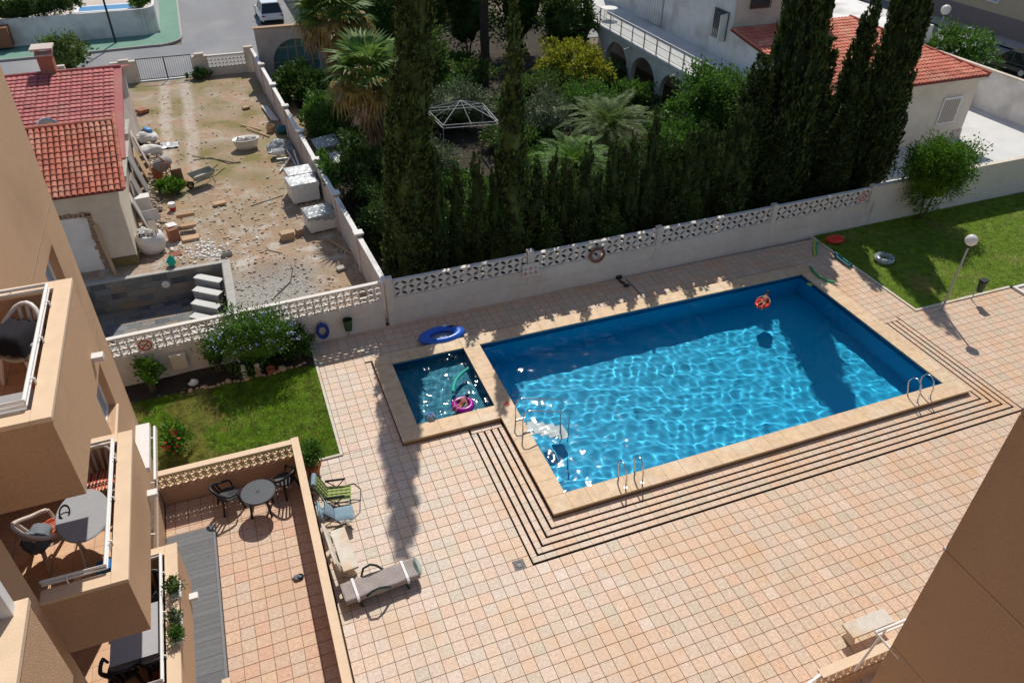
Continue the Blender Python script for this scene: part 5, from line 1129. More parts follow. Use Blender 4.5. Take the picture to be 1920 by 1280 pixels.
def crate(name, label, loc, d, rz, top, m='box_white'):
    c = thing(name, label, 'crate', loc, rz); n = 5
    B().b2(-d[0]/2, d[0]/2, -d[1]/2, d[1]/2, .08, d[2]).build('pack', m, c, bevel=.02)
    for x in (-d[0]*.4, 0, d[0]*.4): B().b2(x-.05, x+.05, -d[1]/2, d[1]/2, -.02, .08).build('pallet_runner', 'wood_grey', c)
    s = B(); N_ = 10; g = np.array([[(-.5+i/N_)*d[0]*1.04, (-.5+j/N_)*d[1]*1.04, d[2]+.02+.05*rr.rand()*(0 < i < N_ and 0 < j < N_)] for j in range(N_+1) for i in range(N_+1)]); s.add(g, [(j*(N_+1)+i, j*(N_+1)+i+1, (j+1)*(N_+1)+i+1, (j+1)*(N_+1)+i) for j in range(N_) for i in range(N_)])
    for sg, ax in ((-1, 0), (1, 0), (-1, 1), (1, 1)):
        P = [[(-.5+i/N_)*d[1-ax]*1.05, .0] for i in range(N_+1)]; Q = []
        for i in range(N_+1):
            u = P[i][0]; zl = d[2]-rr.uniform(.08, .3); w0 = sg*d[ax]*.525; Q += [((w0, u, d[2]+.02), (w0*1.01, u, zl)) if ax == 0 else ((u, w0, d[2]+.02), (u, w0*1.01, zl))]
        s.add([p for q in Q for p in q], [(2*i, 2*i+1, 2*i+3, 2*i+2) for i in range(N_)])
    s.build('cover_sheet', top, c); return c
crate('wrapped_pallet', 'pallet of tiles under white plastic sheet by the lot wall', at(572, 378), (1.25, 1.05, .95), .12, 'plastic_sheet', 'plastic_sheet')
crate('wrapped_pallet', 'second plastic covered pallet behind the open crate', at(568, 362), (1.2, .9, 1.1), .1, 'plastic_sheet', 'plastic_sheet')
crate('tile_crate', 'open pale crate with torn grey sheet in front of wrapped pallets', at(601, 425), (1.15, 1.05, .8), .14, 'plastic_grey')
bg_ = thing('bulk_bag', 'white builders bulk bag full of scraps beside the old house', 'bulk bag', at(288, 470))
B().lathe([(0, 0), (.46, .02), (.56, .3), (.58, .6), (.50, .82), (.42, .86), (.38, .78), (0, .7)], 18, sx=1., sy=.9).build('bag', 'sack_white', bg_, smooth=True)
for a in range(4): B().tube([(.5*math.cos(a*1.57+.8), .45*math.sin(a*1.57+.8), .55), (.42*math.cos(a*1.57+.8), .4*math.sin(a*1.57+.8), 1.0), (.2*math.cos(a*1.57+.8), .35*math.sin(a*1.57+.8), .9)], .025, 5).build('strap', 'dark_cloth', bg_)
b = B()
for k in range(12): b.box((rr.uniform(-.3, .3), rr.uniform(-.3, .3), .8+.15*rr.rand()), rr.uniform(.08, .3, 3), tuple(rr.rand(3)*3))
b.build('scrap', 'box_white', bg_)['kind'] = 'stuff'
B().box((.25, -.05, 1.0), (.3, .03, .75), (R(-40), 0, .1)).build('board', 'cream_fabric', bg_)
tag(B().box((0, 0, .42), (.62, .5, .85)).build('old_cabinet', 'box_white', loc=at(275, 400), rot=(0, 0, .1), bevel=.015), 'white broken cabinet against the old house wall', 'cabinet')
tag(B().box((0, 0, .3), (.75, .06, .6)).build('white_board', 'box_white', loc=at(285, 420), rot=(R(-18), 0, .1)), 'white board leaning behind the bulk bag', 'board')
bk = thing('paint_bucket', 'red and white paint bucket on the bare soil', 'bucket', at(325, 395)); B().lathe([(0, 0), (.13, 0), (.15, .18), (0, .18)], 16).build('body', 'bucket_red', bk); B().lathe([(.0, .18), (.15, .18), (.165, .34), (.16, .36), (0, .355)], 16).build('lid', 'white_plastic', bk)
tag(B().box((0, 0, .17), (.55, .35, .34)).build('cardboard_box', 'cardboard', loc=at(540, 448), rot=(0, 0, .15), bevel=.01), 'brown cardboard box on the soil heap', 'box')
tag(B().box((0, 0, .16), (.28, .3, .3)).build('cardboard_box', 'mortar', loc=at(562, 440), rot=(0, 0, .3), bevel=.01), 'small dark box beside the cardboard box', 'box')
for i, (px, py, d, rz, z) in enumerate(((358, 448, (.7, .4, .12), .1, .06), (356, 432, (.62, .3, .12), .05, .25), (352, 420, (.75, .3, .16), .08, .45))):
    p = at(px, py); tag(B().box((0, 0, z), d).build('stone_slab', 'stone_orange', loc=p, rot=(0, 0, rz), bevel=.012), ('lowest', 'middle', 'upper')[i]+' beige slab of the stepped slab stack near the bulk bag', 'slab')
tag(B().box((0, 0, .28), (.42, .36, .55)).build('tile_box', 'brick_red', loc=at(328, 450), rot=(0, 0, .4), bevel=.03), 'torn box of red tiles between bulk bag and slabs', 'box')
tag(B().box((0, 0, .58), (.4, .4, .04)).build('lid_board', 'box_white', loc=at(325, 445), rot=(0, .1, .4), bevel=.01), 'white panel lying on the torn tile box', 'panel')
hb_ = B(); hb_.b2(-.2, .2, -.1, -.07, 0, .2); hb_.b2(-.2, .2, .07, .1, 0, .2)
for x in (-.185, 0, .185): hb_.b2(x-.015, x+.015, -.069, .069, 0, .2)
tag(hb_.build('hollow_block', 'cement', loc=at(426, 478), rot=(0, 0, .15)), 'grey hollow concrete block at the corner of the slate pool', 'block')
gb_ = B(); gb_.lumpy((0, 0, .2), (.16, .14, .22), seed=3, a=.3); tag(gb_.build('green_bag', 'teal_foam', loc=at(324, 502), smooth=True), 'crumpled green bag on the slate pool rim', 'bag')
tag(B().box((0, 0, .06), (.45, .3, .12), (0.2, 0, 0)).build('clay_slab', 'brick_red', loc=at(330, 480), rot=(0, 0, .3), bevel=.02), 'broken red clay slab above the slate pool', 'slab')
sk = thing('rubble_sack', 'sagging white sack with blue cloth beside the old house', 'sack', at(278, 268)); B().lumpy((0, 0, .28), (.55, .5, .34), seed=4, a=.2).build('sack', 'sack_white', sk, smooth=False); B().lumpy((.1, .1, .6), (.3, .26, .16), seed=6, a=.3).build('cloth', 'blue_sheet', sk, smooth=True)
sk2 = tag(B().lumpy((0, 0, .24), (.6, .4, .28), seed=9, a=.25).build('rubble_sack', 'sack_white', loc=at(285, 290), smooth=True), 'white rubble sack in front of the sack with blue cloth', 'sack')
sh_ = B(); N_ = 8; g = np.array([[(-.5+i/N_)*.9, (-.5+j/N_)*.8, .03+.09*rr.rand()] for j in range(N_+1) for i in range(N_+1)]); sh_.add(g, [(j*(N_+1)+i, j*(N_+1)+i+1, (j+1)*(N_+1)+i+1, (j+1)*(N_+1)+i) for j in range(N_) for i in range(N_)]); tag(sh_.build('plastic_sheet', 'plastic_sheet', loc=at(318, 274)), 'crumpled clear plastic sheet on the gravel track', 'plastic sheet')
hp = B(); N_ = 12; g = np.array([[(-.5+i/N_)*1.3, (-.5+j/N_)*1.1, .45*max(0, 1-((i-6)**2+(j-6)**2)/40)+.1*rr.rand()] for j in range(N_+1) for i in range(N_+1)]); hp.add(g, [(j*(N_+1)+i, j*(N_+1)+i+1, (j+1)*(N_+1)+i+1, (j+1)*(N_+1)+i) for j in range(N_) for i in range(N_)]); tag(hp.build('plastic_heap', 'plastic_grey', loc=at(525, 278)), 'heap of grey plastic film near the lot wall', 'plastic heap')
tag(B().lathe([(0, 0), (.2, 0), (.24, .38), (.22, .38), (.18, .05), (0, .05)], 14).build('clay_pot', 'wood_pale', loc=at(508, 248)), 'tan bucket behind the plastic heap', 'bucket')
tag(B().lumpy((0, 0, .2), (.34, .3, .24), seed=5, a=.25).build('green_sack', 'teal_dark', loc=at(531, 250), smooth=True), 'dark green sack behind the plastic heap', 'sack')
ba = B(); ba.b2(-.3, .3, -.2, .2, .22, .26); ba.b2(-.3, .3, -.22, -.2, .22, .42); ba.b2(-.3, .3, .2, .22, .22, .42); ba.b2(-.32, -.3, -.22, .22, .22, .42); ba.b2(.3, .32, -.22, .22, .22, .42); ba.b2(-.1, .1, -.1, .1, 0, .22); tag(ba.build('wash_basin', 'white_paint', loc=at(523, 295), bevel=.01), 'white wash basin dumped by the plastic heap', 'basin')
for i, (a, c, m_) in enumerate((((538, 285), (556, 312), 'plastic_sheet'), ((545, 300), (525, 325), 'white_plastic'), ((520, 305), (548, 300), 'galv'), ((552, 290), (562, 318), 'white_plastic'))):
    p, q = at(*a), at(*c); tag(B().tube([(p[0], p[1], p[2]+.12+.04*i), (q[0], q[1], q[2]+.06+.04*i)], .045, 8).build('scrap_pipe', m_), ('broad grey', 'thin white', 'short zinc', 'long white')[i]+' scrap pipe in the pile below the plastic heap', 'pipe')
def boards(px, py, d, rot, m_, lab, cat='plank'): p = at(px, py); return tag(B().box((0, 0, 0), d).build('plank' if cat == 'plank' else 'panel', m_, loc=(p[0], p[1], p[2]+d[2]/2+.05), rot=rot), lab, cat)
boards(506, 215, (.4, 2.6, .06), (0, .3, .12), 'box_white', 'long white board lying along the far lot wall')
boards(645, 470, (.07, 2.3, .06), (0, 0, .42), 'wood_pale', 'thin wooden batten lying on red soil near the corner', 'batten')
boards(470, 240, (.08, 1.5, .05), (0, 0, .7), 'wood_pale', 'wooden batten beside the oval tub', 'batten'); boards(484, 250, (.08, 2.0, .05), (0, 0, .55), 'wood_pale', 'second batten leading from tub to plastic heap', 'batten')
boards(412, 384, (.55, .3, .1), (0, 0, .2), 'stone_orange', 'flat broken slab in the middle of the lot', 'slab'); boards(462, 205, (.4, .3, .1), (0, 0, .4), 'stone_orange', 'pale brick lying in the weeds', 'brick')
boards(268, 213, (.6, .5, .18), (0, .1, .7), 'brick_red', 'heap of pink brick pieces in the weeds', 'bricks'); boards(345, 345, (.45, .3, .1), (0, 0, .2), 'brick_red', 'red brick piece beside the cement mixer', 'brick')
boards(640, 505, (.35, .25, .08), (0, 0, .3), 'cement', 'grey slab piece on the red soil by the wall', 'slab')
for i, (y, h, m_) in enumerate(((35.2, 1.6, 'wood_grey'), (37.0, 1.9, 'galv'), (38.6, 1.4, 'wood_pale'), (40.3, 1.7, 'plaster_pink'), (33.2, 1.5, 'cement'))):
    tag(B().box((0, 0, h/2), (.05, .9+.2*(i % 3), h)).build('leaning_sheet', m_, loc=(-4.15, y, .0), rot=(0, R(-12), .03*i)), ('grey boards', 'zinc sheet', 'pale plywood', 'pink panel', 'cement panel')[i]+' leaning on the long wall of the old house', 'panel')
for i, pts in enumerate((((360, 292), (385, 297), (410, 300), (440, 306), (452, 305)), ((362, 300), (395, 296), (430, 308), (450, 304)), ((470, 388), (500, 378), (532, 368)), ((512, 562), (545, 530), (550, 510), (530, 485), (500, 470)))):
    P = [at(*q) for q in pts]; P = [(p[0], p[1], p[2]+.03) for p in P]; tag(B().tube(P, .018, 6).build('cable', 'dark_metal'), ('dark hose winding behind the wheelbarrow', 'second thin hose behind the wheelbarrow', 'black cable lying in front of the wrapped pallets', 'black cable curving over the gravel')[i], 'cable')
for i, (px, py) in enumerate(((598, 268), (613, 300))):
    p = gp(px, py, .8); s = B()
    for k in range(14): s.tube([(-.6+k*.09, -.55, 0), (-.6+k*.09, .55, .0)], .05, 6)
    tag(s.build('corrugated_sheet', 'galv', loc=(p[0]+.35, p[1], .8), rot=(R(8), R(-6), .1)), ('far', 'near')[i]+' grey corrugated sheet on the garden side of the lot wall', 'roof sheet')
    tag(B().b2(-.3, .3, -.3, .3, 0, .72).build('block_stack', 'cement', loc=(p[0]+.35, p[1], 0)), ('far', 'near')[i]+' cement block stack carrying the corrugated sheet', 'blocks')
# gazebo frame
gz2 = thing('gazebo_frame', 'bare white metal frame of a garden gazebo', 'gazebo', (11.25, 36, 0)); cs = [(9.9, 34.9), (12.65, 34.5), (12.75, 37.2), (9.75, 37.4)]
for x, y in cs: rel(B().tube([(x, y, -.05), (x, y, 2.2)], .022, 6).build('post', 'post_grey'), gz2)
for (p, q) in zip(cs, cs[1:]+cs[:1]):
    for z in (2.2, 2.05): rel(B().tube([(*p, z), (*q, z)], .022, 6).build('beam', 'post_grey'), gz2)
    rel(B().tube([(*p, 2.2), (11.2, 36.1, 2.9)], .022, 6).build('rafter', 'post_grey'), gz2); rel(B().tube([((p[0]+q[0])/2, (p[1]+q[1])/2, 2.2), (11.2, 36.1, 2.9)], .016, 6).build('rafter', 'post_grey'), gz2)
# ------------------------------------------------------------------ street: cars and lamps
def car(label, loc, rz, L_, W_, H_, paint, kind='suv', group=None):
    c = thing('parked_car', label, 'car', loc, rz, group); h1 = H_*.56; g0 = .22
    def loft(secs, nm, m_, sm=True):
        b = B(); V = []; F = []; n = 10
        for (x, w_, z0, z1) in secs:
            ww = w_/2; V += [(x, -ww*.9, z0), (x, -ww, z0+(z1-z0)*.18), (x, -ww, z0+(z1-z0)*.62), (x, -ww*.93, z0+(z1-z0)*.9), (x, -ww*.80, z1), (x, ww*.80, z1), (x, ww*.93, z0+(z1-z0)*.9), (x, ww, z0+(z1-z0)*.62), (x, ww, z0+(z1-z0)*.18), (x, ww*.9, z0)]
        for i in range(len(secs)-1):
            for j in range(n): F.append((i*n+j, (i+1)*n+j, (i+1)*n+(j+1) % n, i*n+(j+1) % n))
        F += [tuple(range(n)), tuple((len(secs)-1)*n+j for j in range(n-1, -1, -1))]; o = b.add(V, F).build(nm, m_, c, smooth=False, bevel=.03); return o
    hl_ = L_/2
    loft([(-hl_, W_*.82, .34, h1*.86), (-hl_+.12, W_*.93, g0+.04, h1*.97), (-hl_+.5, W_*.99, g0, h1), (-.2, W_, g0, h1), (hl_-1.1, W_*.99, g0, h1*.93), (hl_-.35, W_*.94, g0, h1*.84), (hl_, W_*.78, .33, h1*.62)], 'body', paint)
    r0, r1 = (-hl_+.12, hl_-1.55) if kind == 'suv' else (-hl_+.75, hl_-1.55)
    gl = B(); zt = H_-.05; a0, a1 = (r0+.35, r1-.75) if kind == 'suv' else (r0+.7, r1-.8); wb_, wt = W_*.90/2, W_*.70/2
    gl.add([(r0, -wb_, h1-.03), (r1, -wb_, h1-.05), (r1, wb_, h1-.05), (r0, wb_, h1-.03), (a0, -wt, zt), (a1, -wt, zt), (a1, wt, zt), (a0, wt, zt)], [(3, 2, 1, 0), (4, 5, 6, 7), (0, 1, 5, 4), (1, 2, 6, 5), (2, 3, 7, 6), (3, 0, 4, 7)]); gl.build('windows', 'car_glass', c, bevel=.02)
    b = B(); b.add([(a0-.08, -wt-.02, zt-.01), (a1+.06, -wt-.02, zt-.01), (a1+.06, wt+.02, zt-.01), (a0-.08, wt+.02, zt-.01), (a0, -wt+.03, zt+.055), (a1-.05, -wt+.03, zt+.055), (a1-.05, wt-.03, zt+.055), (a0, wt-.03, zt+.055)], [(3, 2, 1, 0), (4, 5, 6, 7), (0, 1, 5, 4), (1, 2, 6, 5), (2, 3, 7, 6), (3, 0, 4, 7)]); b.build('roof', paint, c, bevel=.02)
    for s in (-1, 1):
        for (xb, xt) in ((r0+.02, a0), (r1-.03, a1), ((r0+r1)/2-.1, (a0+a1)/2)): B().tube([(xb, s*(wb_+.004), h1-.03), (xt, s*(wt+.006), zt)], .035, 6).build('pillar', paint, c)
        B().sphere((r1-.35, s*(W_/2+.1), h1+.05), (.07, .11, .07), 8, 6).build('mirror', paint, c)
        for x in (-hl_+.82, hl_-.85):
            w2 = B().lathe([(0, -.1), (.24, -.1), (.32, -.08), (.33, 0), (.32, .08), (.24, .1), (0, .1)], 20, (x, s*(W_/2-.1), .33), rot=(R(90), 0, 0)).build('wheel', 'rubber', c)
            o = B().lathe([(0, -.015), (.2, -.01), (.21, .01), (0, .02)], 16, (x, s*(W_/2+.0), .33), rot=(R(90), 0, 0)).build('hub_cap', 'hub'); o.parent = w2
        B().box((-hl_+.06, s*W_*.36, h1*.78), (.12, W_*.2, .13)).build('tail_light', 'lamp_red', c, bevel=.02); B().box((hl_-.13, s*W_*.34, h1*.66), (.2, W_*.2, .12)).build('headlight', 'lamp_clear', c, bevel=.02)
    B().box((-hl_-.005, 0, h1*.55), (.03, .5, .11)).build('number_plate', 'white_paint', c); B().box((-hl_+.04, 0, .34), (.14, W_*.8, .16)).build('bumper', 'rubber', c, bevel=.02)
    return c
car('white sport utility car parked on the sunlit side street', (5.0, 67.6, -.04), PI/2+.04, 4.35, 1.82, 1.62, 'car_white')
car('black saloon car parked behind the white driveway wall', (51.6, 37.6, -.05), PI*.53, 4.6, 1.82, 1.45, 'car_black', 'saloon')
car('dark green car parked behind the slim cypresses', (53.6, 52.6, -.05), PI*.5, 4.2, 1.75, 1.5, 'car_green', 'suv')
car('red car parked at the far end of the side street', (54.6, 61.0, -.05), PI*.5, 4.2, 1.75, 1.45, 'car_red', 'saloon')
tag(B().tube([(0, 0, 0), (0, 0, 5.2)], [.085, .06], 10).build('lamp_post', 'dark_metal', loc=(-6.35, 63.6, .09)), 'black lamp post on the green pavement across the street', 'lamp post')
def globe_lamp(label, loc, h, r):
    l = thing('globe_lamp', label, 'lamp post', loc); B().tube([(0, 0, 0), (0, 0, h-r*.8)], [.04, .032], 10).build('post', 'post_grey', l); B().lathe([(0, 0), (.09, 0), (.09, .02), (.045, .05), (0, .05)], 14).build('base_plate', 'post_grey', l); B().lathe([(0, -.08), (.07, -.08), (.06, .04), (0, .04)], 12, (0, 0, h-r)).build('collar', 'dark_metal', l); B().sphere((0, 0, h), r, 24, 14).build('globe', 'globe_white', l, smooth=True); return l
globe_lamp('white globe lamp on grey post at the lawn edge', (23.8, 16.2, 0), 3.0, .21)
globe_lamp('distant white globe street lamp behind the oleander', (49.3, 42.25, -.05), 3.1, .33)
# ------------------------------------------------------------------ pool deck furniture
def litter_bin(label, loc, rz, cl=.0):
    t = thing('litter_bin', label, 'litter bin', loc, rz); b = B(); V = []; 
    B().lathe([(0, 0), (.115, 0), (.15, .42), (.16, .44), (.15, .45), (.135, .42), (.1, .04), (0, .04)], 16, (0, 0, .38+cl), sx=1.1, sy=.9).build('bucket', 'bin_green', t); B().torus((0, 0, .825+cl), .145, .014, 18, 6, sx=1.1, sy=.9).build('rim', 'bin_dark', t)
    B().tube([(0, .15, 0), (0, .15, .75+cl)], .022, 8).build('post', 'galv', t); B().lathe([(0, 0), (.125, 0), (0, .002)], 14, (0, 0, .72+cl), sx=1.1, sy=.9).build('liner', 'bin_dark', t); return t
litter_bin('dark green litter bin on a post against the white wall', (2.5, 22.05, 0), 0.)
lb = litter_bin('green litter bin with hood leaning beside the globe lamp', (25.45, 16.2, 0), 0., .1); B().b2(-.16, .16, -.13, .13, .96, .99).build('hood', 'bin_dark', lb)
B().tube([(-.12, .1, .9), (-.12, .1, .97)], .01, 5).build('hood_stay', 'galv', lb)
def hose_reel(label, loc, R0, m_, sx=1., sy=1.25, n=5):
    t = thing('garden_hose', label, 'hose', loc)
    for k in range(n): B().torus((.01*math.sin(k*2.1), -.03-.028*(k % 3), .012*math.cos(k*1.7)), R0-.022*(k//2), .017, 28, 6, sx=sx, sy=sy, rot=(R(90), 0, 0)).build('coil', m_, t)
    B().tube([(0, .1, R0*sy*.95), (0, -.12, R0*sy*.95)], .02, 6).build('hook', 'dark_metal', t); return t
hose_reel('coiled blue hose hanging on the white wall', (1.62, 22.16, .5), .2, 'hose_blue', 1., 1.5, 7)
hose_reel('coiled brown hose hanging on the pierced wall', (12.25, wy(12.25)-.12, 1.28), .3, 'hose_brown', 1.05, 1.05, 8)
tag(B().tube([(1.5, 22.17, .5), (1.1, 22.15, .35), (.8, 22.18, .62), (.75, 22.2, .8)], .014, 6).build('wall_cable', 'dark_metal'), 'thin dark pipe on the wall beside the blue hose', 'pipe')
# signs
def ring_sign(name, label, loc, s, dark):
    t = thing(name, label, 'sign', loc); B().b2(-s, s, -.012, .0, -s, s).build('plate', 'sign_white', t); B().torus((0, -.018, 0), s*.78, s*.09, 28, 6, rot=(R(90), 0, 0)).build('red_ring', 'sign_red', t)
    B().box((0, -.022, 0), (s*1.45, .012, s*.14), (0, R(-45), 0)).build('red_bar', 'sign_red', t)
    if dark: B().box((-.08*s, -.016, .05*s), (s*.85, .006, s*.10), (0, R(12), 0)).build('cigarette_symbol', 'sign_black', t); B().lathe([(0, 0), (s*.13, 0), (s*.13, .006), (0, .006)], 12, (s*.35, -.013, -.22*s), rot=(R(90), 0, 0)).build('ash_symbol', 'sign_black', t)
    else: B().box((.05*s, -.016, -.1*s), (s*.9, .006, s*.12), (0, R(38), 0)).build('diver_symbol', 'sign_black', t); B().sphere((.3*s, -.016, .3*s), (s*.1, .005, s*.1), 8, 6).build('head_symbol', 'sign_black', t)
    return t
ring_sign('no_smoking_sign', 'round red no smoking sign on the pierced wall behind the lawn', (-3.86, 21.92, 1.46), .23, True)
ring_sign('no_diving_sign', 'round red prohibition sign on the pierced wall by the round bush', (25.2, wy(25.2)-.07, 1.47), .22, False)
sb = thing('rules_board', 'white pool rules board with round pictograms on the wall pier', 'sign', (9.48, wy(9.5)-.14, 1.22))
B().b2(-.33, .33, -.012, 0, -.27, .27).build('board', 'sign_white', sb, bevel=.004); B().b2(-.33, .33, -.016, -.0125, .19, .205).build('rule_line', 'post_grey', sb)
for i in range(3):
    for j in range(2):
        c_ = B().torus((-.21+.21*i, -.018, .06-.2*j), .07, .010, 18, 5, rot=(R(90), 0, 0)).build('pictogram', 'sign_red' if (i+j) % 2 else 'post_grey', sb); o = B().box((-.21+.21*i, -.016, .06-.2*j), (.07, .006, .025), (0, R(30*i-20), 0)).build('symbol', 'sign_black'); o.parent = c_
# wall box and small things in the bed
jb = thing('meter_box', 'pale square meter box on the wall below the pierced blocks', 'meter box', (-3.05, 21.92, .62)); B().b2(-.25, .25, -.10, .05, -.28, .28).build('case', 'wall_white', jb, bevel=.01); B().b2(-.23, .23, -.113, -.101, -.26, .26).build('door', 'plaster_cream', jb)
rr = np.random.RandomState(31); rk = B().sphere((0, 0, 0), (1, .75, .55), 8, 6).mesh('stone')
for i in range(26):
    x = -2.85+i*.145+rr.uniform(-.04, .04); s = rr.uniform(.06, .10)*(1.9 if i in (3, 8, 12, 20) else 1)
    tag(link('edging_stone', rk, 'stone_orange', loc=(x, 20.98+.05*math.sin(i)+.012*max(0, i-16)**1.6*.5, s*.35), rot=(0, 0, rr.rand()*6), scale=(s, s, s)), 'rounded stone edging the flower bed', 'stone', 'stones edging the flower bed')
st = thing('garden_figure', 'pale stone garden figure standing in the flower bed', 'figurine', (-1.15, 21.1, 0)); B().lathe([(0, 0), (.09, 0), (.07, .16), (.1, .3), (.05, .4), (0, .4)], 12).build('body', 'stone_bench', st); B().sphere((0, 0, .46), (.07, .07, .08), 10, 7).build('head', 'stone_bench', st)
st = thing('garden_figure', 'orange clay garden figure beside the pale stone figure', 'figurine', (-.72, 21.08, 0)); B().lathe([(0, 0), (.1, 0), (.08, .14), (.11, .26), (.05, .36), (0, .36)], 12).build('body', 'stone_orange', st); B().sphere((0, 0, .42), (.09, .09, .07), 10, 7).build('hat', 'cream_fabric', st)
tag(B().lathe([(0, 0), (.11, 0), (.15, .2), (.13, .2), (.1, .1), (0, .1)], 14).build('clay_pot', 'terracotta', loc=(-.32, 21.05, 0)), 'terracotta pot lying in the flower bed', 'pot')
bo = thing('garden_figure', 'black and white garden figure beside the meter box', 'figurine', (-2.75, 21.25, 0)); B().sphere((0, 0, .13), (.17, .11, .13), 10, 7).build('body', 'box_white', bo); B().sphere((-.14, 0, .26), (.09, .08, .09), 10, 7).build('head', 'dark_cloth', bo)
# inflatables and foam
ib = thing('inflatable_boat', 'blue inflatable ring lying in the wall shade on the deck', 'inflatable', (5.55, 20.95, 0), .02)
B().torus((0, 0, .15), .36, .13, 40, 12, sx=1.75, sy=.95).build('tube', 'inflatable_blue', ib, smooth=True); B().lathe([(0, .05), (.3, .05), (.3, .07), (0, .07)], 28, sx=1.75, sy=.9).build('floor', 'clear_vinyl', ib); B().box((.22, .33, .28), (.14, .06, .02)).build('label_patch', 'white_paint', ib); B().box((.45, .22, .27), (.2, .08, .02)).build('grip', 'dark_cloth', ib)
fm = thing('swim_board', 'bright red foam float lying on the shaded lawn', 'float', (*gp(1565, 453)[:2], .05), .1); B().lathe([(0, 0), (.32, 0), (.40, .05), (.38, .12), (.2, .11), (.12, .06), (0, .06)], 20, sx=1.15, sy=.8).build('shell', 'float_red', fm, smooth=True); B().torus((0, 0, .10), .2, .03, 16, 6, sx=1.15, sy=.8).build('inner_ring', 'float_red', fm)
cr_ = thing('swim_ring', 'clear swim ring with dark pattern lying on the shaded lawn', 'swim ring', (*gp(1656, 490)[:2], .05)); B().torus((0, 0, .1), .30, .115, 30, 12).build('ring', 'clear_vinyl', cr_, smooth=True)
for k in range(9): a = k*.7; B().sphere((.3*math.cos(a), .3*math.sin(a), .19), (.07, .05, .03), 8, 5).build('print_patch', 'dark_cloth' if k % 2 else 'pale_blue', cr_)
def noodle(label, pts, r, m_, z=.05):
    P = [gp(*p, z) for p in pts]; out = []
    for i in range(len(P)-1):
        for k in range(5): t = k/5; out.append(tuple(P[i][j]*(1-t)+P[i+1][j]*t for j in range(3)))
    out.append(P[-1]); Q = [tuple(np.mean([out[max(0, i-2)], out[i], out[min(len(out)-1, i+2)]], axis=0)) for i in range(len(out))]
    return tag(B().tube(Q, r, 10).build('pool_noodle', m_, smooth=True), label, 'pool noodle')
noodle('green pool noodle lying across the corner of the coping', ((1517, 497), (1530, 515), (1545, 525), (1568, 530)), .045, 'green_foam', .2)
noodle('lime pool noodle curved on the deck by the wall', ((1530, 450), (1526, 463), (1528, 480)), .045, 'lime_foam'); noodle('teal pool noodle lying against the lime noodle', ((1533, 452), (1530, 465), (1531, 478)), .045, 'green_foam')
noodle('dark teal noodle along the lawn kerb', ((1564, 472), (1580, 485), (1600, 500)), .06, 'teal_dark', .08); noodle('second dark teal noodle touching the lawn kerb', ((1562, 476), (1580, 491), (1597, 502)), .05, 'teal_dark', .08)
noodle('small lime float drifting at the pool corner', ((1512, 531), (1524, 536)), .05, 'lime_foam', .08); noodle('teal noodle floating curved in the paddling pool', ((880, 689), (862, 702), (851, 718), (849, 738)), .05, 'teal_foam', .08)
bb_ = thing('beach_ball', 'clear ball with dark stripes floating at the paddling pool edge', 'ball', (*gp(808, 783, .15)[:2], .16)); B().sphere((0, 0, 0), .17, 18, 12).build('ball', 'clear_vinyl', bb_, smooth=True)
for a in (0, 1.05, 2.1): B().torus((0, 0, 0), .17, .012, 26, 5, rot=(R(90), 0, a)).build('stripe', 'inflatable_blue', bb_)
# stainless ladders
def ladder(label, x, loc_y):
    t = thing('pool_ladder', label, 'pool ladder', (x, loc_y, .155))
    for s in (-1, 1): B().tube([(s*.26, -.38, -.03), (s*.26, -.36, .38), (s*.26, -.28, .62), (s*.26, -.12, .72), (s*.26, .06, .66), (s*.26, .16, .48), (s*.26, .14, .3), (s*.26, .06, .1), (s*.26, .05, -1.2)], .022, 8).build('handrail', 'steel', t, smooth=True); B().lathe([(0, 0), (.05, 0), (.05, .012), (0, .012)], 12, (s*.26, -.38, -.002)).build('flange', 'steel', t)
    for z in (-.25, -.55, -.85): B().b2(-.26, .26, .0, .1, z, z+.025).build('step', 'white_plastic', t)
    return t
ladder('chrome ladder rails at the middle of the sunny pool edge', 8.55, 12.68); ladder('chrome ladder rails at the far end of the sunny pool edge', 19.0, 12.68)
sr = thing('pool_steps', 'white pool steps between two chrome handrails', 'pool steps', (6.4, 15.6, .155))
for y in (-.3, .3): B().tube([(.0, y, -.02), (-.02, y, .6), (.05, y, .82), (.2, y, .86), (1.45, y, .42), (1.52, y, .32), (1.52, y, -1.3)], .021, 8).build('handrail', 'steel', sr, smooth=True); B().tube([(.0, y, .03), (.3, y, .05), (.38, y, -.1)], .018, 6).build('brace', 'steel', sr)
for k in range(4): B().b2(.28+.32*k, .62+.32*k, -.29, .29, -.24-.26*k, -.20-.26*k).build('tread', 'white_plastic', sr, bevel=.01)
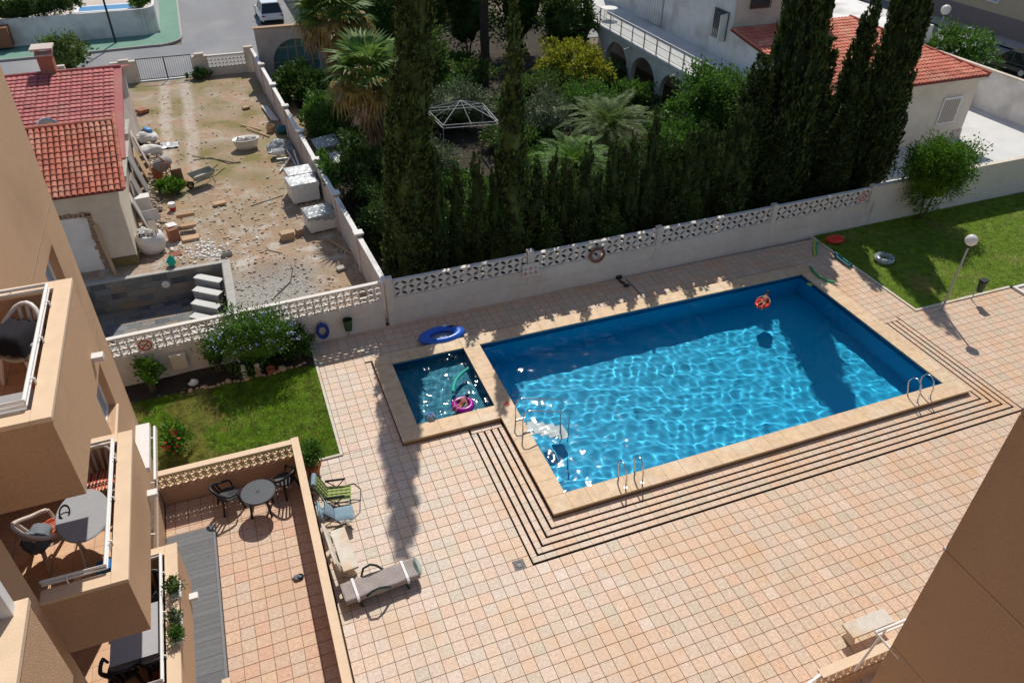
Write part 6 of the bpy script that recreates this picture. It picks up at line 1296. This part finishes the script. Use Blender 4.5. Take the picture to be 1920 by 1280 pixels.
# people
def body(name, verts, edges, radii, m_, parent):
    import bmesh
    me = bpy.data.meshes.new(name); bm = bmesh.new(); lay = bm.verts.layers.skin.verify(); vv = []
    for p, r in zip(verts, radii): v = bm.verts.new(p); v[lay].radius = (r, r); vv.append(v)
    vv[0][lay].use_root = True
    for a, c in edges: bm.edges.new((vv[a], vv[c]))
    bm.to_mesh(me); bm.free(); o = link(name, me, m_, parent=parent); o.modifiers.new('skin', 'SKIN'); s = o.modifiers.new('sub', 'SUBSURF'); s.levels = 2; s.render_levels = 2
    me.polygons.foreach_set('use_smooth', [True]*len(me.polygons)); return o
def person(label, loc, rz, sc, skin, swim):
    t = thing('person', label, 'person', loc, rz); t.scale = (sc,)*3
    # sitting back in the ring: pelvis at origin, head towards +x
    V = [(0, 0, -.02), (.14, 0, .06), (.28, 0, .16), (.37, 0, .24), (.43, 0, .30), (.50, 0, .38), (.27, .14, .19), (.27, -.14, .19), (.16, .27, .14), (.16, -.27, .14), (.0, .33, .15), (.0, -.33, .15), (-.06, .34, .15), (-.06, -.34, .15), (-.06, .09, -.02), (-.06, -.09, -.02), (-.34, .12, .13), (-.34, -.12, .12), (-.56, .11, -.06), (-.56, -.13, -.07), (-.64, .11, -.03), (-.64, -.13, -.04)]
    E = [(0, 1), (1, 2), (2, 3), (3, 4), (4, 5), (2, 6), (2, 7), (6, 8), (7, 9), (8, 10), (9, 11), (10, 12), (11, 13), (0, 14), (0, 15), (14, 16), (15, 17), (16, 18), (17, 19), (18, 20), (19, 21)]
    Rr = [.12, .115, .12, .055, .085, .075, .055, .055, .042, .042, .032, .032, .028, .028, .08, .08, .058, .058, .04, .04, .03, .03]
    body('body', V, E, Rr, skin, t)
    V2 = [(-.01, 0, -.02), (.14, 0, .06), (.26, 0, .15)]; body('swimsuit', V2, [(0, 1), (1, 2)], [.132, .128, .126], swim, t)
    B().sphere((.50, 0, .36), (.105, .10, .105), 14, 10).build('hair', 'hair_dark', t, smooth=True)
    for s in (-1, 1):
        for k in range(5): B().tube([(-.08, s*.34+(k-2)*.012, .15), (-.13-.01*(2-abs(k-2)), s*.34+(k-2)*.017, .14), (-.15-.01*(2-abs(k-2)), s*.34+(k-2)*.018, .12)], [.008, .007, .005], 5).build('finger', skin, t)
    B().sphere((.405, 0, .385), (.015, .012, .015), 6, 5).build('nose', skin, t)
    for s in (-1, 1): B().sphere((.425, s*.03, .42), .009, 6, 5).build('eye', 'hair_dark', t); B().sphere((.46, s*.085, .36), (.02, .01, .025), 6, 5).build('ear', skin, t)
    return t
p = gp(868, 757, .15); mr = tag(B().torus((0, 0, .06), .27, .10, 30, 12).build('swim_ring', 'magenta', loc=(p[0], p[1], .05), smooth=True), 'magenta swim ring floating in the paddling pool', 'swim ring'); mr2 = None
person('child in a red swimsuit lying back in the magenta ring', (p[0]-.08, p[1]-.02, .12), R(28), .62, 'skin_tan', 'swim_red')
p = gp(1430, 567, .15); rf_ = tag(B().lathe([(0, .0), (.3, 0), (.36, .06), (.33, .11), (.2, .09), (0, .07)], 20, sx=1., sy=.75).build('pool_float', 'float_red', loc=(p[0], p[1], .03), rot=(0, 0, .5), smooth=True), 'red float carrying a swimmer in the large pool', 'float')
person('dark haired swimmer leaning on the red float in the shaded water', (p[0]+.05, p[1]+.02, .12), R(35), .72, 'skin', 'swim_red')
# drain and small deck details
dr = thing('floor_drain', 'square black floor drain in the deck tiles', 'drain', (4.62, 11.05, 0)); B().b2(-.15, .15, -.15, .15, -.01, .006).build('plate', 'dark_metal', dr); B().torus((0, 0, .008), .085, .012, 20, 6).build('ring', 'grey_plastic', dr); B().lathe([(0, .004), (.06, .004), (.06, .01), (0, .01)], 14).build('grate', 'grey_plastic', dr)
tag(B().b2(-.09, .09, -.09, .09, .16, .165).build('tile_mark', 'sign_red', loc=(*gp(950, 757, .16)[:2], 0)), 'small red square plate on the coping by the pool steps', 'marker')
fp = thing('pump_parts', 'black hose fittings lying against the shaded wall foot', 'hose fittings', (*gp(1167, 530)[:2], 0)); B().tube([(0, .35, .03), (-.06, .1, .04), (.02, -.1, .03), (-.02, -.3, .03)], [.05, .04, .05, .06], 8).build('hose', 'black_plastic', fp); B().sphere((.02, -.3, .05), (.14, .09, .05), 10, 6).build('nozzle', 'black_plastic', fp); B().b2(-.1, .14, .28, .5, 0, .12).build('fitting', 'black_plastic', fp, bevel=.02)
pa, pb = gp(1174, 524), gp(1202, 553); tag(B().tube([(pa[0], pa[1], .02), (pb[0], pb[1], .02)], .014, 6).build('pole', 'dark_metal'), 'thin dark pole lying across the shaded deck', 'pole')
# ------------------------------------------------------------------ lounger, chairs, bench
lg = thing('sun_lounger', 'dark green plastic lounger covered by taupe towel with white straps', 'sun lounger', (1.2, 11.6, 0), R(4))
b = B(); b.b2(-.93, .93, -.27, -.21, .27, .33); b.b2(-.93, .93, .21, .27, .27, .33); b.b2(-.95, -.88, -.21, .21, .26, .33); b.b2(.88, .95, -.21, .21, .27, .34); b.build('frame', 'green_plastic', lg, bevel=.015)
for k in range(11): B().b2(-.86+.16*k, -.74+.16*k, -.21, .21, .305, .325).build('slat', 'green_plastic', lg)
for s in (-1, 1):
    for x in (-.62, .55): B().tube([(x, s*.24, .28), (x+.06, s*.30, .0)], [.04, .03], 8).build('leg', 'green_plastic', lg)
    B().tube([(-.42, s*.26, .26), (-.30, s*.36, .50), (-.12, s*.37, .54), (.02, s*.34, .46), (.18, s*.26, .28)], .03, 8).build('armrest', 'green_plastic', lg)
N1, N2 = 40, 14; P = []
for i in range(N1+1):
    for j in range(N2+1):
        u, v = i/N1, j/N2; y = (v-.5)*.62; e = max(0, abs(v-.5)*2-.86)/.14; P.append(((u-.5)*1.86, y*(1-.03*e), .348+.006*math.sin(u*23+v*5)+.005*math.sin(u*11-v*9)-.10*e**1.5+.03*max(0, u-.82)))
o = B().add(P, [(i*(N2+1)+j, (i+1)*(N2+1)+j, (i+1)*(N2+1)+j+1, i*(N2+1)+j+1) for i in range(N1) for j in range(N2)]).build('towel', 'towel', lg, smooth=True); o.modifiers.new('t', 'SOLIDIFY').thickness = .012
for x in (-.62, .62): 
    q = [(x, -.325, .24), (x, -.318, .34), (x, -.25, .372), (x, 0, .372), (x, .25, .372), (x, .318, .34), (x, .325, .24)]; s = B()
    for a, c in zip(q, q[1:]): s.quad((a[0]-.032, a[1], a[2]), (a[0]+.032, a[1], a[2]), (c[0]+.032, c[1], c[2]), (c[0]-.032, c[1], c[2]))
    o = s.build('strap', 'strap_white', lg); o.modifiers.new('t', 'SOLIDIFY').thickness = .006
B().lathe([(0, -.02), (.27, -.02), (.28, .02), (0, .03)], 20, (.95, 0, .335), sx=.30, sy=.98).build('headrest', 'green_plastic', lg)
def armchair(label, loc, rz, m_, seat_m=None, slats=5, group=None, name='armchair', h=.8):
    t = thing(name, label, 'chair', loc, rz, group); t.scale = (1.12, 1.12, 1.05)
    B().lathe([(0, .40), (.24, .40), (.26, .425), (.23, .445), (0, .435)], 20, sx=.95, sy=.95).build('seat', m_, t, smooth=False)
    for sx2, sy2 in ((-1, -1), (1, -1), (-1, 1), (1, 1)): B().tube([(sx2*.18, sy2*.18, .42), (sx2*.25, sy2*.25, 0)], [.032, .024], 8).build('leg', m_, t)
    A = np.linspace(R(-30), R(210), 19); P = [(.29*math.cos(a), -.29*math.sin(a)-.05*max(0, math.sin(a)), .62+.24*max(0, math.sin(a))**1.5*(h/.8)) for a in A]; B().tube(P, .032, 8).build('backrest', m_, t, smooth=True)
    for k in range(slats): a = R(90)+(k-(slats-1)/2)*R(22); B().tube([(.22*math.cos(a), -.22*math.sin(a), .43), (.285*math.cos(a), -.285*math.sin(a)-.05, .62+.22*max(0, math.sin(a))**1.5*(h/.8))], .024, 6).build('back_slat', m_, t)
    for s in (-1, 1): B().tube([(s*.24, .18, .43), (s*.27, .16, .60)], .022, 6).build('arm_support', m_, t)
    return t
armchair('black plastic armchair left of the round patio table', (-2.02, 15.58, 0), R(-75), 'black_plastic', slats=7); armchair('black plastic armchair in the patio wall corner', (-.55, 15.62, 0), R(40), 'black_plastic', slats=7)
pt = thing('patio_table', 'round dark grey plastic table on the patio', 'table', (-1.24, 15.12, 0)); B().lathe([(0, .70), (.40, .70), (.445, .715), (.45, .735), (.43, .745), (0, .745)], 36).build('table_top', 'grey_plastic', pt); B().lathe([(0, .7455), (.06, .7455), (.06, .748), (0, .748)], 16).build('centre_cap', 'black_plastic', pt)
for a in range(4): an = a*PI/2+.6; B().tube([(.28*math.cos(an), .28*math.sin(an), .70), (.36*math.cos(an), .36*math.sin(an), .0)], [.04, .03], 8).build('leg', 'black_plastic', pt)
gc = thing('folding_recliner', 'folding recliner with lime green striped cushion by the patio wall', 'chair', (.62, 14.68, 0), R(-12))
for s in (-1, 1):
    B().tube([(-.42, s*.29, 1.0), (-.18, s*.29, .38), (.30, s*.29, .34), (.55, s*.29, .40)], .016, 8).build('side_tube', 'dark_metal', gc); B().tube([(-.2, s*.31, .58), (.34, s*.31, .60)], .03, 8).build('armrest', 'black_plastic', gc); B().tube([(.30, s*.30, .58), (-.18, s*.30, .0), (-.3, s*.30, .0)], .014, 8).build('leg', 'dark_metal', gc); B().tube([(-.16, s*.30, .56), (.42, s*.30, .0)], .014, 8).build('leg', 'dark_metal', gc)
B().tube([(.42, -.3, .02), (.42, .3, .02)], .014, 8).build('foot_bar', 'dark_metal', gc); B().tube([(.55, -.29, .4), (.72, -.2, .25), (.72, .2, .25), (.55, .29, .4)], .016, 8).build('foot_rest', 'dark_metal', gc)
def cushion(par, nm, p0, p1, wd, th, m_, m2=None, n=5):
    p0, p1 = np.array(p0, float), np.array(p1, float); d = p1-p0; l = np.linalg.norm(d); d /= l; y = np.array([0, 1., 0]); N = np.cross(d, y); N = N*(1 if N[2] > 0 else -1); k = 24; P = []; 
    for side in (1, -.2):
        for i in range(k+1):
            for j in range(9): u, v = i/k, j/8; puff = th*(.55+.45*abs(math.sin(PI*u*n))**.5)*(1-(2*abs(v-.5))**4); q = p0+d*l*u+y*(v-.5)*wd+N*side*puff; P.append(q)
    F = [(s*(k+1)*9+i*9+j, s*(k+1)*9+(i+1)*9+j, s*(k+1)*9+(i+1)*9+j+1, s*(k+1)*9+i*9+j+1) for s in (0, 1) for i in range(k) for j in range(8)]
    c = B().add(P, F).build(nm, m_, par, smooth=True)
    if m2:
        for v in (-.36, -.12, .12, .36): o = B().tube([p0+d*l*u+y*v*wd+N*(th*1.0) for u in (.02, .25, .5, .75, .98)], .012, 5).build('stripe', m2); o.parent = c
    return c
cushion(gc, 'back_cushion', (-.18, 0, .40), (-.42, 0, 1.0), .5, .05, 'green_cushion', 'green_stripe'); cushion(gc, 'seat_cushion', (-.16, 0, .39), (.48, 0, .40), .5, .05, 'green_cushion', 'green_stripe'); B().tube([(-.43, -.2, 1.0), (-.43, .2, 1.0)], .065, 10).build('head_roll', 'blue_grey_cushion', gc)
bc = thing('folded_chair', 'chair with blue grey cushions between green recliner and bench', 'chair', (.55, 13.92, 0), R(-6)); cushion(bc, 'seat_cushion', (-.02, 0, .42), (.46, 0, .40), .48, .05, 'blue_grey_cushion', None, 1); cushion(bc, 'back_cushion', (-.05, 0, .44), (-.24, 0, .80), .46, .05, 'blue_grey_cushion', None, 1); cushion(bc, 'loose_cushion', (-.3, 0, .42), (-.42, 0, .86), .44, .05, 'pale_blue', None, 4)
for s in (-1, 1): B().tube([(-.3, s*.24, .0), (.40, s*.24, .38)], .014, 8).build('leg', 'dark_metal', bc); B().tube([(.40, s*.24, .0), (-.3, s*.24, .82)], .014, 8).build('leg', 'dark_metal', bc)
B().b2(.1, .4, -.27, -.25, .33, .38).build('white_tag', 'strap_white', bc)
def stone_bench(label, loc, rz, L_, back):
    t = thing('stone_bench', label, 'bench', loc, rz); B().b2(-L_/2, L_/2, -.19, .19, .40, .47).build('seat', 'stone_bench', t, bevel=.012)
    for s in (-1, 1):
        B().prism([(-.15, 0), (.15, 0), (.12, .12), (.08, .2), (.12, .3), (.17, .398), (-.17, .398), (-.12, .3), (-.08, .2), (-.12, .12)], s*L_*.36-.06, s*L_*.36+.06, 'x').build('leg', 'stone_bench', t, bevel=.012)
        if back: B().prism([(.10, .3), (.30, .28), (.42, .80), (.34, .84)], s*L_*.36-.055, s*L_*.36+.055, 'x').build('back_support', 'stone_bench', t, bevel=.012)
    if back: B().box((0, .30, .68), (L_, .055, .36), (R(-14), 0, 0)).build('backrest', 'stone_bench', t, bevel=.012)
    return t
stone_bench('pale stone bench with backrest against the patio wall', (.55, 12.72, 0), R(90+4), 1.35, True); stone_bench('backless pale stone bench beside the brown block corner', (11.45, 6.42, 0), 0., 1.2, False)
pp = thing('potted_shrub', 'potted shrub in terracotta pot at the patio wall end', 'potted plant', (.28, 16.05, 0)); B().lathe([(0, 0), (.16, 0), (.22, .28), (.25, .30), (.24, .34), (.2, .33), (0, .3)], 16).build('pot', 'terracotta', pp); link('foliage', bush_mesh(.36, .36, .34, 50, 30, 61, .09, cl=.4), 'green_leaf', parent=pp, loc=(0, 0, .62))
pp = thing('potted_shrub', 'small dead pot plant behind the green recliner', 'potted plant', (.20, 15.25, 0)); B().lathe([(0, 0), (.1, 0), (.13, .18), (0, .17)], 14).build('pot', 'cement', pp); link('foliage', bush_mesh(.16, .16, .16, 16, 20, 62, .07, cl=.5), 'grey_leaf', parent=pp, loc=(0, 0, .28))
fs = thing('crumpled_cloth', 'dark crumpled cloth lying on the patio tiles', 'cloth', (-.66, 12.6, 0)); B().lumpy((0, 0, .03), (.14, .09, .05), seed=8, a=.3).build('fold', 'grey_fabric', fs, smooth=True); B().torus((.05, 0, .05), .06, .025, 14, 6).build('fold', 'dark_cloth', fs)
# ------------------------------------------------------------------ balconies
fB, fA, fC = 5.96, 8.98, 2.96
def striped(par, c, r, z, dirx=True):
    n = 9; cu = B().lathe([(0, 0), (r*.95, 0), (r, .025), (r*.95, .05), (0, .06)], 24, (c[0], c[1], z)).build('cushion', 'cream_fabric', par)
    for k in range(n):
        x = (-1+2*(k+.5)/n)*r*.93; hw = math.sqrt(max(0, (r*.93)**2-x*x))
        if hw > .03: o = B().b2(c[0]+x-r*.06, c[0]+x+r*.06, c[1]-hw, c[1]+hw, z+.02, z+.0655).build('stripe', ('orange_fabric', 'red_fabric')[k % 2 if k % 3 else 0], None); o.parent = cu
p = gp(193, 893, fB+.43); wc = armchair('cream plastic chair with striped cushion on the middle balcony', (p[0], p[1]-.16, fB), R(172), 'cream_plastic', name='balcony_chair', slats=5, h=1.0); striped(wc, (0, .02), .23, .445)
p = gp(92, 1000, fB+.45); wc = armchair('cream plastic chair with clothes and striped cushion near the oval table', (p[0], p[1], fB), R(-60), 'cream_plastic', name='balcony_chair', slats=5); striped(wc, (0, .06), .2, .445)
cl = tag(B().lumpy((0, 0, .0), (.2, .26, .12), 24, 16, .35, 2, 4.).build('clothes_pile', 'grey_fabric', loc=(p[0]-.12, p[1]-.16, fB+.56), smooth=True), 'grey clothes heaped on the balcony chair', 'clothes')
p = gp(155, 965, fB+.73); ot = thing('folding_table', 'oval grey folding table on the middle balcony', 'table', (p[0], p[1], fB), R(8)); B().lathe([(0, .71), (.38, .71), (.4, .725), (.385, .74), (0, .74)], 36, sx=.98, sy=1.45).build('table_top', 'grey_top', ot)
for s in (-1, 1): B().tube([(s*.2, -.42, 0), (s*.2, .42, .71)], .014, 6).build('leg', 'white_paint', ot); B().tube([(s*.23, .42, 0), (s*.23, -.42, .71)], .014, 6).build('leg', 'white_paint', ot)
p = gp(122, 962, fB+.75); tag(B().torus((0, 0, .03), .07, .012, 14, 6, sx=1., sy=1.6, rot=(.5, .2, 0)).build('sunglasses', 'dark_cloth', loc=(p[0], p[1], fB+.745)), 'black looped strap lying on the oval table', 'strap')
p = gp(203, 1068, fB+.1); tag(B().b2(-.16, .16, -.10, .10, 0, .2).build('storage_box', 'bright_blue', loc=(p[0], p[1]+.04, fB), bevel=.02), 'bright blue box on the middle balcony floor', 'box'); tag(B().lathe([(0, 0), (.06, 0), (.07, .2), (.05, .22), (0, .22)], 12).build('white_jug', 'white_plastic', loc=(p[0]-.42, p[1], fB)), 'white jug beside the blue box', 'jug')
p = gp(35, 640, fA+.6); wc = armchair('white chair covered by black cloth on the upper balcony', (p[0], p[1], fA), R(150), 'white_plastic', name='balcony_chair', slats=3, h=1.1)
N_ = 12; P = []
for i in range(N_+1):
    for j in range(N_+1): u, v = i/N_-.5, j/N_-.5; e = max(0, 2*max(abs(u), abs(v))-.62); P.append((u*.62, v*.62, .80-.55*e+.02*math.sin(i*2.1+j)))
B().add(P, [(i*(N_+1)+j, (i+1)*(N_+1)+j, (i+1)*(N_+1)+j+1, i*(N_+1)+j+1) for i in range(N_) for j in range(N_)]).build('cloth_cover', 'dark_cloth', wc, smooth=True)
p = gp(30, 765, fA+.6); tw = thing('side_table', 'grey topped table at the near parapet of the upper balcony', 'table', (p[0]-.1, p[1]+.1, fA)); B().b2(-.42, .42, -.2, .2, .58, .62).build('table_top', 'grey_top', tw, bevel=.01)
for sx2, sy2 in ((-1, -1), (1, -1), (-1, 1), (1, 1)): B().tube([(sx2*.36, sy2*.15, 0), (sx2*.36, sy2*.15, .58)], .02, 6).build('leg', 'white_paint', tw)
p = gp(255, 1185, fC+.74); tt_ = thing('balcony_table', 'table with grey cloth on the lower balcony', 'table', (p[0]+.0, p[1], fC)); B().b2(-.42, .42, -.55, .55, .70, .735).build('table_top', 'grey_cloth_top', tt_, bevel=.008)
b = B(); b.b2(-.43, -.415, -.56, .56, .5, .69); b.b2(.415, .43, -.56, .56, .5, .69); b.b2(-.414, .414, -.56, -.545, .5, .69); b.b2(-.414, .414, .545, .56, .5, .69); b.build('cloth_skirt', 'grey_cloth_top', tt_)
for sx2, sy2 in ((-1, -1), (1, -1), (-1, 1), (1, 1)): B().tube([(sx2*.36, sy2*.5, 0), (sx2*.36, sy2*.5, .7)], .025, 6).build('leg', 'dark_metal', tt_)
for (px, py, rz, lab) in ((290, 1118, R(180), 'black chair at the far side of the cloth covered table'), (228, 1242, R(0), 'black chair at the near side of the cloth covered table'), (295, 1222, R(10), 'black chair near the parapet of the lower balcony')):
    q = gp(px, py, fC+.6); armchair(lab, (q[0], q[1], fC), rz, 'black_plastic', name='balcony_chair', slats=8)
q = gp(308, 1268, fC+.2); tag(B().lathe([(0, 0), (.12, 0), (.17, .28), (.18, .31), (.15, .30), (.13, .2), (0, .2)], 16).build('clay_pot', 'terracotta', loc=(q[0], q[1], fC)), 'terracotta pot on the lower balcony floor', 'pot')
q = gp(283, 1055, fC+.5); cr2 = thing('clothes_rack', 'bright green plastic rack on the lower balcony', 'rack', (q[0], q[1], fC)); b = B(); b.torus((0, 0, .5), .26, .02, 24, 6, sx=.5, sy=1.); b.build('rim', 'bright_green', cr2)
for k in range(7): y = -.2+k*.066; B().b2(-.1, .1, y-.012, y+.012, .49, .51).build('bar', 'bright_green', cr2)
for s in (-1, 1): B().tube([(0, s*.24, .5), (0, s*.24, 0)], .015, 6).build('leg', 'white_paint', cr2)
for i, (y, hh) in enumerate(((10.0, .26), (9.35, .16), (9.0, .2))):
    fb = thing('flower_box', ('full leafy', 'sparse reddish', 'pale green')[i]+' flower box hung over the lower balcony rail', 'flower box', (XO-.02, y, 3.82)); b = B(); b.prism([(-.07, 0), (.07, 0), (.1, .16), (-.1, .16)], -.18 if i == 0 else -.13, .18 if i == 0 else .13, 'y'); b.build('box', 'white_plastic', fb)
    link('foliage', bush_mesh(.13, .17 if i == 0 else .11, hh*.6, 24, 20, 70+i, .05, cl=.4), ('pine_leaf', 'grey_leaf', 'green_leaf')[i], parent=fb, loc=(0, 0, .16+hh*.3))

# things in or under the water receive the light bent by the water surface
for o in bpy.data.objects:
    q = o
    while q.parent: q = q.parent
    if q.name.split('.')[0] in ('pool_steps', 'pool_ladder', 'person', 'swim_ring', 'pool_float', 'beach_ball') and o.type == 'MESH': o.cycles.is_caustics_receiver = True
